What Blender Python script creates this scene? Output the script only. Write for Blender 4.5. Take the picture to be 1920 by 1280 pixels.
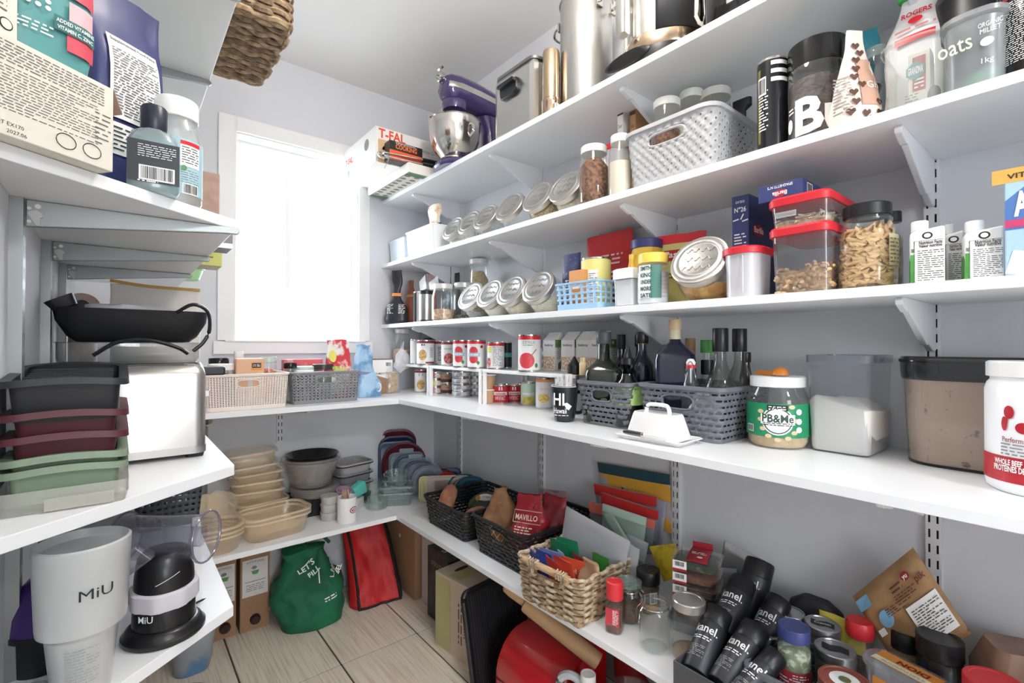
import bpy, bmesh, math, random
from mathutils import Vector, Matrix, noise
PI = math.pi
for o in list(bpy.data.objects): bpy.data.objects.remove(o)
scene = bpy.context.scene
COL = scene.collection
# ------------------------------------------------------------ camera
H = 1.17                                   # eye height, camera stands at x=0 y=0
FPX, YAW, PIT, ROL = 903.0, .6849, .0087, .0015
sy_, cy_ = math.sin(YAW), math.cos(YAW)
CF = Vector((sy_*math.cos(PIT), cy_*math.cos(PIT), math.sin(PIT)))
_r0 = Vector((cy_, -sy_, 0)); _u0 = Vector((-sy_*math.sin(PIT), -cy_*math.sin(PIT), math.cos(PIT)))
CR = _r0*math.cos(ROL)+_u0*math.sin(ROL); CU = -_r0*math.sin(ROL)+_u0*math.cos(ROL)
cam = bpy.data.cameras.new('camera'); cam.sensor_width = 36; cam.lens = 36*FPX/1920; cam.clip_start = .02
camo = bpy.data.objects.new('camera', cam); COL.objects.link(camo)
camo.matrix_world = Matrix(((CR.x, CU.x, -CF.x, 0), (CR.y, CU.y, -CF.y, 0), (CR.z, CU.z, -CF.z, H), (0, 0, 0, 1)))
scene.camera = camo
# ------------------------------------------------------------ sky, daylight, exposure
scene.view_settings.view_transform = 'Standard'; scene.view_settings.look = 'None'
scene.view_settings.gamma = 1; scene.view_settings.use_curve_mapping = False
scene.view_settings.exposure = 0.82
scene.cycles.transparent_max_bounces = 24; scene.cycles.diffuse_bounces = 6; scene.cycles.max_bounces = 12
w = bpy.data.worlds.new('overcast_sky'); scene.world = w; w.use_nodes = True
bg = w.node_tree.nodes['Background']; bg.inputs[0].default_value = (.93, .96, 1, 1); bg.inputs[1].default_value = 9.0
LAMP, HALL = 30.0, 66.0                                # brightness of the pantry globe and of the added hall globe
def portal(name, loc, rot, sx, sz):
    l = bpy.data.lights.new(name, 'AREA'); l.shape = 'RECTANGLE'; l.size = sx; l.size_y = sz
    o = bpy.data.objects.new(name, l); COL.objects.link(o); o.location = loc; o.rotation_euler = rot
    l.cycles.is_portal = True
    return o
# ------------------------------------------------------------ pixel helpers (1920x1280 photo pixel + a known surface -> metres)
def _vec(u=None, v=None):
    return CR-CF*((u-960)/FPX) if u is not None else CU-CF*((640-v)/FPX)
def yof(u, x, z):
    a = _vec(u=u); return -(x*a.x+(z-H)*a.z)/a.y
def xof(u, y, z):
    a = _vec(u=u); return -(y*a.y+(z-H)*a.z)/a.x
def zof(v, x, y):
    a = _vec(v=v); return H-(x*a.x+y*a.y)/a.z
def onz(u, v, z):
    r = CF+CR*((u-960)/FPX)+CU*((640-v)/FPX); k = (z-H)/r.z
    return r.x*k, r.y*k
def mpp(x, y, z, u=None):
    d = Vector((x, y, z-H)).dot(CF); return d/FPX
def cosa(u): return 1/math.sqrt(1+((u-960)/FPX)**2)
def RC(u0, u1, x, zs, vt):                  # round thing on the right-hand shelves: centre y, radius, height
    u = (u0+u1)/2; y = yof(u, x, zs+.05); r = (u1-u0)/2*mpp(x, y, zs+.05)*cosa(u)
    return y, r, zof(vt, x, y)-zs
def BC(u0, u1, y, zs, vt):                  # the same against the back wall: centre x, radius, height
    u = (u0+u1)/2; x = xof(u, y, zs+.05); r = (u1-u0)/2*mpp(x, y, zs+.05)*cosa(u)
    return x, r, zof(vt, x, y)-zs
def face_cam(x, y): return math.atan2(-x, y)
RZR, RZL = -PI/2, PI/2                      # front (local -Y) turned to face -X / +X
# ------------------------------------------------------------ materials
def lin(h):
    h = h.lstrip('#'); c = [int(h[i:i+2], 16)/255 for i in (0, 2, 4)]
    return [x/12.92 if x <= .04045 else ((x+.055)/1.055)**2.4 for x in c]
MATS = {}
def M(name, col='#cccccc', rough=.5, metal=0, noise_=None, bump=None, spec=.5, stretch=None, coat=0, trans=0):
    if name in MATS: return MATS[name]
    m = bpy.data.materials.new(name); m.use_nodes = True; nt = m.node_tree; b = nt.nodes['Principled BSDF']
    c = lin(col); b.inputs['Base Color'].default_value = (*c, 1); b.inputs['Roughness'].default_value = rough
    b.inputs['Metallic'].default_value = metal; b.inputs['Specular IOR Level'].default_value = spec
    b.inputs['Coat Weight'].default_value = coat
    if noise_ or bump:
        tc = nt.nodes.new('ShaderNodeTexCoord'); mp = nt.nodes.new('ShaderNodeMapping'); nt.links.new(tc.outputs['Object'], mp.inputs[0])
        if stretch: mp.inputs['Scale'].default_value = stretch
    if noise_:
        sc, c2, lo, hi = noise_
        n = nt.nodes.new('ShaderNodeTexNoise'); n.inputs['Scale'].default_value = sc; n.inputs['Detail'].default_value = 4
        nt.links.new(mp.outputs[0], n.inputs['Vector'])
        r = nt.nodes.new('ShaderNodeValToRGB'); r.color_ramp.elements[0].position = lo; r.color_ramp.elements[1].position = hi
        r.color_ramp.elements[0].color = (*c, 1); r.color_ramp.elements[1].color = (*lin(c2), 1)
        nt.links.new(n.outputs['Fac'], r.inputs[0]); nt.links.new(r.outputs[0], b.inputs['Base Color'])
    if bump:
        n2 = nt.nodes.new('ShaderNodeTexNoise'); n2.inputs['Scale'].default_value = bump[0]; n2.inputs['Detail'].default_value = 3
        nt.links.new(mp.outputs[0], n2.inputs['Vector'])
        bp = nt.nodes.new('ShaderNodeBump'); bp.inputs['Strength'].default_value = bump[1]; bp.inputs['Distance'].default_value = bump[2] if len(bump) > 2 else .002
        nt.links.new(n2.outputs['Fac'], bp.inputs['Height']); nt.links.new(bp.outputs[0], b.inputs['Normal'])
    MATS[name] = m; return m
def GL(name, tint='#fafcfb', haze=.025, hazecol='#dfe6e4', rough=.03):      # thin clear glass / clear plastic: see-through, Fresnel shine, a little haze
    if name in MATS: return MATS[name]
    m = bpy.data.materials.new(name); m.use_nodes = True; nt = m.node_tree; nt.nodes.clear()
    out = nt.nodes.new('ShaderNodeOutputMaterial'); tr = nt.nodes.new('ShaderNodeBsdfTransparent'); tr.inputs[0].default_value = (*lin(tint), 1)
    gl = nt.nodes.new('ShaderNodeBsdfGlossy'); gl.inputs['Roughness'].default_value = rough; gl.inputs['Color'].default_value = (.95, .95, .95, 1)
    df = nt.nodes.new('ShaderNodeBsdfPrincipled'); df.inputs['Base Color'].default_value = (*lin(hazecol), 1); df.inputs['Roughness'].default_value = .35
    lw = nt.nodes.new('ShaderNodeLayerWeight'); lw.inputs[0].default_value = .5
    pw = nt.nodes.new('ShaderNodeMath'); pw.operation = 'POWER'; pw.inputs[1].default_value = 3
    fr = nt.nodes.new('ShaderNodeMath'); fr.operation = 'MULTIPLY_ADD'; fr.inputs[1].default_value = .82; fr.inputs[2].default_value = .035
    nt.links.new(lw.outputs['Facing'], pw.inputs[0]); nt.links.new(pw.outputs[0], fr.inputs[0])
    m1 = nt.nodes.new('ShaderNodeMixShader'); m1.inputs[0].default_value = haze
    m2 = nt.nodes.new('ShaderNodeMixShader')
    nt.links.new(tr.outputs[0], m1.inputs[1]); nt.links.new(df.outputs[0], m1.inputs[2])
    nt.links.new(fr.outputs[0], m2.inputs[0]); nt.links.new(m1.outputs[0], m2.inputs[1]); nt.links.new(gl.outputs[0], m2.inputs[2])
    nt.links.new(m2.outputs[0], out.inputs[0]); MATS[name] = m; return m
WHITE = M('white_melamine', '#eceef0', .35, bump=(400, .03))
WALLM = M('painted_wall', '#dbdde1', .7, noise_=(3, '#d7d9de', .35, .65), bump=(220, .12, .001))
CEILM = M('ceiling_paint', '#ecebea', .8, bump=(150, .1, .001))
TRIM = M('white_trim_paint', '#eeeeee', .4, bump=(90, .02))
BRKW = M('white_bracket_paint', '#dedfe2', .4, metal=.1, bump=(200, .02))
STEEL = M('brushed_steel', '#c9c8c4', .28, 1, bump=(60, .08, .001), stretch=(1, 1, 30))
STEELS = M('shiny_steel', '#d8d4cd', .12, 1, bump=(30, .02))
ALU = M('grey_aluminium', '#9da1a1', .42, .85, bump=(80, .1, .0005), stretch=(1, 30, 30))
BLK = M('black_plastic', '#17181b', .35, bump=(300, .04))
BLKM = M('black_matte_plastic', '#1c1d20', .6, bump=(300, .06))
WPL = M('white_plastic', '#eeeeec', .35, bump=(200, .02))
CLEAR = GL('clear_glass'); CLEARP = GL('clear_plastic', '#f6f8f8', .05)
INK = M('black_ink', '#222326', .6); WINK = M('white_ink', '#f4f4f2', .5); GINK = M('grey_ink', '#8a8a8a', .6)
RED = M('red_plastic', '#d7202c', .35, bump=(200, .02))
KRAFT = M('kraft_cardboard', '#a5805f', .8, noise_=(60, '#99765a', .35, .7), bump=(200, .1), stretch=(1, 1, 6))
PAPERW = M('white_paper', '#f1efec', .6, bump=(120, .04))
# ------------------------------------------------------------ object helpers
def link(o, parent=None):
    COL.objects.link(o)
    if parent is not None: o.parent = parent
    return o
def tag(o, label, cat, group=None, kind=None):
    o['label'] = label; o['category'] = cat
    if group: o['group'] = group
    if kind: o['kind'] = kind
    return o
def thing(name, label, cat, loc=(0, 0, 0), rz=0, group=None):
    o = bpy.data.objects.new(name, None); o.empty_display_size = .02; COL.objects.link(o)
    o.location = loc; o.rotation_euler = (0, 0, rz); return tag(o, label, cat, group)
def rrect(w, d, r, k=4):
    r = max(1e-4, min(r, w/2-1e-5, d/2-1e-5)); pts = []
    for cx, cy, a in ((w/2-r, -d/2+r, -PI/2), (w/2-r, d/2-r, 0), (-w/2+r, d/2-r, PI/2), (-w/2+r, -d/2+r, PI)):
        for i in range(k+1):
            t = a+PI/2*i/k; pts.append((cx+r*math.cos(t), cy+r*math.sin(t)))
    return pts
class MB:
    def __init__(s): s.v = []; s.f = []; s.m = []; s.X = Matrix.Identity(4)
    def add(s, vs, fs, m=0, X=None):
        b = len(s.v); T = s.X @ X if X is not None else s.X
        s.v += [tuple(T @ Vector(p)) for p in vs]; s.f += [tuple(b+i for i in f) for f in fs]; s.m += [m]*len(fs); return s
    def rings(s, rings, m=0, cap0=True, cap1=True, closed=True, X=None):
        n = len(rings[0]); vs = [p for r in rings for p in r]; fs = []
        for j in range(len(rings)-1):
            for i in range(n if closed else n-1):
                a = j*n+i; b = j*n+(i+1) % n; fs.append((a, b, b+n, a+n))
        if cap0: fs.append(tuple(reversed(range(n))))
        if cap1: fs.append(tuple(range((len(rings)-1)*n, len(rings)*n)))
        return s.add(vs, fs, m, X)
    def loft(s, secs, m=0, cap0=True, cap1=True, k=4, X=None):     # sections (w, d, z, r[, cx, cy])
        R = []
        for q in secs:
            cx, cy = (q[4], q[5]) if len(q) > 4 else (0, 0)
            R.append([(x+cx, y+cy, q[2]) for x, y in rrect(q[0], q[1], q[3], k)])
        return s.rings(R, m, cap0, cap1, X=X)
    def lathe(s, prof, m=0, n=28, cap0=True, cap1=True, X=None):
        R = [[(max(r, 1e-4)*math.cos(2*PI*i/n), max(r, 1e-4)*math.sin(2*PI*i/n), z) for i in range(n)] for r, z in prof]
        return s.rings(R, m, cap0, cap1, X=X)
    def box(s, x0, x1, y0, y1, z0, z1, m=0, X=None):
        vs = [(x, y, z) for z in (z0, z1) for x, y in ((x0, y0), (x1, y0), (x1, y1), (x0, y1))]
        return s.add(vs, [(3, 2, 1, 0), (4, 5, 6, 7), (0, 1, 5, 4), (1, 2, 6, 5), (2, 3, 7, 6), (3, 0, 4, 7)], m, X)
    def tube(s, pts, r, m=0, n=8, closed=False, X=None):
        pts = [Vector(p) for p in pts]
        if not closed and 3 < len(pts) <= 8 and (pts[0]-pts[-1]).length > 1e-4:       # round off short hand-set paths
            q = [pts[0]*2-pts[1]]+pts+[pts[-1]*2-pts[-2]]; out = []
            for a, b, c, d in zip(q, q[1:], q[2:], q[3:]):
                for k in range(4):
                    t = k/4; out.append(.5*((2*b)+(c-a)*t+(2*a-5*b+4*c-d)*t*t+(3*b-a-3*c+d)*t**3))
            pts = out+[pts[-1]]
        R = []; N = len(pts); up = Vector((0, 0, 1))
        for i, p in enumerate(pts):
            a = pts[(i-1) % N] if (closed or i > 0) else p; b = pts[(i+1) % N] if (closed or i < N-1) else p
            t = (b-a).normalized(); q = up if abs(t.z) < .95 else Vector((1, 0, 0))
            e1 = t.cross(q).normalized(); e2 = e1.cross(t); rr = r(i/(N-1)) if callable(r) else r
            R.append([tuple(p+(e1*math.cos(2*PI*j/n)+e2*math.sin(2*PI*j/n))*rr) for j in range(n)])
        if closed: R.append(R[0])
        return s.rings(R, m, not closed, not closed, X=X)
    def grid(s, fn, nu, nv, m=0, skip=None, X=None, mfn=None, wrap=False):
        vs = [fn(i/nu, j/nv) for j in range(nv+1) for i in range(nu if wrap else nu+1)]; fs = []; w = nu if wrap else nu+1
        b = len(s.v); T = s.X @ X if X is not None else s.X
        s.v += [tuple(T @ Vector(p)) for p in vs]
        for j in range(nv):
            for i in range(nu):
                if skip and skip(i, j): continue
                i2 = (i+1) % nu if wrap else i+1
                s.f.append((b+j*w+i, b+j*w+i2, b+(j+1)*w+i2, b+(j+1)*w+i)); s.m.append(mfn(i, j) if mfn else m)
        return s
    def build(s, name, mats, parent=None, loc=None, rz=None, smooth=40, solid=0, bevel=0, sub=0, clean=False):
        me = bpy.data.meshes.new(name); me.from_pydata(s.v, [], s.f); me.validate()
        mats = mats if isinstance(mats, (list, tuple)) else [mats]
        for m in mats: me.materials.append(m)
        if len(me.polygons) == len(s.m): me.polygons.foreach_set('material_index', s.m)
        if clean:
            bm = bmesh.new(); bm.from_mesh(me); bmesh.ops.remove_doubles(bm, verts=bm.verts, dist=1e-5)
            loose = [q for q in bm.verts if not q.link_faces]; bmesh.ops.delete(bm, geom=loose, context='VERTS'); bm.to_mesh(me); bm.free()
        if smooth:
            me.shade_smooth(); me.set_sharp_from_angle(angle=math.radians(smooth))
        o = bpy.data.objects.new(name, me); link(o, parent)
        if loc is not None: o.location = loc
        if rz is not None: o.rotation_euler = (0, 0, rz)
        if bevel:
            b = o.modifiers.new('bevel', 'BEVEL'); b.width = bevel; b.segments = 2; b.limit_method = 'ANGLE'; b.angle_limit = math.radians(40)
        if solid:
            q = o.modifiers.new('solid', 'SOLIDIFY'); q.thickness = solid; q.offset = 0
        if sub:
            q = o.modifiers.new('sub', 'SUBSURF'); q.levels = q.render_levels = sub
        return o
def TX(x=0, y=0, z=0, rx=0, ry=0, rz=0, s=1):
    return Matrix.Translation((x, y, z)) @ Matrix.Rotation(rz, 4, 'Z') @ Matrix.Rotation(ry, 4, 'Y') @ Matrix.Rotation(rx, 4, 'X') @ Matrix.Scale(s, 4)
# -- lettering: built-in font turned into thin mesh, laid on a flat or round face
_tc = {}
def text_geo(body, bold):
    k = (body, bold)
    if k not in _tc:
        cu = bpy.data.curves.new('t', 'FONT'); cu.body = body; cu.size = 1; cu.align_x = 'CENTER'; cu.align_y = 'CENTER'; cu.resolution_u = 2; cu.offset = bold
        ob = bpy.data.objects.new('t', cu); me = ob.to_mesh()
        _tc[k] = ([(q.co.x, q.co.y) for q in me.vertices], [tuple(p.vertices) for p in me.polygons])
        ob.to_mesh_clear(); bpy.data.objects.remove(ob); bpy.data.curves.remove(cu)
    return _tc[k]
def flat(d, eps=.0004): return lambda a, b: (a, -d-eps, b)                      # plane y=-d
def cyl(r, eps=.0004, a0=0): return lambda a, b: ((r+eps)*math.sin(a/r+a0), -(r+eps)*math.cos(a/r+a0), b)
def top(z, eps=.0004): return lambda a, b: (a, b, z+eps)
def plane(o, ax, az, eps=.0005):
    o = Vector(o); ax = Vector(ax).normalized(); az = Vector(az).normalized(); n = ax.cross(az)
    return lambda a, b: tuple(o+ax*a+az*b+n*eps)
def text(parent, body, size, mat, fn, cx=0, cz=0, bold=.0, wid=None, name='lettering', rot=0, cuts=0):
    vs, fs = text_geo(body, bold); k = size
    xs = [q[0] for q in vs]; wd = max(xs)-min(xs); kx = size if wid is None else wid/wd
    c, s = math.cos(rot), math.sin(rot)
    if cuts:
        bm = bmesh.new(); bv = [bm.verts.new((a*kx, b*k, 0)) for a, b in vs]
        for f in fs:
            try: bm.faces.new([bv[i] for i in f])
            except ValueError: pass
        for i in range(1, cuts):
            g = bm.verts[:]+bm.edges[:]+bm.faces[:]
            bmesh.ops.bisect_plane(bm, geom=g, plane_co=((-.5+i/cuts)*wd*kx, 0, 0), plane_no=(1, 0, 0))
        bm.verts.index_update(); V = [(q.co.x, q.co.y) for q in bm.verts]; F = [tuple(q.index for q in f.verts) for f in bm.faces]; bm.free()
    else: V = [(a*kx, b*k) for a, b in vs]; F = fs
    me = bpy.data.meshes.new(name); me.from_pydata([fn(cx+a*c-b*s, cz+a*s+b*c) for a, b in V], [], F); me.materials.append(mat)
    return link(bpy.data.objects.new(name, me), parent)
def fine(parent, w, h, rows, mat, fn, cx=0, cz=0, seed=0, name='fine_print', fill=.42, full=False, rot=0):   # lines of small print
    R = random.Random(seed); mb = MB(); rh = h/rows; c, s = math.cos(rot), math.sin(rot)
    for j in range(rows):
        z = cz+h/2-rh*(j+.5); x = -w/2; end = w/2 if full or R.random() < .7 else w/2*R.uniform(.0, .9)
        while x < end-1e-4:
            l = min(R.uniform(.6, 3.2)*rh, end-x)
            q = [(x, -rh*fill/2), (x+l, -rh*fill/2), (x+l, rh*fill/2), (x, rh*fill/2)]
            n = max(1, int(l/.006)); zz = z-cz
            for i in range(n):
                xa, xb = x+l*i/n, x+l*(i+1)/n
                mb.add([fn(cx+a*c-b*s, cz+a*s+b*c) for a, b in ((xa, zz-rh*fill/2), (xb, zz-rh*fill/2), (xb, zz+rh*fill/2), (xa, zz+rh*fill/2))], [(0, 1, 2, 3)])
            x += l+rh*.55
    return mb.build(name, mat, parent, smooth=0)
def patch(parent, name, w, h, mat, fn, cx=0, cz=0, nu=1, nv=1, shape=None, label=None):   # printed area / label laid on a face
    mb = MB()
    if shape == 'ellipse':
        n = 24; mb.rings([[fn(cx+q*w/2*math.cos(2*PI*i/n), cz+q*h/2*math.sin(2*PI*i/n)) for i in range(n)] for q in (1, .75, .5, .25, .02)], cap0=False)
    elif isinstance(shape, list):
        mb.add([fn(cx+a*w, cz+b*h) for a, b in shape], [tuple(range(len(shape)))])
    else: mb.grid(lambda a, b: fn(cx+(a-.5)*w, cz+(b-.5)*h), nu, nv)
    o = mb.build(name, mat, parent, smooth=60 if nu > 1 else 0)
    if label: o['label'] = label
    return o
def barcode(parent, w, h, fn, cx=0, cz=0, seed=1, rot=0):
    c, s = math.cos(rot), math.sin(rot); g = lambda a, b: fn(cx+a*c-b*s, cz+a*s+b*c)
    patch(parent, 'barcode_panel', w, h, WINK, g, nu=4)
    R = random.Random(seed); mb = MB(); x = -w*.44
    f2 = lambda a, b: g(a, b)
    while x < w*.42:
        l = w*R.choice((.015, .02, .035)); p = [Vector(f2(a, b)) for a, b in ((x, -h*.4), (x+l, -h*.4), (x+l, h*.42), (x, h*.42))]
        n = (p[1]-p[0]).cross(p[3]-p[0]).normalized()*.0003
        mb.add([tuple(q+n) for q in p], [(0, 1, 2, 3)]); x += l+w*R.choice((.015, .02, .03))
    return mb.build('barcode', INK, parent, smooth=0)
def lift(fn, e):                            # the same face a hair further out
    def g(a, b):
        p = Vector(fn(a, b)); q = Vector(fn(a+.0005, b)); r = Vector(fn(a, b+.0005)); n = (q-p).cross(r-p).normalized(); return tuple(p+n*e)
    return g
# ============================================================ THE ROOM
W, D, XL, YF, ZC = 1.349, 2.332, -.122, -.45, 2.455
def struct(mb, name, mat, parent=None, label=None, **k):
    o = mb.build(name, mat, parent, **k)
    if parent is None: o['kind'] = 'structure'
    if label: o['label'] = label
    return o
m = MB(); m.box(W, W+.1, YF-.1, D+.2, 0, ZC); struct(m, 'wall_right', WALLM, label='pale grey painted wall behind the right-hand shelves', smooth=0)
m = MB(); m.box(XL-.1, XL, YF-.1, D+.2, 0, ZC); struct(m, 'wall_left', WALLM, label='pale grey painted wall behind the left-hand shelves', smooth=0)
wx0, wx1, wz0, wz1 = .382, .917, H+.021, H+.911
m = MB()
for a, b, c, d in ((XL-.1, wx0, 0, ZC), (wx1, W+.1, 0, ZC), (wx0, wx1, 0, wz0), (wx0, wx1, wz1, ZC)): m.box(a, b, D, D+.14, c, d)
struct(m, 'wall_back', WALLM, label='pale wall around the bright window', smooth=0)
dx0, dx1, dz = -.06, .92, 2.08
m = MB()
for a, b, c, d in ((XL-.1, dx0, 0, ZC), (dx1, W+.1, 0, ZC), (dx0, dx1, dz, ZC)): m.box(a, b, YF-.12, YF, c, d)
struct(m, 'wall_front', WALLM, label='pale wall with the open doorway', smooth=0)
m = MB(); m.box(XL-.1, W+.1, YF-.12, D+.14, ZC, ZC+.1); struct(m, 'ceiling', CEILM, label='plain off-white ceiling', smooth=0)
# floor: dark grout bed with separate linear-grain tiles
GROUT = M('dark_grout', '#54443a', .9, bump=(300, .2))
TILE = bpy.data.materials.new('linear_grain_tile'); TILE.use_nodes = True
nt = TILE.node_tree; b = nt.nodes['Principled BSDF']; b.inputs['Roughness'].default_value = .45
tc = nt.nodes.new('ShaderNodeTexCoord'); mp = nt.nodes.new('ShaderNodeMapping'); mp.inputs['Scale'].default_value = (150, 4, 1)
n1 = nt.nodes.new('ShaderNodeTexNoise'); n1.inputs['Scale'].default_value = 1; n1.inputs['Detail'].default_value = 5
r1 = nt.nodes.new('ShaderNodeValToRGB'); r1.color_ramp.elements[0].position = .3; r1.color_ramp.elements[1].position = .55
r1.color_ramp.elements[0].color = (*lin('#c2b5a4'), 1); r1.color_ramp.elements[1].color = (*lin('#e3d9ca'), 1)
bp = nt.nodes.new('ShaderNodeBump'); bp.inputs['Strength'].default_value = .15; bp.inputs['Distance'].default_value = .001
nt.links.new(tc.outputs['Object'], mp.inputs[0]); nt.links.new(mp.outputs[0], n1.inputs['Vector']); nt.links.new(n1.outputs[0], r1.inputs[0]); nt.links.new(r1.outputs[0], b.inputs['Base Color'])
nt.links.new(n1.outputs[0], bp.inputs['Height']); nt.links.new(bp.outputs[0], b.inputs['Normal'])
m = MB(); m.box(XL-.1, W+.1, YF-.6, D+.2, -.1, -.004); floor = struct(m, 'floor', GROUT, label='floor of large beige linear-grain tiles with dark joints', smooth=0)
tw, tl, gx, gy = .308, .612, .5479*H, 1.5145*H
x = gx-4*tw
tile_me = None
while x < W+.1:
    y = gy-5*tl
    while y < D:
        if x+tw > XL and y+tl > YF:
            xa, xb, ya, yb = max(x, XL)+.0032, min(x+tw, W)-.0032, max(y, YF-.5)+.0032, min(y+tl, D)-.0032
            if xb-xa > .01 and yb-ya > .01:
                m = MB(); m.box(xa, xb, ya, yb, -.01, 0); m.build('tile', TILE, floor, smooth=0, bevel=.001)
        y += tl
    x += tw
# window
m = MB()
t = .062
m.box(wx0-.066, wx0, D-.016, D, wz0-.0, wz1+t); m.box(wx1, wx1+.055, D-.016, D, wz0, wz1+t); m.box(wx0, wx1, D-.016, D, wz1, wz1+t)
struct(m, 'trim_1', TRIM, label='white flat casing around the window', bevel=.002, smooth=0)
m = MB(); m.box(wx0-.08, wx1+.07, D-.02, D, wz0-.058, wz0-.004); m.box(wx0-.04, wx1+.03, D-.03, D+.1, wz0-.006, wz0)
struct(m, 'trim_2', TRIM, label='white window stool and apron under the window', bevel=.002, smooth=0)
win = bpy.data.objects.new('window_1', None); COL.objects.link(win); win['kind'] = 'structure'; win['label'] = 'bright sliding window with a white centre stile'
PVC = M('white_window_vinyl', '#f2f2f2', .35, bump=(60, .02))
m = MB(); yy0, yy1 = D+.075, D+.13
m.box(wx0, wx0+.03, yy0, yy1, wz0, wz1); m.box(wx1-.03, wx1, yy0, yy1, wz0, wz1); m.box(wx0+.03, wx1-.03, yy0, yy1, wz0, wz0+.03); m.box(wx0+.03, wx1-.03, yy0, yy1, wz1-.03, wz1)
m.build('window_frame', PVC, win, smooth=0, bevel=.003)
m = MB(); m.box(.602, .626, yy0+.01, yy1-.01, wz0+.03, wz1-.03); m.build('centre_stile', PVC, win, smooth=0, bevel=.003)
PANE = GL('window_glass', '#fafcff', .0)
m = MB(); m.box(wx0+.03, .602, yy0+.035, yy0+.039, wz0+.03, wz1-.03); m.build('pane', PANE, win, smooth=0)
m = MB(); m.box(.626, wx1-.03, yy0+.022, yy0+.026, wz0+.03, wz1-.03); m.build('pane', PANE, win, smooth=0)
m = MB(); m.box(wx0, wx0+.006, D, yy0, wz0, wz1); m.box(wx1-.006, wx1, D, yy0, wz0, wz1); m.box(wx0+.006, wx1-.006, D, yy0, wz1-.006, wz1); m.box(wx0+.006, wx1-.006, D, yy0, wz0-.004, wz0+.002)
struct(m, 'trim_3', TRIM, label='white jamb lining of the window reveal', smooth=0)
portal('window_portal', ((wx0+wx1)/2, D+.16, (wz0+wz1)/2), (PI/2, 0, PI), wx1-wx0, wz1-wz0)
m = MB(); m.box(-15, 15, D+.14, 20, -.5, -.4); struct(m, 'ground', M('outside_ground', '#a3a7a0', .9, bump=(2, .2)), label='pale ground outside the window', smooth=0)
# plain hallway outside the doorway, behind the camera
HALLM = M('hall_paint', '#e0e0e0', .8, bump=(150, .08, .001))
m = MB(); m.box(-.9, -.8, -2.3, YF-.12, 0, ZC); struct(m, 'wall_hall_left', HALLM, label='beige hallway wall on the left outside the doorway', smooth=0)
m = MB(); m.box(1.8, 1.9, -2.3, YF-.12, 0, ZC); struct(m, 'wall_hall_right', HALLM, label='beige hallway wall on the right outside the doorway', smooth=0)
m = MB(); m.box(-.9, -.7, -2.4, -2.3, 0, ZC); m.box(.2, 1.9, -2.4, -2.3, 0, ZC); m.box(-.7, .2, -2.4, -2.3, 0, .8); m.box(-.7, .2, -2.4, -2.3, 1.7, ZC); portal('added_opening_portal', (-.25, -2.41, 1.25), (PI/2, 0, 0), .9, .9); struct(m, 'wall_hall_far', HALLM, label='hallway wall with an unseen opening added to let light into the pantry', smooth=0)  # opening in the far hall wall is added for soft frontal light
m = MB(); m.box(-.9, XL-.1, YF-.12, YF-.02, 0, ZC); m.box(W+.1, 1.9, YF-.12, YF-.02, 0, ZC); struct(m, 'wall_hall_near', HALLM, label='beige hallway wall beside the doorway', smooth=0)
m = MB(); m.box(-.9, 1.9, -2.4, YF-.12, ZC, ZC+.1); struct(m, 'ceiling_hall', CEILM, label='hallway ceiling', smooth=0)
m = MB(); m.box(-.9, 1.9, -2.4, YF-.6, -.1, -.001); m.box(-.9, XL-.1, YF-.6, YF-.02, -.1, -.001); m.box(W+.1, 1.9, YF-.6, YF-.02, -.1, -.001); struct(m, 'floor_hall', M('hall_floor', '#b5a694', .6, bump=(60, .05)), label='plain hallway floor', smooth=0)
# globe lamps on short ceiling stems: one in the pantry above the camera, one added in the hallway for light from behind (both out of frame)
def globe(label, x, y, e_, col):
    lamp = thing('ceiling_lamp', label, 'lamp', (x, y, ZC), 0, 'globe lamps')
    m = MB(); m.lathe([(.06, 0), (.06, -.012), (.012, -.02), (.012, -.1), (.03, -.105), (.03, -.12)], n=24); m.build('stem', STEELS, lamp)
    gm = bpy.data.materials.new('lit_lamp_glass'); gm.use_nodes = True; e = gm.node_tree.nodes['Principled BSDF']; e.inputs['Base Color'].default_value = (.9, .88, .84, 1)
    e.inputs['Emission Color'].default_value = (*col, 1); e.inputs['Emission Strength'].default_value = e_
    m = MB(); m.lathe([(.1*math.sin(PI*i/16), -.215+.1*math.cos(PI*i/16)) for i in range(17)], n=32, cap0=False, cap1=False); m.build('lamp_globe', gm, lamp)
globe('frosted glass globe lamp on a short stem above the pantry doorway', .62, .62, LAMP, (1, .93, .86)); globe('unseen hallway globe lamp added to light the pantry from behind the camera', .45, -1.25, HALL, (.93, .97, 1))
# ============================================================ SHELVES
ZR4, ZR3, ZR2, ZR1, ZR0 = H+.739, H+.414, H+.107, H-.227, H-.725
XU, XM, XB = 1.041, .917, .925
TH = .019
STY = [.2275+.61*k for k in (-1, 0, 1, 2, 3)]
def board(name, pts, z, label, th=TH, mat=WHITE):
    t = thing(name, label, 'shelf', (0, 0, z-th))
    n = len(pts); m = MB(); m.rings([[(x, y, 0) for x, y in pts], [(x, y, th) for x, y in pts]])
    m.build('board', mat, t, smooth=0, bevel=.0012); return t
def bracketR(t, y, x1, th):
    L = W-.008-x1; m = MB()          # folded white bracket: two thin cheeks and a rounded nose
    prof = [(0, 0), (L*.97, 0), (L, -.006), (L*.985, -.014), (L*.86, -.026), (L*.82, -.024), (L*.3, -.086), (L*.25, -.084), (L*.1, -.098), (0, -.098)]
    P = [(W-.008-a, y-.006, z) for a, z in prof]; Q = [(W-.008-a, y+.006, z) for a, z in prof]
    m.rings([P, Q]); m.build('bracket', BRKW, t, smooth=0, bevel=.002)
shelves = []
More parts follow.
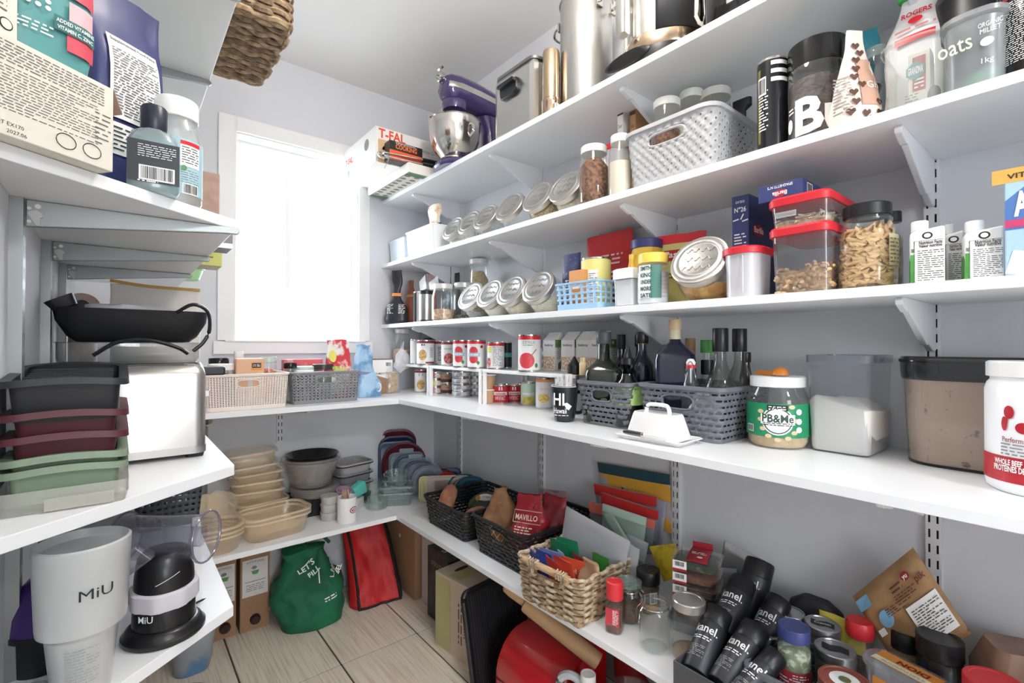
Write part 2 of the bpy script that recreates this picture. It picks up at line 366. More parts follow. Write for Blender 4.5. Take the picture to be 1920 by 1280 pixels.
for nm, z, xf, pts, lab in (
    ('wall_shelf', ZR4, XU, [(XU, YF), (W, YF), (W, D), (XU, D)], 'topmost white shelf on the right, holding the mixer and steel pots'),
    ('wall_shelf', ZR3, XU, [(XU, YF), (W, YF), (W, D), (XU, D)], 'white shelf on the right under the mixer shelf, holding the light grey woven basket'),
    ('wall_shelf', ZR2, XU, [(XU, YF), (W, YF), (W, D), (XU, D)], 'white shelf on the right holding the pasta jars and small blue basket'),
    ('wall_shelf', ZR1, XM, [(XM, YF), (W, YF), (W, D), (XM, D)], 'deeper white shelf on the right holding cans, oil bottles and flour bins'),
    ('wall_shelf', ZR0, XB, [(XB, YF), (W, YF), (W, D), (XB, D)], 'lowest white shelf on the right holding black baskets and spice jars')):
    t = board(nm, pts, z, lab); shelves.append(t)
    for y in STY: bracketR(t, y, xf+.03, TH)
YB1, YB0 = D-.458, D-.424
tB1 = board('wall_shelf', [(XL, YB1), (XM-.0015, YB1), (XM-.0015, D), (XL, D)], ZR1, 'white shelf under the window holding the white and grey baskets')
tB0 = board('wall_shelf', [(XL, YB0), (XB-.0015, YB0), (XB-.0015, D), (XL, D)], ZR0, 'lowest white shelf on the back wall, full of food containers')
for t, yb in ((tB1, YB1), (tB0, YB0)):
    for x in (.05, .561):
        m = MB(); L = D-.008-yb-.03
        prof = [(0, 0), (L*.97, 0), (L, -.006), (L*.985, -.012), (L*.1, -.05), (0, -.05)]
        m.rings([[(x+.006, D-.008-a, z) for a, z in prof], [(x-.006, D-.008-a, z) for a, z in prof]]); m.build('bracket', BRKW, t, smooth=0, bevel=.002)
ZLT, ZLU, ZL1, ZL0 = H+.655, H+.231, H-.219, H-.476
XLF = .166
def left_pts(yend): return [(XL, .775), (XLF, 1.008), (XLF, yend), (XL, yend)]
tLs = []
STL = (.99, 1.355, 1.72)
for z, ye, lab in ((ZLT, 2.15, 'high white shelf on the left under the seagrass basket'), (ZLU, 2.15, 'white shelf on the left holding supplements and bottles, near end cut at an angle'),
               (ZL1, YB1-.002, 'white shelf on the left holding the stacked drawers and steel toaster'), (ZL0, YB0-.002, 'white shelf on the left holding the frosted cup and black slicer')):
    th = .019
    t = board('wall_shelf', left_pts(ye), z, lab, th); tLs.append(t)
    for y in (STL if z > 1.2 else (1.3, 1.72)):
        m = MB(); x0 = XL+.016; L = XLF+.004-x0
        prof = [(0, -.0), (L*.985, -.0), (L, -.006), (L*.985, -.012), (L*.9, -.013), (0, -.040)]
        m.rings([[(x0+a, y+.004, q) for a, q in prof], [(x0+a, y-.004, q) for a, q in prof]])
        br = m.build('bracket', ALU, t, smooth=0, bevel=.0015)
        if y < 1.8:
            m = MB(); m.lathe([(.0035, -.001), (.0035, .0006)], n=10, X=TX(x0+.013, y-.004, -.009, rx=PI/2)); m.lathe([(.0025, -.001), (.0025, .0006)], n=10, X=TX(x0+.004, y-.004, -.013, rx=PI/2))
            m.lathe([(.0025, -.001), (.0025, .0006)], n=10, X=TX(x0+.004, y-.004, -.032, rx=PI/2)); m.build('rivet', WPL, br)
            m = MB(); m.rings([[(x0+a, q, c) for a, c in ((.003, -.022), (.004, -.018), (.012, -.0155), (.018, -.02), (.0185, -.025), (.016, -.026), (.0155, -.038), (.012, -.038))] for q in (y-.0085, y-.004)])
            m.build('locking_clip', M('frosted_clip', '#c9cccb', .4), br, smooth=0)
# wall tracks with real slots
def track(mb, z0, z1, P, wd=.026, dp=.011, sl=.0035, pitch=.0318, slot=.018):
    xs = [-wd/2, -.0085, -.0085+sl, .0085-sl, .0085, wd/2]; zs = [z0]; z = z0+.01; op = []
    while z+slot < z1: zs += [z, z+slot]; z += pitch
    zs.append(z1)
    V = [P(x, dp, z) for z in zs for x in xs]; F = []
    for j in range(len(zs)-1):
        for i in range(5):
            if j % 2 == 1 and i in (1, 3): continue
            F.append((j*6+i, j*6+i+1, (j+1)*6+i+1, (j+1)*6+i))
    mb.add(V, F)
    for x in (-wd/2, wd/2): mb.add([P(x, 0, z0), P(x, dp, z0), P(x, dp, z1), P(x, 0, z1)], [(0, 1, 2, 3)])
    for z in (z0, z1): mb.add([P(-wd/2, 0, z), P(wd/2, 0, z), P(wd/2, dp, z), P(-wd/2, dp, z)], [(0, 1, 2, 3)])
    mb.add([P(-.012, .0008, z0+.002), P(.012, .0008, z0+.002), P(.012, .0008, z1-.002), P(-.012, .0008, z1-.002)], [(0, 1, 2, 3)], 1)
SLOTSHADE = M('painted_slot_shade', '#3c3d42', .8, bump=(100, .02))  # dark colour of the backing strip paints the shadow inside the slots
labs = ['white slotted wall track nearest the doorway', 'white slotted wall track behind the coconut cartons and brown bin', 'white slotted wall track behind the pasta bag and big dark bottle', 'white slotted wall track behind the black onion basket', 'white slotted wall track beside the corner and the stored lids']
for y, lb in zip(STY, labs):
    m = MB(); track(m, .5, 2.02, lambda a, b, z, y=y: (W-b, y-a, z)); tag(m.build('shelf_track', [BRKW, SLOTSHADE], smooth=0), lb, 'shelf track', 'white wall tracks')
for x, lb in ((.05, 'white slotted wall track at the left end of the back wall'), (.561, 'white slotted wall track under the window shelf above the bowls')):
    m = MB(); track(m, .735, ZR1-.02, lambda a, b, z, x=x: (x+a, D-b, z)); tag(m.build('shelf_track', [BRKW, SLOTSHADE], smooth=0), lb, 'shelf track', 'white wall tracks')
for y, lb in zip(STL, ('nearest grey metal wall track on the left wall', 'middle grey metal wall track on the left wall', 'farthest grey metal wall track on the left wall')):
    m = MB(); track(m, .3, 2.2, lambda a, b, z, y=y: (XL+b, y+a, z), dp=.015); tag(m.build('shelf_track', [ALU, SLOTSHADE], smooth=0), lb, 'shelf track', 'grey wall tracks')
# ============================================================ BUILDERS
def sm(t): t = max(0, min(1, t)); return t*t*(3-2*t)
def pouch(parent, name, w, d, h, mat, topw=1.0, topd=.004, seed=0, wr=.003, n=32, k=16, start=.3, end=.9, expo=2.6, botw=.94, mfn=None, mats=None, lean=0):
    off = Vector((seed*3.1, seed*1.7, seed*.9))
    def dims(t):
        s = sm((t-start)/(end-start)); ww = w*(botw+(1-botw)*sm(t/.15))*(1-s)+w*topw*s; dd = d*(.86+.14*sm(t/.12))*(1-s)+topd*s; return ww, dd
    def half(x, t):
        ww, dd = dims(t); q = min(1, abs(2*x/ww)); return dd/2*(1-q**expo)**(1/expo)
    R = []
    for j in range(k+1):
        t = j/k; ww, dd = dims(t); ring = []
        for i in range(n):
            a = 2*PI*i/n; c, s = math.cos(a), math.sin(a)
            x = ww/2*math.copysign(abs(c)**(2/expo), c); y = dd/2*math.copysign(abs(s)**(2/expo), s)
            p = Vector((x, y, t*h)); e = noise.noise(p*28+off)*wr*(1 if 0 < j < k else .3)
            q = Vector((c, s, 0)); p += q*e; p.y += lean*t*t*h
            if j == k: p.z += noise.noise(Vector((x*30, seed, 0)))*wr
            ring.append(tuple(p))
        R.append(ring)
    mb = MB(); mb.rings(R); 
    if mfn: mb.m = [mfn((f//n)/k, f % n) for f in range(n*k)]+[0, 0]
    o = mb.build(name, mats or mat, parent, smooth=50)
    fr = lambda a, b: (a, -half(a, b/h)-wr*.55-.0006+lean*(b/h)**2*h, b)
    return o, fr
def arclen(w, d, r, n):
    P = rrect(w, d, r, 6); P = P+[P[0]]; L = [0]
    for a, b in zip(P, P[1:]): L.append(L[-1]+math.hypot(b[0]-a[0], b[1]-a[1]))
    per = L[-1]; out = []; s0 = (d/2-r)*0
    # start at front centre: first pts run from the front-right corner, shift by -(w/2-r)
    sh = -(w/2-r)
    for i in range(n):
        s = (i/n*per+sh) % per; j = 0
        while L[j+1] < s: j += 1
        t = (s-L[j])/max(1e-9, L[j+1]-L[j]); a, b = P[j], P[j+1]; out.append((a[0]+(b[0]-a[0])*t, a[1]+(b[1]-a[1])*t))
    return out, per
def basket(parent, mat, w0, d0, w1, d1, h, r, pat, nu, nv, hand=None, rim=.006, relief=None, wall=.0018, hz=(.58, .8), z0=.0, rimcol=None, t0=.1, t1=.9, ends=False):
    B, pb = arclen(w0, d0, r*.8, nu); T, pt = arclen(w1, d1, r, nu)
    hs = (hand/2)/pt if hand else 0
    def inh(i, j, g=0):
        if not hand: return False
        s = (i+.5)/nu; s = min(s, 1-s); t = (j+.5)/nv
        if s < hs+g*1.2/nu and hz[0]-g*1.0/nv < t < hz[1]+g*1.0/nv: return True
        s2 = abs((i+.5)/nu-.5); return s2 < hs+g*1.2/nu and hz[0]-g*1.0/nv < t < hz[1]+g*1.0/nv
    def P(a, b):
        i = int(round(a*nu)) % nu; j = int(round(b*nv)); x = B[i][0]+(T[i][0]-B[i][0])*b; y = B[i][1]+(T[i][1]-B[i][1])*b
        e = relief(i, j) if relief and t0 <= b <= t1 else 0; l = math.hypot(x, y); return (x*(1+e/l), y*(1+e/l), z0+b*(h-z0))
    def skip(i, j):
        if inh(i, j): return True
        t = (j+.5)/nv
        if t < t0 or t > t1 or inh(i, j, 1): return False
        return pat(i, j)
    mb = MB(); mb.grid(P, nu, nv, skip=skip, wrap=True)
    mb.add([(x, y, z0) for x, y in B], [tuple(range(nu))])
    body = mb.build('basket_body', mat, parent, smooth=60, solid=wall, clean=True)
    mb = MB(); Rr = [rrect(w1+2*rim*a, d1+2*rim*a, r+rim*a, 5) for a in (0, 1.3, 1.3, .9, 0)]; zz = (-rim*1.8, -rim*1.8, -rim*.2, 0, 0)
    mb.rings([[(x, y, h+z) for x, y in q] for q, z in zip(Rr, zz)], cap0=False, cap1=False); mb.build('rim', rimcol or mat, parent)
    if hand:
        for sgn in (-1, 1):
            mb = MB(); pts = []; zc = z0+(hz[0]+hz[1])/2*(h-z0); hh = (hz[1]-hz[0])/2*(h-z0); hw = hand/2
            for q in range(24):
                a = 2*PI*q/24; x = hw*math.copysign(abs(math.cos(a))**.55, math.cos(a)); z = zc+hh*math.copysign(abs(math.sin(a))**.7, math.sin(a)); t = (z-z0)/(h-z0)
                pts.append((x, sgn*(d0/2+(d1/2-d0/2)*t), z))
            mb.tube(pts, rim*.55, n=6, closed=True); mb.build('handle_rim', rimcol or mat, parent)
    return body
P_RATTAN = lambda i, j: j % 3 == 2 and (i+2*((j//3) % 2)) % 4 != 0
P_DOTS = lambda i, j: i % 2 == 1 and j % 2 == 1
def P_WEAVE(i, j): return (i % 3 == 2 and j % 3 == 2)
def band(parent, name, r, z0, z1, mat, a0=-PI, a1=PI, n=28):         # paper label round a cylinder (local -Y in front)
    mb = MB(); e = .0004; full = a1-a0 > 2*PI-.01
    mb.grid(lambda a, b: ((r+e)*math.sin(a0+(a1-a0)*a), -(r+e)*math.cos(a0+(a1-a0)*a), z0+(z1-z0)*b), n, 1); return mb.build(name, mat, parent, smooth=60)
def can(label, x, y, z, r, h, mat, group=None, rz=None, name='food_can', top_lid=True):
    t = thing(name, label, 'can', (x, y, z), face_cam(x, y) if rz is None else rz, group)
    m = MB(); m.lathe([(r*.9, .001), (r*.99, 0), (r, .002), (r, .005), (r*.965, .006), (r*.965, h-.006), (r, h-.005), (r, h-.001), (r*.97, h), (r*.94, h-.004), (0, h-.004)], n=24, cap1=False)
    m.build('tin', STEELS, t); band(t, 'paper_label', r*.97, .006, h-.006, mat, n=24); return t, cyl(r*.97, .0009)
def jar_body(t, prof, mat=None, n=28, name='glass_body'):
    m = MB(); m.lathe(prof, n=n, cap1=False); return m.build(name, mat or CLEAR, t)
def lid(t, r, z, h, mat, name='lid', ridged=False, label=None):
    m = MB(); n = 32
    prof = [(r*.97, z), (r, z+.001), (r, z+h-.002), (r*.96, z+h), (r*.8, z+h), (r*.78, z+h-.001), (0, z+h-.001)]
    R = []
    for rr, zz in prof[:3]:
        R.append([(rr*(1+(.02 if ridged and i % 2 else 0))*math.cos(2*PI*i/n), rr*(1+(.02 if ridged and i % 2 else 0))*math.sin(2*PI*i/n), zz) for i in range(n)])
    for rr, zz in prof[3:]: R.append([(max(rr, 1e-4)*math.cos(2*PI*i/n), max(rr, 1e-4)*math.sin(2*PI*i/n), zz) for i in range(n)])
    m.rings(R, cap0=True, cap1=False); o = m.build(name, mat, t)
    if label: o['label'] = label
    return o
def mason(label, x, y, z, r, h, lidmat, fill=None, fz=.7, group=None, cat='jar', name='mason_jar', lidr=.8, fillname='contents', glass=None):
    t = thing(name, label, cat, (x, y, z), face_cam(x, y), group); L = min(h*.12, .018); q = h-L
    jar_body(t, [(r*.85, .001), (r*.97, .006), (r, .02), (r, q*.72), (r*.97, q*.8), (r*lidr, q*.93), (r*lidr*.96, q)], glass)
    if fill: m = MB(); m.lathe([(r*.84, .004), (r*.94, .009), (r*.965, .02), (r*.965, min(fz, .72)*q), (r*.5, fz*q+.004), (0, fz*q+.006)], n=24, cap1=False); m.build(fillname, fill, t)
    lid(t, r*lidr*1.04, q-.004, L+.004, lidmat, ridged=True); return t
LIDM = M('embossed_lid_metal', '#b3b3b1', .42, .9, bump=(140, .35, .0015))
LIDE = M('lid_edge_metal', '#cdc7be', .35, .9, bump=(60, .03))
def slant_jar(label, x, y, z, R, fill=None, fz=.4, rz=None, tilt=60, group='tilted glass candy jars with metal lids'):
    t = thing('tilted_jar', label, 'jar', (x, y, z), RZR if rz is None else rz, group); a = math.radians(tilt)
    X = Matrix.Translation((0, 0, R*.86)) @ Matrix.Rotation(a, 4, 'X')      # jar axis leans to local -Y
    prof = [(0, -R*.98), (R*.5, -R*.9), (R*.86, -R*.55), (R*1.0, -R*.05), (R*.98, R*.3), (R*.86, R*.55), (R*.78, R*.68), (R*.76, R*.86)]
    m = MB(); m.lathe(prof, n=32, cap0=False, cap1=False, X=X)
    def cutflat(mb, lo, hi=None):
        me = bpy.data.meshes.new('c'); me.from_pydata(mb.v, [], mb.f); bm = bmesh.new(); bm.from_mesh(me); bpy.data.meshes.remove(me)
        r = bmesh.ops.bisect_plane(bm, geom=bm.verts[:]+bm.edges[:]+bm.faces[:], plane_co=(0, 0, lo), plane_no=(0, 0, -1), clear_outer=True)
        bmesh.ops.holes_fill(bm, edges=[e for e in r['geom_cut'] if isinstance(e, bmesh.types.BMEdge)])
        if hi is not None:
            r = bmesh.ops.bisect_plane(bm, geom=bm.verts[:]+bm.edges[:]+bm.faces[:], plane_co=(0, 0, hi), plane_no=(0, 0, 1), clear_outer=True)
            bmesh.ops.holes_fill(bm, edges=[e for e in r['geom_cut'] if isinstance(e, bmesh.types.BMEdge)])
        bm.verts.index_update(); q = MB(); q.v = [tuple(v.co) for v in bm.verts]; q.f = [tuple(v.index for v in f.verts) for f in bm.faces]; q.m = [0]*len(q.f); bm.free(); return q
    cutflat(m, .0005).build('glass_body', CLEAR, t)
    if fill:
        m = MB(); m.lathe([(0, -R*.93), (R*.47, -R*.85), (R*.82, -R*.52), (R*.95, -R*.05), (R*.93, R*.28), (R*.82, R*.5), (0, R*.52)], n=28, cap0=False, cap1=False, X=X)
        cutflat(m, .003, R*1.72*fz).build('contents', fill, t, smooth=50)
    m = MB(); rl = R*.93
    m.lathe([(rl*.97, R*.66), (rl, R*.68), (rl*1.01, R*.92), (rl*.98, R*.95), (rl*.93, R*.955)], n=36, cap0=True, cap1=False, X=X); e = m.build('lid_band', LIDE, t)
    m = MB(); m.lathe([(rl*.93, R*.955), (rl*.88, R*.97), (rl*.86, R*.955), (rl*.72, R*.957), (rl*.7, R*.972), (rl*.66, R*.972), (rl*.64, R*.958), (0, R*.965)], n=36, cap0=False, cap1=False, X=X); lo = m.build('lid_face', LIDM, t)
    pl = plane(X @ Vector((0, 0, R*.972)), X.to_3x3() @ Vector((1, 0, 0)), X.to_3x3() @ Vector((0, 1, 0)))
    mb = MB()
    for q in (-.25, 0, .25):                     # raised script strokes pressed into the lid
        pts = [pl(R*(-.5+i*.05), R*(q*1.4+.07*math.sin(i*1.3+q*9))) for i in range(21) if abs(R*(-.5+i*.05)) < R*.5]; mb.tube(pts, R*.014, n=4)
    mb.build('embossing', LIDE, lo, smooth=50); return t
def carton(name, label, cat, x0, x1, y0, y1, z, h, mat, rz=0, group=None, bevel=.0015, mats=None, part='body'):
    """axis-aligned printed box; local frame centred on its base, front = local -Y after rz"""
    cx, cy = (x0+x1)/2, (y0+y1)/2; sx, sy = x1-x0, y1-y0
    t = thing(name, label, cat, (cx, cy, z), rz, group)
    if abs(abs(rz)-PI/2) < .01: sx, sy = sy, sx
    m = MB(); m.box(-sx/2, sx/2, -sy/2, sy/2, 0, h); m.build(part, mat, t, smooth=0, bevel=bevel); return t, sx, sy
# ============================================================ TOP RIGHT SHELF
z = ZR4+.0005
t, sx, sy = carton('bakeware_box', 'flat white and green muffin tray box jutting out under the grill box', 'box', .95, 1.32, 1.86, 2.29, z, .042, M('box_white_card', '#ece9e2', .55, bump=(90, .03)))
patch(t, 'green_print', sx*.98, sy*.98, M('green_print', '#5d7d66', .6), lambda a, b: (a, -b, -.0004)); f = lambda a, b: (a, -b, -.0008)
patch(t, 'tray_print', sx*.86, sy*.8, M('tray_print', '#d9d4c8', .6), f, -.02, .0)
mb = MB(); 
for i in range(7):
    for j in range(9): 
        n = 12; cx, cy = -.165+i*.045, -.165+j*.04; mb.add([(cx+.014*math.cos(-2*PI*q/n), cy+.012*math.sin(-2*PI*q/n), -.0012) for q in range(n)], [tuple(range(n))])
mb.build('cup_print', M('cup_print', '#7d7b76', .6), t, smooth=0)
TF = M('grill_box_card', '#efece7', .55, bump=(90, .03)); TFR = M('grill_red_ink', '#e4502f', .5)
t, sx, sy = carton('grill_box', 'large white grill box with red lettering at the far end of the mixer shelf', 'box', .84, 1.27, 1.945, 2.31, z+.043, .152, TF)
f = flat(sy/2); text(t, 'T-FAL', .055, TFR, f, -sx/2+.075, .124, .03, .125); text(t, 'Barbecue Grill', .022, GINK, f, .03, .1, wid=.11)
patch(t, 'grill_picture', .2, .06, M('grill_print_dark', '#4c443c', .5), f, -sx/2+.13, .055, shape=[(-.5, -.5), (.5, -.5), (.46, .1), (.2, .5), (-.4, .5), (-.5, .2)]); patch(t, 'beige_print', .06, .1, M('beige_print', '#d9b48c', .6), f, -sx/2+.04, .05)
f2 = lambda a, b: (-sx/2-.0005, -a, b); text(t, 'T-FAL', .04, TFR, f2, -.12, .085, .03, .09); patch(t, 'small_picture', .05, .05, GINK, f2, .085, .1, shape='ellipse'); patch(t, 'seal_print', .03, .035, GINK, f2, -.13, .03, shape='ellipse')
t, sx, sy = carton('cookbook_box', 'small black and orange boxed set with orange lettering in front of the grill box', 'box', .875, 1.03, 1.885, 1.935, z+.043, .082, M('cook_black', '#221f20', .4))
f = flat(sy/2); patch(t, 'orange_panel', sx, .042, M('cook_orange', '#ea5f34', .45), f, 0, .022); text(t, 'COOKING', .028, M('cook_orange_ink', '#f07a3c', .5), f, .0, .06, .03, .1); fine(t, .1, .008, 2, WINK, f, 0, .076, 2)
# tongs lying half off the shelf
t = thing('tongs', 'black handled steel barbecue tongs sticking out beside the mixer', 'tongs', (1.02, 1.872, z+.048), math.radians(-97))
for s in (-1, 1):
    m = MB(); m.box(-.012, .012, -.17, .02, -.003+.02*(s > 0), .003+.02*(s > 0), X=TX(0, 0, 0, rx=s*.02)); m.build('arm', STEEL, t, smooth=0, bevel=.002)
    m = MB(); m.loft([(.03, .012, -.0, .005), (.03, .012, .13, .005)], X=TX(0, 0, .022*(s > 0), rx=PI/2, rz=PI) ); m.build('handle_grip', BLK, t)
m = MB(); m.tube([(.0, -.165, -.003), (-.0, -.185, .002), (0, -.19, .012), (0, -.183, .02), (0, -.165, .023)], .006, n=6); m.tube([(.02, -.15, .03), (.022, -.16, -.03), (.0, -.165, -.045)], .0015, n=5); m.build('spring_end', STEELS, t)
# stand mixer
PUR = M('plum_enamel', '#3b3163', .15, coat=.8, bump=(40, .01))
my = yof(880, 1.17, z+.1); t = thing('stand_mixer', 'plum purple stand mixer with a steel bowl', 'mixer', (1.18, my, z), RZR)
m = MB(); m.loft([(.2, .33, 0, .09), (.21, .34, .008, .095), (.2, .33, .022, .09), (.15, .25, .034, .07), (.12, .2, .04, .06)]); m.build('base', PUR, t)
m = MB(); m.loft([(.11, .11, .03, .045, 0, .1), (.085, .09, .1, .04, 0, .105), (.08, .085, .2, .035, 0, .105), (.1, .12, .26, .045, 0, .09)]); m.build('column', PUR, t)
m = MB(); XH = TX(0, 0, 0)
secs = []
for q, (yy, zc, wd, hh) in enumerate(((.165, .32, .06, .07), (.155, .32, .095, .11), (.08, .325, .115, .128), (0, .33, .12, .135), (-.08, .335, .115, .13), (-.12, .335, .105, .115), (-.14, .335, .08, .09), (-.145, .335, .05, .06))):
    secs.append([(x, yy, zc+y) for x, y in rrect(wd, hh, min(wd, hh)*.46, 5)])
m.rings(secs); hd = m.build('head', PUR, t)
m = MB(); m.rings([[(x*1.012, yy, zc+max(-.012, min(.012, y))) for x, y in rrect(wd+.003, hh, min(wd, hh)*.46, 5)] for yy, zc, wd, hh in ((.09, .325, .114, .128), (0, .33, .12, .135), (-.08, .335, .115, .13), (-.12, .335, .105, .115), (-.139, .335, .083, .09))], cap0=False, cap1=False); m.build('trim_band', STEELS, hd)
text(hd, 'KitchenAid', .02, INK, lambda a, b: (-.0625, -a-.06, .33+b), 0, 0, .02, .085)
m = MB(); m.lathe([(.02, 0), (.022, .004), (.022, .022), (.018, .026), (.014, .026), (.013, .02), (0, .02)], n=20, cap1=False, X=TX(0, -.14, .372, rx=PI/2)); m.build('hub_cap', STEELS, hd)
m = MB(); m.tube([(0, -.165, .395), (.004, -.16, .405), (-.004, -.15, .412), (.004, -.145, .42)], .0055, n=6); m.build('hub_knob', STEELS, hd)
m = MB(); m.lathe([(.052, .285), (.054, .27), (.05, .25), (.03, .244), (.02, .225), (.018, .215), (0, .215)], cap1=False, X=TX(0, -.085, 0)); m.build('planetary', PUR, t)
m = MB(); m.lathe([(.006, .215), (.006, .13)], n=10, X=TX(0, -.085, 0)); m.build('shaft', STEELS, t)
m = MB(); m.lathe([(.05, .03), (.062, .036), (.058, .044), (.085, .075), (.103, .12), (.108, .175), (.108, .196), (.112, .2), (.109, .202), (.105, .196), (.104, .175), (.098, .12), (.08, .08), (.0, .05)], n=40, cap1=False, X=TX(0, -.085, 0)); bw = m.build('bowl', STEELS, t)
for s in (-1, 1): m = MB(); m.tube([(s*.1, -.085+.01, .165), (s*.118, -.085+.012, .16), (s*.122, -.085+.012, .13), (s*.1, -.085+.01, .115)], .006, n=8); m.build('bowl_handle', STEELS, bw)
# steel-sided appliance with black handle
y1, y0 = yof(930, 1.075, z+.2), yof(1022, 1.075, z+.2); hh = zof(152, 1.075, y1)-z
t, sx, sy = carton('bread_maker', 'square steel-sided appliance with a black side handle next to the mixer', 'appliance', 1.07, 1.33, y0+.05, y1+.01, z, hh, STEEL, RZR, bevel=.022)
m = MB(); m.loft([(sx*.99, sy*.99, hh-.006, .03), (sx*.99, sy*.99, hh+.004, .03), (sx*.9, sy*.9, hh+.012, .03)]); m.build('lid', M('dark_steel', '#8f8d89', .3, 1, bump=(50, .05)), t)
m = MB(); m.loft([(.1, .06, 0, .02), (.1, .06, .008, .02), (.09, .05, .014, .02)], X=TX(-.01, -sy/2, hh*.7, rx=PI/2)); hp = m.build('handle_plate', BLK, t)
m = MB(); m.loft([(.088, .014, 0, .006), (.09, .014, .016, .006), (.08, .01, .018, .005)], X=TX(-.01, -sy/2-.012, hh*.76, rx=PI/2)); m.build('handle_grip', BLK, hp)
# slim steel mill / canister
cy, r, h_ = RC(1016, 1051, 1.09, z, 96); t = thing('pump_canister', 'slim tall steel canister with a band near its foot', 'canister', (1.09, cy, z))
BRZ = M('warm_steel', '#c4ad93', .2, 1, bump=(40, .03))
m = MB(); m.lathe([(r, 0), (r, .045), (r*1.02, .046), (r*1.02, .06), (r*.92, .063), (r*.92, h_-.012), (r*.85, h_-.003), (r*.5, h_), (0, h_)], n=28, cap1=False); m.build('barrel', BRZ, t)
m = MB(); m.loft([(r*1.1, .012, .01, .004), (r*1.1, .012, .036, .004)], X=TX(0, -r, 0)); m.build('latch', STEELS, t)
# stock pot
cy, r, h_ = RC(1050, 1148, 1.19, z, 12); t = thing('stock_pot', 'tall brushed steel stock pot with a wire loop handle', 'pot', (1.19, cy, z), RZR)
m = MB(); m.lathe([(r*.96, 0), (r, .008), (r, h_-.004), (r*1.04, h_-.002), (r*1.05, h_+.002), (r*1.03, h_+.004), (r*.98, h_), (r*.97, .012), (0, .01)], n=48, cap1=False); m.build('pot_body', STEEL, t)
for s in (-1, 1):
    m = MB(); zz = h_-.045
    m.tube([(s*(r-.004), -.03, zz), (s*(r+.02), -.034, zz+.004), (s*(r+.04), -.024, zz-.006), (s*(r+.045), 0, zz-.01), (s*(r+.04), .024, zz-.006), (s*(r+.02), .034, zz+.004), (s*(r-.004), .03, zz)], .0042, n=8)
    m.box(s*r-.003, s*r+.003, -.045, -.02, zz-.015, zz+.015); m.box(s*r-.003, s*r+.003, .02, .045, zz-.015, zz+.015); m.build('loop_handle', STEELS, t)
# multicooker
cy, r, h_ = RC(1166, 1330, 1.185, z, -120); h_ = .30; r = min(r, .143); t = thing('multicooker', 'steel and black electric cooker with a vertical steel handle', 'appliance', (1.187, cy, z), RZR)
m = MB(); m.lathe([(r*.93, 0), (r*.95, .004), (r*.98, .05)], n=48); m.build('base', BLK, t); m = MB(); m.lathe([(r*.98, .05), (r*1.0, .055), (r*1.0, .082), (r*.98, .09)], n=48); m.build('bronze_band', BRZ, t)
m = MB(); m.lathe([(r*.98, .088), (r*.985, h_-.03), (r*.95, h_-.008), (r*.8, h_+.02), (0, h_+.04)], n=48, cap1=False); m.build('steel_body', STEEL, t)
m = MB(); m.grid(lambda a, b: ((r*1.0)*math.sin(.35+a*1.3), -(r*1.0)*math.cos(.35+a*1.3), .085+b*(h_-.12)), 14, 1); m.build('control_panel', BLKM, t, smooth=50, solid=.004)
m = MB(); m.loft([(.03, .03, -.01, .008), (.032, .034, .0, .008), (.03, .03, .19, .008)], X=TX(-.05, -r-.012, .115)); m.build('handle', STEEL, t)
for za in (.17, .285): m = MB(); m.box(-.06, -.04, -r-.01, -r+.01, za, za+.015); m.build('handle_bridge', STEELS, t, smooth=0)
m = MB(); m.rings([[(-.05+.075*math.cos(2*PI*i/20)*q, -r*.975-(.004 if q < .9 else 0), .045+.022*math.sin(2*PI*i/20)*q) for i in range(20)] for q in (1, .85)], cap0=False); m.build('front_vent', M('deep_black', '#0b0b0c', .3, bump=(40, .02)), t)
# black toaster-like appliance
t = thing('toaster', 'glossy black appliance with steel end beside the electric cooker', 'appliance', (1.19, .50, z), RZR)
m = MB(); m.loft([(.20, .24, 0, .05), (.22, .26, .012, .05), (.23, .265, .12, .055), (.2, .23, .19, .06), (.15, .18, .2, .05)]); m.build('body', M('gloss_black', '#111113', .1, coat=.6, bump=(30, .01)), t)
m = MB(); m.loft([(.012, .2, .05, .005), (.012, .23, .06, .005), (.012, .22, .17, .005)], X=TX(-.117, 0, 0)); m.build('end_plate', STEELS, t)
m = MB(); m.box(-.03, .03, -.136, -.13, .03, .1); m.build('tinted_panel', M('smoke_panel', '#4b4b4d', .2, bump=(30, .01)), t, smooth=0)
# ============================================================ SECOND SHELF (right)
z = ZR3+.0005
BIN = M('gloss_white_bin', '#f0f2f5', .3, bump=(60, .02))
def bin_(label, u0, u1, xf, d, vt, mat, group=None, rr=.012):
    ya, yb = yof(u0, xf, z+.05), yof(u1, xf, z+.05); h_ = zof(vt, xf, (ya+yb)/2)-z; w_ = abs(ya-yb)
    t = thing('storage_bin', label, 'bin', (xf+d/2, (ya+yb)/2, z), RZR, group)
    m = MB(); m.loft([(w_*.94, d*.94, 0, rr), (w_, d, h_-.006, rr), (w_+.006, d+.006, h_-.004, rr), (w_+.006, d+.006, h_, rr), (w_-.004, d-.004, h_, rr), (w_*.93-.004, d*.93-.004, .004, rr)]); m.build('bin_body', mat, t); return t, w_, h_
bin_('small pale storage bin at the far end of the second shelf', 729, 758, 1.07, .2, 449, M('pale_bin', '#dbe5ee', .35, bump=(60, .02)), 'white bins on the second shelf')
bin_('gloss white storage bin with a clipped paper bag standing in it', 760, 812, 1.055, .27, 428, BIN, 'white bins on the second shelf')
by = yof(815, 1.13, z); t = thing('snack_bag', 'crumpled orange and cream bag closed with a purple clip in the white bin', 'bag', (1.13, by, z+.006), RZR)
CRM = M('cream_foil', '#eadfcb', .35, noise_=(18, '#e08a3c', .52, .6), bump=(40, .3))
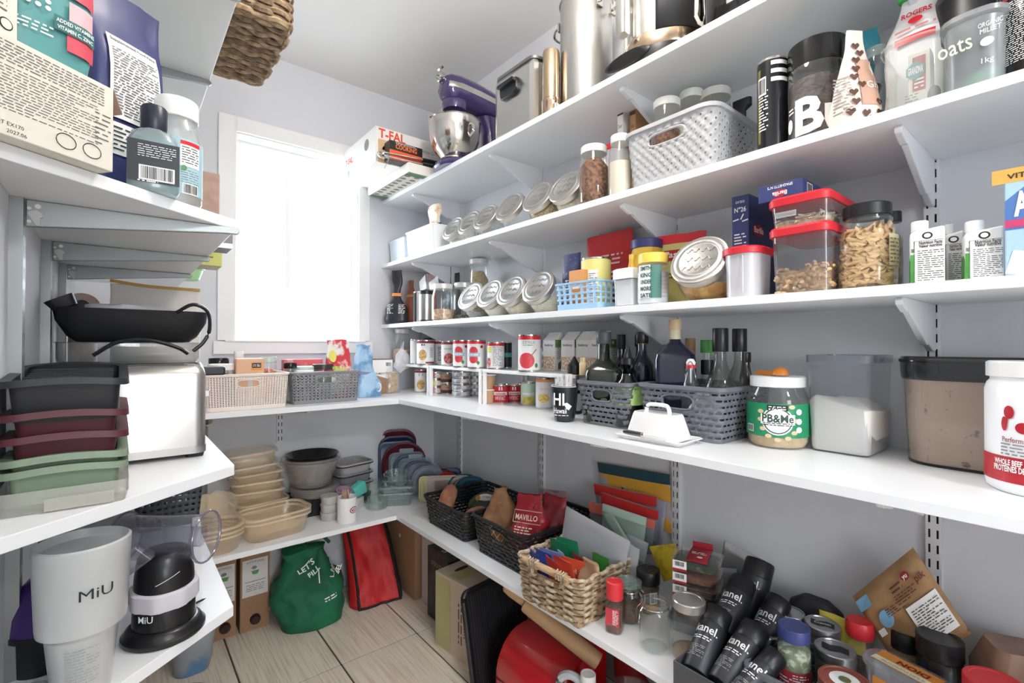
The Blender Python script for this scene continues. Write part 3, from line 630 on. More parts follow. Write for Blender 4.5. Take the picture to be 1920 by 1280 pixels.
pouch(t, 'bag_body', .1, .07, .16, CRM, topw=.3, topd=.012, seed=3, wr=.006, start=.4, end=.98)
pouch(t, 'gathered_top', .075, .03, .09, CRM, topw=1.3, topd=.035, seed=7, wr=.012, start=.0, end=.9)[0].location = (0, 0, .135)
m = MB(); m.loft([(.1, .014, 0, .004), (.1, .014, .014, .004)], X=TX(0, 0, .132, ry=.15)); m.build('bag_clip', M('purple_clip', '#34336b', .4, bump=(60, .03)), t)
t = thing('grain_pouch', 'clear pouch with blue print behind the first tilted jar', 'bag', (1.285, yof(880, 1.285, z+.1), z), RZR); pouch(t, 'pouch_body', .13, .05, .2, M('blue_clear_foil', '#dfe6ec', .25, noise_=(25, '#7fb0d8', .5, .58), bump=(30, .3)), seed=5, wr=.006)
OATS = M('rolled_oats', '#c9b690', .85, noise_=(220, '#8d7448', .45, .62), bump=(260, .8, .003)); RICE = M('white_rice', '#e3dccb', .8, noise_=(300, '#c2b8a0', .45, .6), bump=(300, .6, .002))
GRAN = M('granola', '#8a5c3c', .8, noise_=(110, '#4b2e1d', .42, .6), bump=(120, 1, .006)); FLOUR = M('pale_flour', '#ded3c3', .9, bump=(60, .1)); SUG = M('pale_sugar', '#e8e2d2', .85, bump=(300, .4, .001))
jl = 'second shelf on the right'
for u0, u1, fl, fz, lb in ((846, 884, SUG, .25, 'tilted jar beside the white bin, farthest on the second shelf'), (876, 914, SUG, .2, 'second tilted jar from the white bin on the second shelf'), (905, 947, RICE, .15, 'third tilted jar from the white bin on the second shelf'),
                    (947, 998, SUG, .12, 'nearly empty tilted jar left of the jar of oats'), (1000, 1052, OATS, .55, 'tilted jar half full of oats on the second shelf'), (1054, 1102, RICE, .5, 'tilted jar half hidden behind the granola jar')):
    cy, r, _ = RC(u0, u1, 1.14, z, 400); slant_jar(lb, 1.145, cy, z, .064 if u0 < 940 else .068, fl, fz, rz=RZR+.1)
GLID = M('grey_white_lid', '#dcdcd6', .4, bump=(60, .02))
cy, r, h_ = RC(1086, 1141, 1.085, z, 277); mason('jar of chunky brown granola with a whitish lid', 1.085, cy, z, r, h_, GLID, GRAN, .86, lidr=.86)
cy, r, h_ = RC(1141, 1185, 1.085, z, 256); mason('jar of pale flour between the granola jar and the light grey basket', 1.085, cy, z, r, h_, GLID, FLOUR, .62, lidr=.8)
ya = yof(1150, 1.22, z+.2); t = thing('food_container', 'frosted container with a red lid behind the jar of flour', 'container', (1.24, ya, z), RZR)
m = MB(); m.loft([(.11, .12, 0, .015), (.12, .13, .2, .018)]); m.build('tub', GL('frosted_plastic', '#f1f1f3', .55, '#eceef0', .2), t); m = MB(); m.loft([(.128, .138, .196, .02), (.128, .138, .21, .02), (.12, .13, .214, .02)]); m.build('lid', RED, t)
for u0, u1, xx, vt, c, lb in ((1166, 1190, 1.24, 207, '#efece6', 'upright white card box with dark print left in the light grey basket'), (1193, 1209, 1.25, 206, '#b98d62', 'narrow brown card box in the light grey basket')):
    yy = yof((u0+u1)/2, xx, z+.2); hh = zof(vt, xx, yy)-z-.01
    t, sx, sy = carton('recipe_box', lb, 'box', xx-.04, xx+.04, yy-.011, yy+.011, z+.008, hh, M('card'+c, c, .6, bump=(80, .03)), RZR, 'card boxes in the light grey basket')
    fl = lambda a, b: (a, -sy/2-.0005, b); patch(t, 'dark_band', sx, .012, M('brown_ink', '#4a352c', .6), fl, 0, hh-.02); text(t, 'Ster', .018, M('brown_ink', '#4a352c'), fl, 0, hh-.06, wid=.016)
# light grey woven basket
GRB = M('light_grey_plastic', '#b4b4b6', .45, bump=(200, .04))
ya, yb = yof(1178, 1.058, z+.03), yof(1332, 1.058, z+.03); bw = ya-yb; bx = (1.058+1.335)/2
t = thing('woven_basket', 'light grey woven plastic basket with an oval grip on the second shelf', 'basket', (bx, (ya+yb)/2, z), RZR)
bh = zof(252, 1.05, ya)-z
basket(t, GRB, bw, .255, bw*1.1, .29, bh, .035, lambda i, j: (i % 3 == 0 and j % 3 == 0) if ((i//3+j//3) % 2 == 0) else False, 264, 36, hand=.105, rim=.006,
       relief=lambda i, j: .0022*math.sin(PI*(i % 6)/3+PI*(j//3))+.001*math.sin(PI*j/1.5), hz=(.62, .82))
for u0, u1, xx, vt, lb, fl in ((1224, 1277, 1.16, 190, 'squat jar with a white lid at the front of the light grey basket', GRAN), (1273, 1321, 1.22, 174, 'jar with a pale grey lid in the middle of the light grey basket', RICE), (1312, 1372, 1.25, 172, 'jar with a clear lid at the back of the light grey basket', OATS)):
    cy, r, h_ = RC(u0, u1, xx, z, vt); mason(lb, xx, cy, z+.006, min(r, .045), h_-.006, GLID, fl, .7, group='jars in the light grey basket', lidr=.92)
cy, r, h_ = RC(1384, 1400, 1.3, z, 188); t = thing('black_scoop', 'small black plastic scoop leaning behind the light grey basket', 'scoop', (1.3, cy, z), RZR); m = MB(); m.loft([(.02, .012, 0, .005), (.02, .012, h_-.03, .005), (.05, .02, h_-.02, .009), (.05, .02, h_, .009)]); m.build('scoop_body', BLK, t)
# black striped tin
cy, r, h_ = RC(1419, 1479, 1.12, z, 118); t, f = can('black cylinder tin with three white stripes', 1.12, cy, z, r, h_, M('tin_black', '#15161a', .18, bump=(30, .02)), name='coffee_tin')
for q in range(3): band(t, 'white_stripe', r*.97+.0006, h_-.055+q*.018-.0, h_-.046+q*.018, WINK, -.1, 1.1, 10)
band(t, 'gold_side', r*.97+.0004, .03, h_-.02, M('gold_foil', '#8d7f45', .3, .6, bump=(30, .02)), -1.15, -.85, 5); barcode(t, .02, .04, cyl(r*.97, .0012, -.75), 0, h_-.06); fine(t, .022, .09, 14, WINK, cyl(r*.97, .0012, -.65), 0, .1, 5)
# big jar of chocolate chips
cy, r, h_ = RC(1476, 1590, 1.125, z, 86); t = thing('chocolate_jar', 'big clear jar of dark chocolate chips with a black lid and white lettering', 'jar', (1.13, cy+.002, z), face_cam(1.125, cy))
CHOC = M('chocolate_chips', '#5a4338', .5, noise_=(70, '#2a1c16', .42, .6), bump=(75, 1, .008)); q = h_-.045
jar_body(t, [(r*.92, .001), (r*.99, .006), (r, .015), (r, q-.02), (r*.98, q-.006), (r*.95, q)], CLEARP)
m = MB(); m.lathe([(r*.9, .004), (r*.965, .015), (r*.965, q*.8), (r*.5, q*.82), (0, q*.83)], cap1=False); m.build('chocolate_chips', CHOC, t)
lid(t, r*1.0, q-.006, .051, M('black_lid_gloss', '#141414', .15, bump=(30, .01))); f = cyl(r, .001, -.1)
text(t, 'Bu', .1, WINK, f, .012, .05, .035, cuts=14); fine(t, .025, .015, 2, WINK, cyl(r, .001, -.95), 0, .075, 3); patch(t, 'leaf_print', .018, .03, WINK, cyl(r, .001, -1.1), 0, .045, shape='ellipse')
# heart chocolate bag, teal bag
cy = yof(1598, 1.07, z+.05); hh = zof(52, 1.07, cy)-z; t = thing('chocolate_bag', 'tan standing pouch printed with brown chocolate hearts', 'bag', (1.085, cy, z), math.radians(-40))
o, f = pouch(t, 'pouch_body', .085, .06, hh, M('tan_pouch', '#e4d5c8', .4, bump=(25, .15)), topw=.35, topd=.003, seed=11, wr=.003, start=.1, end=1, botw=1.0)
patch(t, 'salmon_panel', .035, hh*.5, M('salmon_print', '#c29b85', .5), f, .01, hh*.42, nu=3, nv=8)
HEART = [(0, -.5), (.5, .1), (.42, .42), (.2, .5), (0, .28), (-.2, .5), (-.42, .42), (-.5, .1)]; BRN = M('brown_heart_ink', '#57362a', .5); R_ = random.Random(4)
for q, (a, b) in enumerate(((-.028, .1), (.0, .08), (.028, .09), (-.02, .2), (-.024, .3), (-.005, .38), (-.02, .47), (-.014, .56), (-.01, .66), (.006, .74), (-.006, .82), (.03, .2), (.012, .03))):
    wt = 1-.6*b; patch(t, 'heart_print', .015, .014, BRN, lift(f, .0006), a*wt, b*hh, shape=HEART)
text(t, 'Gh', .02, WINK, lift(f, .0006), .016, hh*.38); fine(t, .02, hh*.4, 12, GINK, lift(f, .0006), -.033, hh*.3, 8)
cy = yof(1612, 1.245, z+.1); t = thing('snack_bag', 'teal foil bag folded over with a dark clip beside the heart pouch', 'bag', (1.245, cy, z), RZR); hh = zof(64, 1.245, cy)-z
TEAL = M('teal_foil', '#3e9db0', .3, bump=(35, .4)); o, f = pouch(t, 'bag_body', .085, .08, hh*.55, TEAL, topw=.35, topd=.02, seed=13, wr=.006, start=.3, end=1); o2, f2 = pouch(t, 'folded_top', .05, .02, hh*.5, TEAL, topw=1.6, topd=.006, seed=14, wr=.006, start=0, end=.6); o2.location = (-.005, 0, hh*.5)
m = MB(); m.loft([(.05, .022, 0, .005), (.05, .022, .014, .005)], X=TX(.01, 0, hh*.5, ry=.3)); m.build('bag_clip', M('navy_clip', '#1c2238', .4, bump=(50, .02)), t); patch(t, 'picture_print', .05, .045, M('snack_print', '#4a3a30', .5, noise_=(80, '#d8c9b0', .45, .6)), f, .01, hh*.2, nu=4, nv=4); fine(o2, .05, .03, 4, WINK, lift(f2, .002), 0, hh*.3, 5, rot=-1.2)
cy, r, h_ = RC(1622, 1672, 1.22, z, 92); mason('plain glass jar behind the teal bag', 1.22, cy, z, r, h_, GL('lid_glass', '#eef3f1', .3), None, lidr=.95)
# clear tub with a package in it, sugar bag
ya, yb = yof(1650, 1.06, z+.1), yof(1764, 1.06, z+.1); hh = zof(92, 1.06, ya)-z; t = thing('clear_tub', 'clear open plastic tub holding a molasses-brown printed packet and a sugar bag', 'container', (1.06+.115, (ya+yb)/2, z), RZR); w_ = ya-yb
TUB = GL('cloudy_tub', '#eef1f0', .2, '#d8dcdc', .08)
m = MB(); m.loft([(w_*.94, .2, .0, .02), (w_, .225, hh-.006, .03), (w_+.012, .237, hh-.004, .032), (w_+.012, .237, hh, .032), (w_, .225, hh, .03)], cap1=False); m.build('tub_body', TUB, t)
t2, sx, sy = carton('packet', 'white and red printed packet standing inside the clear tub', 'packet', 1.085, 1.12, yb+.018, ya-.035, z+.004, hh*.82, M('packet_cream', '#e4ddd0', .5, bump=(60, .1)), RZR)
f = flat(sy/2); sx2 = sx; patch(t2, 'red_panel', sx2*.6, hh*.5, M('dull_red_print', '#b2615c', .5), f, .0, hh*.5); patch(t2, 'teal_badge', sx2*.86, .035, M('teal_badge', '#7b9d9d', .5), lift(f, .0006), -.005, hh*.55, shape=[(-.5, -.2), (0, -.5), (.5, -.2), (.5, .2), (0, .5), (-.5, .2)])
text(t2, 'GRANDMA', .018, WINK, lift(f, .0012), -.005, hh*.55, .03, wid=sx2*.7); fine(t2, sx2*.45, .02, 3, WINK, lift(f, .0006), 0, hh*.36, 3); patch(t2, 'bowl_print', sx2*.6, .03, M('bowl_print', '#6c6662', .5), lift(f, .0004), .02, hh*.13, shape='ellipse'); fine(t2, .02, .02, 4, GINK, lift(f, .0006), -sx2*.32, hh*.15, 2)
cy = yof(1722, 1.2, z+.2); hh2 = zof(-8, 1.2, cy)-z; t3 = thing('sugar_bag', 'white sugar bag with red print rising above the clear tub', 'bag', (1.2, cy, z+.004), RZR); o, f = pouch(t3, 'bag_body', .105, .06, hh2, M('sugar_paper', '#ecebe9', .5, bump=(25, .2)), topw=.45, topd=.01, seed=21, wr=.004, start=.6, end=1)
text(t3, 'ROGERS', .015, RED, lift(f, .002), 0, hh2*.83, .03, wid=.045); patch(t3, 'red_seal', .022, .014, RED, lift(f, .0025), 0, hh2*.77, shape='ellipse'); fine(t3, .06, .012, 1, M('rose_ink', '#c58a8a', .5), lift(f, .0025), 0, hh2*.71, 3); patch(t3, 'red_bar', .06, .014, RED, lift(f, .0025), .0, hh2*.63, nu=4)
m = MB(); m.loft([(.05, .016, 0, .004), (.05, .016, .02, .004)], X=TX(-.005, -.004, hh2*.97)); m.build('bag_clip', M('green_clip', '#46c15c', .4, bump=(40, .02)), t3)
# oats container
ya, yb = yof(1764, 1.058, z+.1), yof(1882, 1.058, z+.1); hh = zof(44, 1.058, ya)-z; w_ = ya-yb; t = thing('food_container', 'frosted container with handwritten oats lettering', 'container', (1.058+.12, (ya+yb)/2, z), RZR)
FRO = GL('hazy_plastic', '#dfe2e2', .42, '#b9bec0', .25); m = MB(); m.loft([(w_*.94, .215, 0, .03), (w_*.98, .23, .01, .03), (w_, .24, hh-.012, .03), (w_+.012, .25, hh-.008, .034), (w_+.012, .25, hh, .034), (w_*.9, .22, hh+.004, .034)]); m.build('tub', FRO, t)
f = flat(.121); text(t, 'oats', .038, M('pale_green_marker', '#dfe3c4', .6), f, -w_*.27, hh*.6, .004, wid=.042, rot=.1); text(t, 'ORGANIC', .011, WINK, f, w_*.3, hh*.76, wid=.028); text(t, 'MILLET', .011, WINK, f, w_*.3, hh*.68, wid=.024); text(t, '1kg', .012, WINK, f, w_*.24, hh*.3); patch(t, 'round_badge', .016, .014, WINK, f, w_*.25, hh*.54, shape='ellipse')
m = MB(); m.lathe([(.05, .003), (.05, .03), (.042, .045), (0, .05)], n=24, cap1=False, X=TX(.02, -.03, 0)); m.build('green_scoop', M('green_scoop', '#7fc8a0', .4, bump=(40, .02)), t)
cy = yof(1834, 1.2, z+.2); t = thing('honey_jar', 'dark jar with white lettering standing behind the oats container', 'jar', (1.225, cy-.005, z+hh+.006), face_cam(1.2, cy)); r = .072; jar_body(t, [(r*.9, 0), (r, .01), (r, .1), (r*.8, .13), (r*.8, .14)], M('dark_jar', '#1b1718', .15, bump=(20, .01))); lid(t, r*.82, .135, .022, BLK); f = cyl(r, .001)
band(t, 'black_label', r, .012, .09, M('label_black', '#141416', .35, bump=(30, .01)), -1.4, 1.4, 14); text(t, 'NATURONEY', .016, WINK, lift(f, .001), .0, .036, .02, wid=.09, cuts=10)
cy = yof(1950, 1.14, z+.1); t = thing('supplement_tub', 'dark tub with white small print at the right picture edge', 'tub', (1.13, cy, z), face_cam(1.13, cy)); r = .05; jar_body(t, [(r*.95, 0), (r, .01), (r, .16), (r*.85, .18), (r*.85, .2)], M('dark_jar', '#1b1718')); lid(t, r*.9, .19, .02, BLK); fine(t, .06, .1, 30, WINK, cyl(r, .001, -.5), 0, .08, 6); patch(t, 'red_corner', .03, .03, M('dark_red_ink', '#8b1e22', .5), cyl(r, .0008, -.6), 0, .15, nu=4)
# ============================================================ THIRD SHELF (right)
z = ZR2+.0005
def bagR(name, label, u0, u1, x, vt, d, mat, seed=0, cat='bag', zz=None, rz=RZR, group=None, hscale=None, **k):
    zb = z if zz is None else zz; y = yof((u0+u1)/2, x, zb+.05); w_ = (u1-u0)*mpp(x, y, zb+.05)*1.05; hh = zof(vt, x, y)-zb
    t = thing(name, label, cat, (x, y, zb), rz, group); o, f = pouch(t, 'bag_body', w_, d, hh, mat, seed=seed, **k); return t, f, w_, hh
BFO = M('black_foil', '#2b2d33', .28, bump=(30, .35)); RUS = M('russet_foil', '#8e4f3b', .35, bump=(30, .3))
hh = zof(508, 1.06, 2.24)-z; cy = 2.24; t = thing('coffee_bag', 'black coffee bag tied with an orange band at the far end of the pasta shelf', 'bag', (1.085, 2.245, z), math.radians(-35)); k_ = mpp(1.1, cy, z)
o, f = pouch(t, 'bag_body', .115, .075, hh*.55, BFO, topw=.28, topd=.02, seed=31, wr=.004, start=.45, end=1); o2, f2 = pouch(t, 'twisted_top', .03, .018, hh*.5, BFO, topw=1.7, topd=.014, seed=32, wr=.006, start=0, end=.7, botw=1); o2.location = (0, 0, hh*.52)
m = MB(); m.loft([(.05, .028, 0, .01), (.05, .028, .015, .01)], X=TX(0, 0, hh*.53)); m.build('orange_band', M('orange_band', '#e8935a', .5, bump=(40, .03)), t)
for q, s_ in ((-.028, 1), (.028, 2)): fine(t, .03, .05, 8, WINK, lift(f, .0015), q, hh*.28, s_)
t, f, w_, hh = bagR('coffee_bag', 'narrow russet brown bag folded shut with a gold clip', 757, 784, 1.16, 526, .06, RUS, 33, topw=.5, topd=.02, wr=.005); m = MB(); m.loft([(.055, .02, 0, .004), (.055, .02, .012, .004)], X=TX(0, -.006, hh*.62)); m.build('gold_clip', M('gold_clip', '#c5a557', .4, bump=(30, .02)), t); fine(t, .025, .07, 9, M('peach_ink', '#e0b49c', .5), lift(f, .002), 0, hh*.3, 4)
cy, r, h_ = RC(772, 790, 1.1, z, 547); t, f = can('slim black and white tin behind the steel canister', 1.11, cy+.005, z, r, h_, M('tin_bw', '#e4e4e2', .3, bump=(30, .01)), name='tea_tin'); band(t, 'black_side', r*.97+.0005, .006, h_-.006, BLKM, -1.6, -.3, 8)
cy, r, h_ = RC(785, 813, 1.08, z, 545); t = thing('steel_canister', 'short brushed steel canister with a black band on the pasta shelf', 'canister', (1.08, cy, z)); m = MB(); m.lathe([(r*.98, 0), (r, .004), (r, h_-.018)], n=28, cap1=False); m.build('body', STEEL, t); m = MB(); m.lathe([(r*1.0, h_-.018), (r*1.01, h_-.016), (r*1.01, h_-.002), (r*.9, h_), (0, h_)], n=28, cap1=False); m.build('black_collar', BLK, t); m = MB(); m.lathe([(r*1.005, .0), (r*1.005, .008)], n=28, cap0=False, cap1=False); m.build('foot_ring', BLK, t)
t2 = thing('plastic_cup', 'clear angular plastic cup lying on the steel canister', 'cup', (1.085, cy, z+h_+.026), RZR); m = MB(); m.loft([(.05, .05, -.025, .004), (.07, .065, .045, .006)], cap1=False, X=TX(0, 0, 0, ry=1.35)); m.build('cup_body', GL('milky_clear', '#f2f4f6', .3, '#e6eaee', .1), t2)
t, f, w_, hh = bagR('spice_pouch', 'rust red pouch with white lettering at the back of the pasta shelf', 794, 824, 1.27, 500, .03, M('rust_pouch', '#bf5a34', .4, bump=(30, .2)), 35, topd=.003); text(t, 'INDIA', .02, WINK, lift(f, .002), 0, hh*.72, .02, wid=w_*.7)
t, f, w_, hh = bagR('spice_pouch', 'dark picture pouch with a red emblem at the back of the pasta shelf', 823, 852, 1.28, 500, .03, M('slate_pouch', '#4d565c', .3, noise_=(20, '#a9b4ba', .5, .62), bump=(30, .2)), 36, topd=.003); patch(t, 'red_emblem', w_*.8, .03, M('emblem_red', '#c22b34', .5), lift(f, .002), -.0, hh*.72, shape=[(-.5, -.5), (.5, -.1), (.5, .5), (-.3, .3)])
bagR('spice_pouch', 'plain black pouch leaning at the back of the pasta shelf', 850, 864, 1.29, 512, .03, BLKM, 37, topd=.01)
ML = M('white_tin_lid', '#e2e2e0', .3, .3, bump=(50, .02)); SHELLS = M('pasta_shells', '#c49a7c', .7, noise_=(60, '#e6d0b8', .45, .6), bump=(70, 1, .008)); SEEDS = M('green_seeds', '#6b6d5b', .7, noise_=(120, '#c9cbb8', .5, .62), bump=(120, 1, .004)); SALT = M('grey_seeds', '#bdbbb2', .8, noise_=(250, '#8d8b84', .45, .6), bump=(220, .6, .002))
cy, r, h_ = RC(809, 851, 1.085, z, 533); mason('clear jar with brown pasta shells at the bottom', 1.085, cy, z, r, h_, ML, SHELLS, .33, lidr=.86)
cy, r, h_ = RC(849, 889, 1.17, z, 531); mason('clear jar with green seeds at the bottom', 1.17, cy, z, r, h_, ML, SEEDS, .16, lidr=.86)
cy, r, h_ = RC(880, 916, 1.26, z, 487); mason('tall jar of grain behind the tilted jars on the pasta shelf', 1.26, cy, z, r, h_, ML, OATS, .85, lidr=.95)
for u0, u1, fl, fz, lb in ((872, 930, SALT, .22, 'tilted jar of grey seeds, farthest of the row left of the blue basket'), (908, 968, SUG, .5, 'tilted jar half full of pale grain, second of the row left of the blue basket'), (945, 1010, RICE, .42, 'tilted jar of rice, third of the row left of the blue basket'), (994, 1062, RICE, .48, 'tilted jar of rice right beside the blue basket')):
    cy = yof((u0+u1)/2, 1.14, z+.07); slant_jar(lb, 1.14, cy, z, .069, fl, fz, rz=RZR+.1)
# blue basket and what stands in it
BLU = M('light_blue_plastic', '#9cc4e4', .4, bump=(100, .02)); ya, yb = yof(1042, 1.062, z+.03), yof(1122, 1.062, z+.03); bw = ya-yb; bh = zof(528, 1.062, (ya+yb)/2)-z
t = thing('small_basket', 'small light blue plastic basket with round holes', 'basket', (1.062+.095, (ya+yb)/2, z), RZR)
basket(t, BLU, bw*.97, .18, bw, .195, bh, .008, lambda i, j: i % 5 in (1, 2, 3) and j % 5 in (1, 2, 3) and j > 4, 150, 26, hand=.042, rim=.003, hz=(.6, .85), t0=.18, t1=.95)
t, f, w_, hh = bagR('rice_bag', 'navy bag with white script standing in the blue basket', 1050, 1094, 1.16, 476, .04, M('navy_pouch', '#2c2f66', .4, noise_=(90, '#6c70a8', .6, .7), bump=(30, .2)), 41, zz=z+.003, topd=.004); text(t, 'Tilda', .03, WINK, lift(f, .002), .012, hh*.48, .01, wid=.05)
ya2 = yof(1080, 1.085, z+.1); t, sx, sy = carton('tea_box', 'small orange carton at the front of the blue basket', 'box', 1.085, 1.135, ya2-.03, ya2+.03, z+.003, zof(508, 1.085, ya2)-z, M('orange_card', '#d9985a', .5, bump=(50, .03)), RZR); patch(t, 'cream_flap', .03, .012, PAPERW, flat(sy/2), 0, .07)
cy, r, h_ = RC(1098, 1162, 1.17, z, 488); t, f = can('pale yellow and white canister in the blue basket', 1.15, cy+.01, z+.003, r*.9, h_, M('pale_yellow_label', '#e3dc8a', .5, bump=(30, .02)), name='baking_canister', rz=face_cam(1.15, cy)-.2); patch(t, 'white_panel', .03, h_*.6, WINK, f, 0, h_*.45, nu=4); fine(t, .026, h_*.5, 12, GINK, lift(f, .0008), 0, h_*.45, 8)
t, f, w_, hh = bagR('flour_bag', 'bright red bag with small white print behind the blue basket', 1092, 1192, 1.28, 437, .05, M('bright_red_bag', '#c8272b', .4, bump=(20, .2)), 42, topd=.004, topw=1.02, wr=.004); fine(t, w_*.7, hh*.38, 7, M('rose_white', '#f0c6c2', .5), lift(f, .003), 0, hh*.55, 12)
t, f, w_, hh = bagR('zip_bag', 'clear zip bag with a blue seal rising behind the red bag', 1118, 1186, 1.325, 416, .02, GL('bag_film', '#f3f5f8', .18, '#dfe5ec', .15), 43, topd=.002, wr=.006); m = MB(); m.tube([(-w_*.5, -.004, hh*.88), (-w_*.2, -.006, hh*.95), (w_*.2, -.006, hh*.985), (w_*.5, -.004, hh*.97)], .003, n=6); m.build('zip_seal', M('blue_zip', '#8fb1dd', .4, bump=(30, .02)), t)
# clear white box container, jars with yellow and blue lids
ya, yb = yof(1143, 1.06, z+.05), yof(1180, 1.06, z+.05); hh = zof(505, 1.06, ya)-z; w_ = ya-yb; t = thing('food_container', 'square clear container of white powder with a white lid beside the blue basket', 'container', (1.06+.07, (ya+yb)/2-.005, z), RZR)
m = MB(); m.loft([(w_*.92, .12, 0, .008), (w_*.96, .13, hh-.02, .01)], cap1=False); m.build('tub', CLEARP, t); m = MB(); m.loft([(w_*.88, .113, .004, .008), (w_*.9, .12, hh*.7, .01)]); m.build('white_powder', M('white_powder', '#f0f1f3', .8, bump=(40, .1)), t); m = MB(); m.loft([(w_, .138, hh-.03, .01), (w_, .138, hh-.004, .012), (w_*.9, .12, hh, .01)]); m.build('lid', WPL, t)
YEL = M('yellow_plastic', '#f0d25a', .4, bump=(40, .02)); cy, r, h_ = RC(1190, 1250, 1.085, z, 476); t = thing('baking_powder_jar', 'clear jar with a green and white label and yellow lid', 'jar', (1.095, cy, z), face_cam(1.095, cy)); q = h_-.022
jar_body(t, [(r*.93, 0), (r, .006), (r, q-.01), (r*.9, q)], CLEARP); m = MB(); m.lathe([(r*.9, .003), (r*.96, .01), (r*.96, q*.75), (0, q*.76)], cap1=False); m.build('white_powder', M('white_powder'), t); lid(t, r*.93, q-.004, .026, YEL, ridged=True); f = cyl(r, .001)
band(t, 'green_panel', r+.0004, .016, q*.9, M('smith_green', '#4e8076', .5, bump=(30, .02)), -.15, .55, 8); band(t, 'white_panel', r+.0004, .016, q*.9, WINK, -1.0, -.15, 8)
for i, wd in enumerate(('SMITH', 'KING', 'UNDER', 'MORE', 'SATE')): text(t, wd, .015, M('dark_green_ink', '#2f5f58', .5), lift(cyl(r, .001, -.45), .0012), 0, q*.82-i*.0175, .03, wid=.03)
mb = MB()
for i in range(9): mb.add([cyl(r, .0022, .75)(a, .02+i*q*.09+b) for a, b in ((-.008, 0), (.008, 0), (.008, .0007), (-.008, .0007))], [(0, 1, 2, 3)])
mb.build('measuring_marks', M('measure_red', '#b86a6a', .5), t, smooth=0)
cy, r, h_ = RC(1180, 1245, 1.2, z, 451); t = thing('peanut_butter_jar', 'yellow jar with a dark blue lid behind the green label jar', 'jar', (1.2, cy, z), face_cam(1.2, cy)); q = h_-.022; jar_body(t, [(r*.93, 0), (r, .008), (r, q*.8), (r*.85, q*.95), (r*.85, q)], M('yellow_jar', '#e9bd48', .3, bump=(30, .02)), name='jar_body'); lid(t, r*.92, q-.004, .026, M('navy_lid', '#3a3f76', .4, bump=(30, .02)), ridged=True)
cy, r, h_ = RC(1176, 1192, 1.15, z, 476); t = thing('mustard_bottle', 'slim yellow bottle between the clear container and the blue lidded jar', 'bottle', (1.15, cy, z)); m = MB(); m.lathe([(r*.9, 0), (r, .01), (r, h_*.7), (r*.6, h_*.85), (r*.5, h_*.95), (0, h_)], cap1=False, n=20); m.build('bottle_body', M('yellow_jar'), t); lid(t, r*.6, h_*.9, .014, YEL)
# pasta bag
PASY = M('pasta_bag_yellow', '#d9cf86', .35, bump=(25, .2)); cy = yof(1277, 1.235, z+.05); hh = zof(438, 1.235, cy)-z
t = thing('pasta_bag', 'yellow pasta bag with a red top and red badge', 'bag', (1.235, cy, z), math.radians(-75)); o, f = pouch(t, 'bag_body', .125, .06, hh, PASY, topw=1.12, topd=.004, seed=45, wr=.004, start=.5, end=.95, mats=[PASY, RED], mfn=lambda a, i: 1 if a > .86 else 0)
patch(t, 'red_badge', .07, .032, M('badge_red', '#b5241f', .4), lift(f, .002), -.012, hh*.7, shape=[(-.5, -.4), (-.4, -.5), (.4, -.5), (.5, -.4), (.5, .4), (.4, .5), (-.4, .5), (-.5, .4)]); text(t, 'Pasta', .026, WINK, lift(f, .0035), -.012, hh*.7, .02, wid=.055); text(t, 'PANTRY', .017, M('dark_red_ink'), lift(f, .003), .006, hh*.52, .03, wid=.05); fine(t, .045, .02, 2, M('olive_ink', '#8a7c34', .6), lift(f, .003), 0, hh*.42, 4)
cy = yof(1328, 1.13, z+.07); slant_jar('largest tilted jar, holding broken pasta, right of the pasta bag', 1.135, cy, z, .075, M('broken_pasta', '#c08a3c', .6, noise_=(50, '#dcae62', .45, .6), bump=(60, 1, .008)), .33, rz=RZR+.1)
# pasta boxes and stacked containers
BAR = M('pasta_blue_card', '#333f73', .4, bump=(40, .02)); ya, yb = yof(1372, 1.15, z+.15), yof(1404, 1.15, z+.15)
t, sx, sy = carton('pasta_box', 'upright dark blue pasta box behind the small red lidded container', 'box', 1.15, 1.31, yb, ya, z, zof(370, 1.15, ya)-z, BAR, RZR); hh = zof(370, 1.15, ya)-z; f = flat(sy/2); text(t, 'N°26', .016, WINK, f, 0, hh-.035, .02, wid=.028); text(t, 'orzo', .012, WINK, f, 0, hh-.015); fine(t, sx*.7, hh*.45, 16, WINK, f, 0, hh*.42, 6)
mb = MB()
for q in ((-.01, .0, .5), (.005, .006, -.4), (.012, -.004, .5)): mb.loft([(.003, .0006, -.007, .0002), (.003, .0006, .007, .0002)], X=TX(q[0], -sy/2-.0006, hh-.058+q[1], ry=q[2]+.9))
mb.build('pasta_print', WINK, t, smooth=0); f2 = lambda a, b: (sx/2+.0005, a, b); patch(t, 'red_oval', .06, .03, M('barilla_red', '#a8202c', .4), f2, -.03, hh*.68, shape='ellipse'); text(t, 'Barilla', .02, WINK, lift(f2, .0006), -.03, hh*.68, .02); patch(t, 'pasta_window', .08, .03, OATS, f2, -.03, hh*.4)
MILK = GL('milky_plastic', '#e8e8ea', .72, '#e3e4e8', .25); REDL = M('red_lid_plastic', '#cf2733', .4, bump=(60, .02))
cy, r, h_ = RC(1356, 1438, 1.09, z, 466); t = thing('food_container', 'milky oval container with a red lid in front of the pasta box', 'container', (1.105, cy, z), RZR); w_ = r*1.75
m = MB(); m.loft([(w_*.93, .1, 0, .03), (w_, .11, h_-.01, .035)], k=6); m.build('tub', MILK, t); m = MB(); m.loft([(w_+.012, .122, h_-.016, .04), (w_+.014, .124, h_-.004, .042), (w_+.004, .114, h_, .04)], k=6); m.build('lid', REDL, t); m = MB(); m.tube([(-w_*.2+a, -.0565, b) for a, b in ((-.0, .01), (-.0, h_*.75), (.006, h_*.82), (.024, h_*.82), (.03, h_*.75), (.03, .01))], .0012, n=5); m.build('moulded_ridge', MILK, t)
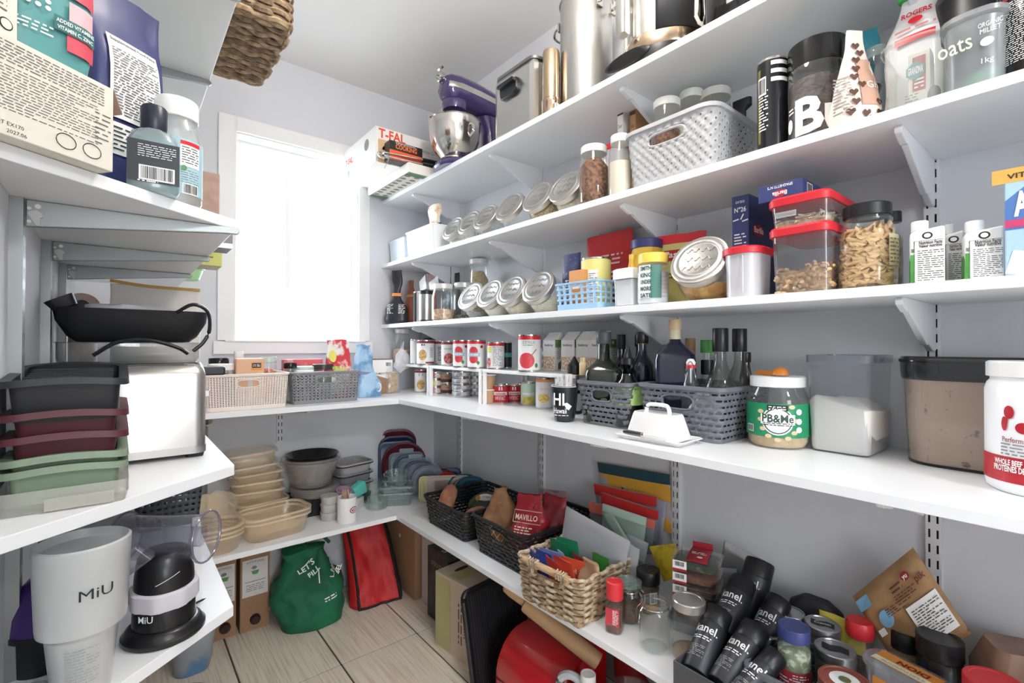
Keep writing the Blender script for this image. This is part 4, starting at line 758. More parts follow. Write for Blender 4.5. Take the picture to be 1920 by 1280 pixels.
ya, yb = yof(1440, 1.06, z+.05), yof(1556, 1.06, z+.05); w_ = ya-yb; h1 = zof(431, 1.06, ya)-z; h2 = zof(377, 1.06, ya)-z; SMK = GL('clear_storage_plastic', '#eceef0', .1, '#cfd3d8')
MAC = M('macaroni', '#d3ac7c', .6, noise_=(45, '#a57f52', .42, .6), bump=(60, 1, .01))
t = thing('food_container', 'larger clear container of macaroni with a red lid, lower of the stacked pair', 'container', (1.06+.095, (ya+yb)/2, z), RZR)
m = MB(); m.loft([(w_*.9, .165, 0, .015), (w_*.96, .185, h1-.014, .018)], cap1=False); m.build('tub', SMK, t); m = MB(); m.loft([(w_*1.02, .2, h1-.018, .022), (w_*1.04, .203, h1-.005, .024), (w_*.98, .195, h1, .02)]); m.build('lid', REDL, t)
# macaroni: separate little elbows heaped in the tub
def elbow():
    mb = MB(); mb.tube([(.007*math.cos(a), .007*math.sin(a), 0) for a in (-.2, .4, 1, 1.6, 2.2)], .0032, n=6); return mb
def heap(name, shape, n, sx, sy, zh, mat, parent, seed, z0=.004, rnd=True):       # uncountable loose pieces joined as one part
    R = random.Random(seed); mb = MB(); i = 0
    while i < n:
        x, y, zz = R.uniform(-sx, sx), R.uniform(-sy, sy), R.uniform(0, zh)
        if not (abs(x) > sx*.86 or y < -sy*.86 or zz > zh*.9): continue
        q = shape(); mb.add(q.v, q.f, 0, Matrix.Translation((x, y, z0+zz+.006*math.sin(x*60))) @ Matrix.Rotation(R.uniform(0, 6.3), 4, 'Z') @ Matrix.Rotation(R.uniform(0, 6.3), 4, 'X')); i += 1
    o = mb.build(name, mat, parent, smooth=60); o['kind'] = 'stuff'; return o
PASTA = M('dry_pasta', '#d8b587', .55, noise_=(30, '#c79f6d', .4, .65), bump=(80, .05))
m = MB(); m.loft([(w_*.8, .14, .003, .012), (w_*.82, .15, h1*.34, .015)]); m.build('macaroni_bed', MAC, t); heap('macaroni', elbow, 260, w_*.41, .078, h1*.36, PASTA, t, 5)
t = thing('food_container', 'shallower clear container of small pasta with a red lid, upper of the stacked pair', 'container', (1.06+.095, (ya+yb)/2, z+h1+.001), RZR); hq = h2-h1
m = MB(); m.loft([(w_*.92, .17, 0, .015), (w_*.98, .188, hq-.014, .018)], cap1=False); m.build('tub', SMK, t); m = MB(); m.loft([(w_*1.03, .202, hq-.018, .022), (w_*1.05, .205, hq-.005, .024), (w_*.98, .195, hq, .02)]); m.build('lid', REDL, t)
m = MB(); m.loft([(w_*.86, .158, .003, .012), (w_*.87, .16, hq*.22, .015)]); m.build('small_pasta', M('rotini_bed', '#dccaa4', .7, noise_=(80, '#b89f6e', .45, .6), bump=(90, 1, .006)), t)
def flake(): mb = MB(); mb.box(-.008, .008, -.002, .002, -.0006, .0006); return mb
heap('pasta_flakes', flake, 160, w_*.42, .082, hq*.26, M('pale_pasta', '#e2d6b8', .6), t, 9); f = flat(.0925); patch(t, 'clear_badge', .04, .012, GL('badge_haze', '#ffffff', .5), f, -w_*.2, hq*.42); text(t, 'Rubbermaid', .008, GINK, lift(f, .0008), -w_*.2, hq*.42, .02, wid=.034)
yc = (ya+yb)/2
t, sx, sy = carton('spaghetti_box', 'flat dark blue spaghetti box lying on the stacked containers', 'box', 1.075, 1.33, ya-.062, ya+.026, z+h2+.0018, .036, BAR, RZR); t.rotation_euler.z += .0; f = flat(sy/2); patch(t, 'red_oval', .03, .016, M('barilla_red'), f, 0, .014, shape='ellipse'); text(t, 'Barilla', .012, WINK, lift(f, .0006), 0, .014, .02, rot=PI); text(t, 'SPAGHETTI N°5', .008, WINK, f, 0, .029, .02, wid=.05, rot=PI)
f2 = lambda a, b: (sx/2+.0005, a, b); barcode(t, .03, .026, f2, -sy*.36, .018, 3); fine(t, sy*.55, .026, 5, WINK, f2, .04, .018, 5)
# penne jar
cy, r, h_ = RC(1571, 1684, 1.13, z, 387); r = min(r, .072); t = thing('pasta_jar', 'big square-shouldered glass jar full of penne with a black lid', 'jar', (1.125, cy, z), face_cam(1.125, cy)); q = h_-.024
jar_body(t, [(r*.9, .001), (r*.98, .006), (r, .02), (r, q*.72), (r*.95, q*.82), (r*.8, q*.92), (r*.78, q)], CLEAR, 36); lid(t, r*.82, q-.0, .024, BLK, ridged=True); m = MB(); m.lathe([(r*.82, q-.012), (r*.85, q-.01), (r*.85, q-.005), (r*.82, q-.004)], n=32, cap0=False, cap1=False); m.build('neck_ring', CLEAR, t)
band(t, 'cream_label', r+.0006, q*.3, q*.72, M('cream_label', '#d6cfae', .6, noise_=(40, '#b8ae86', .4, .7)), .75, 1.5, 8); fine(t, .03, .05, 7, M('olive_ink', '#8a7c34'), cyl(r, .0016, 1.1), 0, q*.5, 2)
m = MB(); m.lathe([(r*.72, .004), (r*.76, .01), (r*.76, q*.7), (r*.6, q*.8), (0, q*.82)], n=20, cap1=False); m.build('pasta_core', M('pasta_core', '#a88a62', .8, noise_=(60, '#6f5738', .4, .6), bump=(60, 1, .008)), t)
PW = Matrix.Translation((1.125, cy, z)) @ Matrix.Rotation(face_cam(1.125, cy), 4, 'Z'); R_ = random.Random(8); pm = MB()
pm.rings([[(.0048*math.cos(2*PI*i/9), .0048*math.sin(2*PI*i/9), zz+.004*math.cos(2*PI*i/9)*sg) for i in range(9)] for zz, sg in ((-.017, 1), (.017, -1))], cap0=False, cap1=False)
pm.rings([[(.0036*math.cos(2*PI*i/9), .0036*math.sin(2*PI*i/9), zz+.003*math.cos(2*PI*i/9)*sg) for i in range(9)] for zz, sg in ((.017, -1), (-.017, 1))], cap0=False, cap1=False)
pen0 = None; nz = 13
for j in range(nz):
    for i in range(9):
        a = -1.45+i*.36+R_.uniform(-.08, .08)+(.18 if j % 2 else 0); zz = .014+j*q*.74/nz+R_.uniform(-.003, .003); rr = r*.965-.008; 
        if zz > q*.76: rr *= .88
        Mx = PW @ Matrix.Translation((rr*math.sin(a), -rr*math.cos(a), zz)) @ Matrix.Rotation(a, 4, 'Z') @ Matrix.Rotation(PI/2+R_.choice((R_.uniform(-.35, .35), R_.uniform(-1.0, 1.0))), 4, 'Y') @ Matrix.Rotation(R_.uniform(-.12, .12), 4, 'X')
        if pen0 is None: pen0 = pm.build('penne', PASTA, None, smooth=50); o = pen0
        else: o = pen0.copy(); COL.objects.link(o)
        o.matrix_world = Mx; tag(o, 'penne pasta tube inside the big glass jar with the black lid', 'pasta', 'penne in the big glass jar')
cy, r, h_ = RC(1656, 1694, 1.24, z, 398); mason('olive brown jar with a black lid half hidden behind the penne jar', 1.24, cy, z, r, h_, BLK, M('olive_jar_fill', '#5c5338', .6, noise_=(50, '#8f8560', .45, .6), bump=(40, .4)), .8, lidr=.85)
# coconut cartons
CTN = M('carton_white', '#e6e5e1', .4, bump=(40, .05)); GRNF = M('coconut_green', '#4f9b40', .45, noise_=(12, '#2f6f2a', .35, .7))
def coco(label, u0, u1, xf, vt):
    ya, yb = yof(u0, xf, z+.06), yof(u1, xf, z+.06); w_ = ya-yb; hh = zof(vt, xf, (ya+yb)/2)-z-.012; d = w_*.95
    t = thing('coconut_carton', label, 'carton', (xf+d/2, (ya+yb)/2, z), RZR+.22, 'coconut water cartons'); w_ *= .96
    m = MB(); m.rings([[(-w_/2, -d/2, 0), (w_/2, -d/2, 0), (w_/2, d/2, 0), (-w_/2, d/2, 0)], [(-w_/2, -d/2, hh*.88), (w_/2, -d/2, hh*.97), (w_/2, d/2, hh*.97), (-w_/2, d/2, hh*.88)], [(-w_*.46, -d*.44, hh*.93), (w_*.46, -d*.44, hh*1.0), (w_*.46, d*.44, hh*1.0), (-w_*.46, d*.44, hh*.93)]]); m.build('carton_body', CTN, t, smooth=0, bevel=.003)
    lid(t, w_*.26, hh*.955, .018, WPL, 'screw_cap', True); t.children[-1].location = (-w_*.2, 0, 0)
    f = flat(d/2); patch(t, 'round_mark', .014, .012, INK, f, 0, hh*.84, shape='ellipse'); patch(t, 'mark_inner', .009, .0075, WINK, lift(f, .0005), 0, hh*.84, shape='ellipse')
    text(t, 'Nutrition Facts', .008, INK, f, .004, hh*.715, .02, wid=w_*.66); text(t, 'Valeur nutritive', .008, INK, f, .004, hh*.66, .02, wid=w_*.66); fine(t, w_*.75, hh*.55, 15, INK, f, .004, hh*.32, 7, fill=.3)
    m = MB(); m.tube([(-w_*.38, -d/2-.0006, .006), (-w_*.38, -d/2-.0006, hh*.755), (w_*.45, -d/2-.0006, hh*.755)], .0004, n=4); m.build('panel_frame', GINK, t)
    f2 = lambda a, b: (-w_/2-.0006, -a, b); patch(t, 'coconut_picture', d*.9, hh*.45, GRNF, f2, 0, hh*.27, shape=[(-.5, -.5), (.5, -.5), (.5, .3), (.3, .5), (-.3, .5), (-.5, .3)])
    patch(t, 'green_edge', w_*.13, hh*.5, GRNF, f, -w_*.43, hh*.27); text(t, 'nut', .012, INK, f, -w_*.42, hh*.6, .02, wid=w_*.1); return t
coco('white coconut carton with green edge, left of the three', 1699, 1766, 1.07, 412); coco('white coconut carton squeezed half hidden between the other two', 1763, 1805, 1.14, 420); coco('white coconut carton standing nearest the tall almond carton', 1800, 1877, 1.07, 412)
# almond carton
y1 = yof(1884, 1.062, z+.1); hh = zof(318, 1.062, y1)-z; t, sx, sy = carton('almond_milk_carton', 'tall blue almond drink carton with a yellow top at the picture edge', 'carton', 1.062, 1.152, y1-.09, y1, z, hh, M('almond_blue', '#a9cbe8', .4, bump=(20, .03)), RZR)
f = flat(sy/2); patch(t, 'yellow_top', sx, .022, M('almond_yellow', '#dcaa52', .4), f, 0, hh-.011); text(t, 'VITAMINE', .011, INK, lift(f, .0006), -.012, hh-.013, .02, wid=.06); patch(t, 'dark_blue_field', sx, .09, M('almond_deep', '#4f77b6', .4), f, 0, hh*.7, shape=[(-.5, -.5), (.5, -.5), (.5, .5), (0, .45), (-.5, -.0)]); text(t, 'Almond', .05, WINK, lift(f, .0008), .004, hh*.66, .04, wid=.078, rot=.05); text(t, 'Breeze', .036, WINK, lift(f, .0008), .014, hh*.57, .04, wid=.05)
patch(t, 'pink_stripe', sx, .012, M('almond_pink', '#c23f6d', .4), lift(f, .0005), 0, hh*.485); patch(t, 'green_stripe', sx*.8, .022, M('almond_green', '#58b04a', .4), lift(f, .0006), .01, hh*.425, shape=[(-.5, .5), (.5, -.5), (.5, .5)]); patch(t, 'milk_splash', sx, .07, WINK, lift(f, .0004), 0, hh*.2, shape=[(-.5, -.4), (-.2, -.5), (.5, -.5), (.5, .5), (.1, .3), (-.1, 0), (-.4, .1)])
for a, b in ((.02, .26), (.0, .06), (.03, .1)): patch(t, 'almond_print', .03, .018, M('almond_brown', '#b06b3f', .5), lift(f, .001), a, hh*b+.004, shape='ellipse')
lid(t, .016, hh-.001, .022, M('blue_cap', '#3f63b4', .4, bump=(20, .02)), 'screw_cap', True); t.children[-1].location = (-.014, 0, 0)
# ============================================================ MAIN SHELF (right)
z = ZR1+.0005; ZT = 1.079
RISE = M('riser_white', '#f0f0ef', .35, bump=(80, .02))
for ya, yb, lb in ((1.94, 2.29, 'white riser shelf in the far corner under the chickpea cans'), (1.53, 1.927, 'white riser shelf in the middle under the tomato cans'), (1.045, 1.515, 'white riser shelf nearest the mug under the drink cartons')):
    t = thing('riser_shelf', lb, 'riser', (0, 0, z), 0, 'white riser shelves'); m = MB(); m.box(1.09, 1.32, ya, yb, ZT-z-.012, ZT-z); m.build('top', RISE, t, smooth=0, bevel=.002)
    for xx in (1.091, 1.308):
        for yy in (ya+.001, yb-.012): m = MB(); m.box(xx, xx+.011, yy, yy+.011, 0, ZT-z-.012); m.build('leg', RISE, t, smooth=0)
def canR(lb, u0, u1, x, zb, vt, mat, group='cans on and under the risers', h=None, name='food_can'):
    cy, r, hh = RC(u0, u1, x, zb, vt); t, f = can(lb, x, cy, zb, r, h or hh, mat, group, name=name); return t, f, r, (h or hh)
LABW = M('label_white', '#eceae8', .5, bump=(30, .02)); ZU = ZT+.0008
def redtop(t, r, h, c=RED): band(t, 'red_band', r*.97+.0005, h*.86, h-.006, c, -1.5, 1.5, 16)
TOM = M('tomato_print', '#d2414a', .45, bump=(30, .02)); LEAF = M('leaf_print', '#3d8f57', .5); CHK = M('chickpea_print', '#d8b47c', .6, noise_=(90, '#b98f56', .45, .6)); BEAN = M('bean_print', '#a5453f', .6, noise_=(110, '#d79089', .45, .6)); NAVB = M('dark_label_box', '#2b2a2d', .5)
# on top of the risers
cy, r, h_ = RC(752, 787, 1.12, ZU, 616); mason('jar of pink salt with a black paper label in the far corner', 1.12, 2.255, ZU, r, h_, M('clear_lid', '#cfd1d3', .3, bump=(20, .01)), M('pink_salt', '#d9a58f', .8, noise_=(150, '#f0d3c4', .45, .6), bump=(150, .6, .003)), .45, lidr=.8); tq = bpy.data.objects[-1] if False else None
cy, r, h_ = RC(788, 820, 1.24, ZU, 617); mason('jar of dark red beans behind the chickpea cans', 1.24, cy, ZU, r, h_, M('clear_lid'), M('dark_beans', '#5d2e2c', .6, noise_=(90, '#3b1b1a', .45, .6), bump=(90, .8, .006)), .8, lidr=.8)
t, f, r, h = canR('plain white side of a can in the far corner of the top row', 769, 783, 1.11, ZU, 636, LABW); 
t, f, r, h = canR('tall white can with a chickpea picture in the top row', 781, 815, 1.12, ZU, 637, LABW); redtop(t, r, h, M('maroon_band', '#8e3039', .5)); patch(t, 'chickpea_picture', r*.95, h*.42, CHK, f, -r*.35, h*.4, nu=6, shape='ellipse'); patch(t, 'black_mark', .016, .008, NAVB, f, -.012, h*.8); fine(t, .02, .05, 8, GINK, cyl(r*.97, .0012, .75), 0, h*.5, 3); band(t, 'maroon_foot', r*.97+.0005, .007, h*.13, M('maroon_band'), .0, 1.2, 6)
t, f, r, h = canR('can turned to show its ingredient text in the top row', 815, 834, 1.19, ZU, 638, LABW); redtop(t, r, h, M('maroon_band')); fine(t, .02, h*.6, 9, INK, f, 0, h*.45, 5)
t, f, r, h = canR('white can with a picture of red kidney beans', 827, 853, 1.14, ZU, 639, LABW); redtop(t, r, h, M('maroon_band')); patch(t, 'bean_picture', r*1.5, h*.42, BEAN, f, .004, h*.3, shape='ellipse'); text(t, 'COOKED', .009, INK, f, 0, h*.68, wid=r*1.2)
for q, (u0, u1, x, lb) in enumerate(((849, 881, 1.12, 'white tomato can, the left of two alike'), (876, 911, 1.115, 'white tomato can, the right of two alike'))):
    t, f, r, h = canR(lb, u0, u1, x, ZU, 637, LABW); redtop(t, r, h); patch(t, 'tomato_upper', r*1.0, h*.32, TOM, f, -r*.35, h*.6, shape='ellipse'); patch(t, 'tomato_lower', r*1.0, h*.32, TOM, f, -r*.35, h*.34, shape='ellipse'); patch(t, 'blue_banner', r*1.3, h*.13, M('banner_blue', '#9fc3cf', .5), lift(f, .0006), -r*.3, h*.48, nu=5); fine(t, r*1.1, h*.07, 1, WINK, lift(f, .0012), -r*.3, h*.48, 2)
    patch(t, 'leaf', r*.4, h*.17, LEAF, lift(f, .0006), r*.15, h*.2, shape=[(-.5, 0), (0, .5), (.5, 0), (.1, -.5)]); patch(t, 'badge', .012, .012, M('badge_red'), lift(f, .0006), r*.55, h*.76, shape='ellipse')
t, f, r, h = canR('can with a yellow corner and nutrition table right of the tomato cans', 913, 946, 1.13, ZU, 641, LABW); redtop(t, r, h); patch(t, 'yellow_corner', r*.6, h*.2, M('yellow_print', '#e5dc6a', .5), cyl(r*.97, .0012, -.8), 0, h*.72, nu=4); patch(t, 'pink_print', r*.6, h*.35, BEAN, cyl(r*.97, .0012, -.9), 0, h*.25, shape='ellipse'); fine(t, r*1.1, h*.75, 14, GINK, cyl(r*.97, .0012, .25), 0, h*.48, 6)
t, f, r, h = canR('dark can with a turquoise band in the top row', 940, 960, 1.2, ZU, 640, M('dark_can', '#26292c', .3, bump=(20, .02))); band(t, 'turquoise_band', r*.97+.0006, h*.42, h*.58, M('turquoise', '#57b3ae', .5), -1.4, 1.4, 10)
t, f, r, h = canR('tall white can of crushed tomatoes with a wooden spoon picture', 971, 1014, 1.12, ZU, 627, LABW); redtop(t, r, h, RED); text(t, 'STYLE', .012, M('sage_ink', '#7b9c8c', .5), f, -.002, h*.78, wid=r*1.1); fine(t, r, .006, 1, M('sage_ink'), f, -.002, h*.71, 2); patch(t, 'sauce_bowl', r*1.4, h*.42, TOM, f, -r*.25, h*.3, shape='ellipse')
mb = MB(); mb.tube([cyl(r*.97, .0018)(r*(-.1+i*.14), h*(.34+i*.052)) for i in range(6)], .0016, n=5); mb.build('spoon_print', M('wood_print', '#b08458', .6), t); patch(t, 'leaf', .012, .016, LEAF, lift(f, .0006), r*.62, h*.17, shape='ellipse')
GRC = M('carton_green', '#5f8a4c', .5); 
for k, (u0, xf, lb) in enumerate(((1016, 1.215, 'gable-top drink carton with lettering, first of four on the riser'), (1050, 1.215, 'gable-top drink carton, second of four on the riser'), (1078, 1.215, 'gable-top drink carton, third of four on the riser'), (1104, 1.215, 'gable-top drink carton, fourth of four on the riser'))):
    yy = yof(u0, xf, ZU+.05)-.005; hh = .14; w_ = .064; t = thing('drink_carton', lb, 'carton', (xf+.034, yy-w_/2, ZU), RZR, 'gable-top cartons on the riser')
    m = MB(); m.rings([[(-w_/2, -.034, 0), (w_/2, -.034, 0), (w_/2, .034, 0), (-w_/2, .034, 0)], [(-w_/2, -.034, hh*.78), (w_/2, -.034, hh*.78), (w_/2, .034, hh*.78), (-w_/2, .034, hh*.78)], [(-w_*.46, -.002, hh), (w_*.46, -.002, hh), (w_*.46, .002, hh), (-w_*.46, .002, hh)]]); m.build('carton_body', CTN, t, smooth=0, bevel=.0015)
    f = flat(.034); text(t, 'belsoy', .012, M('navy_ink', '#3a4a7a', .5), f, 0, hh*.66, .02, wid=.045); patch(t, 'almond_heap', w_*.95, hh*.33, M('nut_print', '#c8a284', .6, noise_=(120, '#efe4d6', .45, .6)), f, 0, hh*.2)
    f2 = lambda a, b: (w_/2+.0006, a, b); patch(t, 'green_top', .066, hh*.2, GRC, f2, 0, hh*.7); patch(t, 'tetra_mark', .012, .012, WINK, lift(f2, .0006), .006, hh*.72, shape='ellipse'); fine(t, .05, hh*.3, 7, GINK, f2, 0, hh*.45, 3); patch(t, 'hut_picture', .036, hh*.24, M('hut_brown', '#6d5847', .6), f2, 0, hh*.16, shape=[(-.5, -.5), (.5, -.5), (.5, .1), (0, .5), (-.5, .1)])
# under the risers
t, f, r, h = canR('can with a chickpea picture under the far riser', 777, 801, 1.14, z, 692, LABW); redtop(t, r, h, M('maroon_band')); patch(t, 'chickpea_picture', r*1.3, h*.42, CHK, f, 0, h*.35, shape='ellipse'); patch(t, 'black_mark', .018, .012, NAVB, f, 0, h*.78)
cols = ['#b06a6c', '#d8cf74', '#c58a8c']
for q in range(3):
    cy, r, _ = RC(805, 827, 1.16, z, 690); t, f = can(['pink flat tin at the bottom of the stack behind the riser leg', 'yellow flat tin in the middle of the stack behind the riser leg', 'rose flat tin on top of the stack behind the riser leg'][q], 1.16, cy, z+q*.0345, r*1.1, .034, M('tinlab%d' % q, cols[2-q], .5, noise_=(40, '#efe6e0', .5, .6)), 'flat tins under the riser')
for q in range(2):
    cy, r, _ = RC(827, 850, 1.2, z, 690); t, f = can(['brown labelled can, lower of a stacked pair', 'brown labelled can, upper of a stacked pair'][q], 1.2, cy, z+q*.0505, r*1.1, .05, M('brown_label', '#a98a70', .5, bump=(30, .02)), 'brown cans under the riser'); band(t, 'dark_foot', r*1.1*.97+.0005, .006, .02, M('maroon_dark', '#5c2a2a', .5), -1.5, 1.5, 12); text(t, 'thon', .01, INK, f, 0, .032)
TUN = M('tuna_label', '#9aa4ac', .4, noise_=(60, '#d4dade', .48, .56), bump=(30, .02))
for c, (u0, u1, x) in enumerate(((848, 882, 1.19), (881, 903, 1.25))):
    for q in range(4):
        cy, r, _ = RC(u0, u1, x, z, 690); t, f = can('grey-blue tuna tin, %s of the %s tuna stack' % (['bottom', 'second', 'third', 'top'][q], ['front', 'rear'][c]), x, cy, z+q*.0285, r*1.05, .028, TUN, 'stacked tuna tins'); patch(t, 'pale_panel', r*.6, .014, LABW, f, r*.3, .014, nu=4)
        if c == 0 and q == 3: barcode(t, .016, .014, lift(f, .0006), -.005, .014)
PCUP = M('tan_cup', '#c8a27e', .5, bump=(30, .02))
for q in range(2):
    cy, r, _ = RC(894, 926, 1.12, z, 715); t = thing('fruit_cup', ['tan plastic fruit cup, lower of two beside the riser leg', 'tan plastic fruit cup, upper of two beside the riser leg'][q], 'cup', (1.13, cy-.002, z+q*.0575), 0, 'fruit cups beside the riser leg'); m = MB(); m.lathe([(r*.72, 0), (r*.75, .003), (r*.95, .05), (r, .052), (r, .0555), (0, .0565)], n=24, cap1=False); m.build('cup_body', PCUP, t); m = MB(); m.lathe([(r*1.01, .0525), (r*1.02, .0545), (r*1.01, .0565)], n=24, cap0=False); m.build('foil_lid', WPL, t)
CONT = M('contadina_red', '#c32a33', .4, bump=(30, .02))
for q, (u0, u1, x, lb) in enumerate(((923, 954, 1.17, 'red and white tomato paste can nearer the fruit cups'), (950, 978, 1.225, 'red and white tomato paste can beside the pale green can'))):
    t, f, r, h = canR(lb, u0, u1, x, z, 720, CONT); band(t, 'white_panel', r*.97+.0005, h*.45, h*.62, LABW, -.9, .9, 10); text(t, 'cottura', .012, CONT, lift(f, .0008), 0, h*.535, .03, wid=r*1.2); fine(t, r*1.3, h*.2, 3, WINK, f, 0, h*.3, 4); patch(t, 'pale_panel', .014, .012, LABW, f, .0, h*.8)
t, f, r, h = canR('pale green and yellow vegetable can', 976, 1006, 1.22, z, 715, M('pale_green_label', '#c9dfc8', .5, bump=(30, .02))); patch(t, 'yellow_beans', r*1.5, h*.33, M('yellow_beans', '#e0d673', .6, noise_=(60, '#c9b94a', .45, .6)), f, 0, h*.22, nu=6); patch(t, 'white_stripe', r*1.6, h*.1, WINK, lift(f, .0005), 0, h*.5, nu=6)
t, f, r, h = canR('white and orange sweetcorn can beside the black mug', 1004, 1038, 1.2, z, 707, LABW); redtop(t, r, h, M('orange_band_print', '#e79a5a', .5)); patch(t, 'corn_bowl', r*1.3, h*.28, M('corn_print', '#ddb955', .6, noise_=(120, '#f0d98a', .45, .6)), f, -.004, h*.35, shape='ellipse'); text(t, 'corn', .014, M('orange_band_print'), f, -.004, h*.65)
# mug
cy, r, h_ = RC(1033, 1084, 1.045, z, 722); t = thing('mug', 'black souvenir mug with white lettering full of sachets', 'mug', (1.045, cy, z), face_cam(1.045, cy)-.25)
m = MB(); m.lathe([(r*.62, .0), (r*.72, .003), (r*.85, h_*.3), (r*.97, h_*.75), (r, h_), (r*.95, h_), (r*.92, h_*.75), (r*.7, .008), (0, .008)], n=36, cap1=False); m.build('mug_body', M('black_glaze', '#26272b', .2, bump=(20, .01)), t)
m = MB(); m.lathe([(r*1.003, h_-.003), (r*.99, h_+.001), (r*.94, h_-.001)], n=36, cap0=False, cap1=False); m.build('white_rim', WPL, t)
m = MB(); m.tube([(r*.93, 0, h_*.8), (r*1.35, 0, h_*.78), (r*1.5, 0, h_*.5), (r*1.3, 0, h_*.25), (r*.8, 0, h_*.22)], .0055, n=8, X=TX(0, 0, 0, rz=.5)); m.build('handle', M('black_glaze'), t)
f = lambda a, b: ((r*(.72+.3*b/h_)+.001)*math.sin(a/r), -(r*(.72+.3*b/h_)+.001)*math.cos(a/r), b); f_ = lambda a, b: ((r*.985+.0016)*math.sin(a/r), -(r*.985+.0016)*math.cos(a/r), b)
text(t, 'HI', .05, WINK, f_, -.008, h_*.62, .02, wid=.035, cuts=6); text(t, 'Hawaii', .022, WINK, f_, -.004, h_*.32, .01, wid=.04, cuts=8); fine(t, .042, .005, 1, WINK, f_, 0, h_*.2, 3); patch(t, 'island_print', .024, .022, WINK, f_, .02, h_*.45, shape=[(-.5, .4), (-.1, .5), (.5, 0), (.1, -.5), (-.2, -.3)])
SACH = M('sachet_white', '#e4e4e2', .4, noise_=(40, '#a9a9a7', .5, .6), bump=(40, .3))
for q, (a, b, tilt) in enumerate(((-.018, -.006, -.15), (.008, .004, .12), (-.002, .014, .0))):
    s_ = thing('sachet', ['white sachet at the left of the black mug', 'grey printed sachet at the right of the black mug', 'white sachet at the back of the black mug'][q], 'sachet', (1.045+b, cy-a, z+.012), RZR+.1*q, 'sachets in the black mug'); pouch(s_, 'sachet_body', .034, .008, h_+.012+.005*q, SACH, topd=.002, seed=50+q, wr=.002, start=.5)
for q, (dx, dy, tl) in enumerate(((-.0, -.022, .25), (.01, -.026, .35))):
    s_ = thing('drink_stick', ['white stick packet standing in the black mug', 'black stick packet standing in the black mug'][q], 'packet', (1.045+dx, cy+dy*(1 if q else -.2), z+.012), RZR, 'stick packets in the black mug'); m = MB(); m.loft([(.01, .004, 0, .0015), (.01, .004, h_+.02, .0015)], X=TX(0, 0, 0, ry=tl*.45)); m.build('packet_body', BLK if q else WPL, s_)
# dark conical squeeze bottle and cream bottle behind the mug
def bottle(label, u0, u1, x, vt, glassm, capm, prof=None, zb=None, group=None, capr=.32, caph=.03, square=False, name='bottle', cat='bottle', rz=None):
    zz = z if zb is None else zb; cy, r, h = RC(u0, u1, x, zz, vt); t = thing(name, label, cat, (x, cy, zz), face_cam(x, cy) if rz is None else rz, group); hb = h-caph
    pr = prof or [(.94, 0), (1, .03), (1, .62), (.93, .7), (.62, .78), (.4, .84), (.34, .9), (.34, 1)]
    m = MB()
    if square: m.loft([(2*r*a, 2*r*a, hb*b, r*(.35 if a > .7 else a*.99)) for a, b in pr], cap1=False, k=5)
    else: m.lathe([(r*a, hb*b) for a, b in pr], cap1=False)
    m.build('bottle_body', glassm, t)
    if capm: lid(t, r*capr, hb-.006, caph+.006, capm, 'cap', True)
    return t, r, h
DKG = M('dark_olive_glass', '#1e2219', .08, coat=.5, bump=(20, .01)); DKB = M('dark_blue_glass', '#1d2036', .08, coat=.5, bump=(20, .01)); BKG = M('black_glass', '#121214', .08, coat=.5, bump=(20, .01))
bottle('black squeeze bottle with a pointed spout behind the mug', 1064, 1090, 1.125, 650, BLK, None, [(1, 0), (1, .5), (.75, .6), (.5, .72), (.3, .85), (.12, 1)], ZU)
bottle('small cream bottle beside the olive oil', 1086, 1100, 1.11, 670, M('cream_plastic', '#cdb98c', .5, bump=(30, .02)), M('cream_plastic'), [(1, 0), (1, .85), (.8, .92), (.7, 1)], ZU, capr=.75, caph=.012)
# slate-grey rattan baskets
SLT = M('slate_plastic', '#6d7079', .5, bump=(150, .04))
def rattan(label, x0, x1, y0, y1, hh, mat, hand=.07, nu=176, nv=27, zz=None, rz=RZR, gr=None, taper=.9):
    w_, d_ = (y1-y0, x1-x0) if abs(abs(rz)-PI/2) < .4 else (x1-x0, y1-y0)
    t = thing('rattan_basket', label, 'basket', ((x0+x1)/2, (y0+y1)/2, z if zz is None else zz), rz, gr)
    basket(t, mat, w_*taper, d_*taper, w_, d_, hh, .022, P_RATTAN, nu, nv, hand=hand, rim=.005, relief=lambda i, j: .0012*(1 if ((i//4+j//3) % 2) else -1), hz=(.55, .82), t0=.08, t1=.94); return t
bhA = zof(712, 1.05, .97)-z
rattan('slate grey rattan-look basket of oil bottles next to the mug', 1.05, 1.315, .80, .985, bhA, SLT, gr='slate grey rattan baskets')
rattan('slate grey rattan-look basket behind the butter dish', 1.06, 1.325, .545, .775, bhA*1.03, SLT, .085, 200, gr='slate grey rattan baskets')
zb = z+.004
t, r, h = bottle('square dark olive oil bottle at the front of the first slate basket', 1098, 1166, 1.125, 622, DKG, M('grey_cap', '#54565a', .4, bump=(30, .02)), [(.95, 0), (1, .03), (1, .6), (.93, .66), (.55, .74), (.36, .79), (.3, 1)], zb, square=True, capr=.42); patch(t, 'embossed_mark', .02, .012, M('emboss_grey', '#8c8f88', .3), flat(r), 0, h*.25, shape='ellipse')
bottle('dark oil bottle behind the square olive oil bottle', 1112, 1150, 1.24, 620, DKG, M('grey_cap'), None, zb); t, r, h = bottle('black bottle with a yellow label in the first slate basket', 1143, 1186, 1.235, 627, BKG, BLKM, None, zb, capr=.4, caph=.04); band(t, 'yellow_label', r+.0005, h*.15, h*.45, M('mustard_label', '#c9a63c', .5), -1.9, -.1, 10)
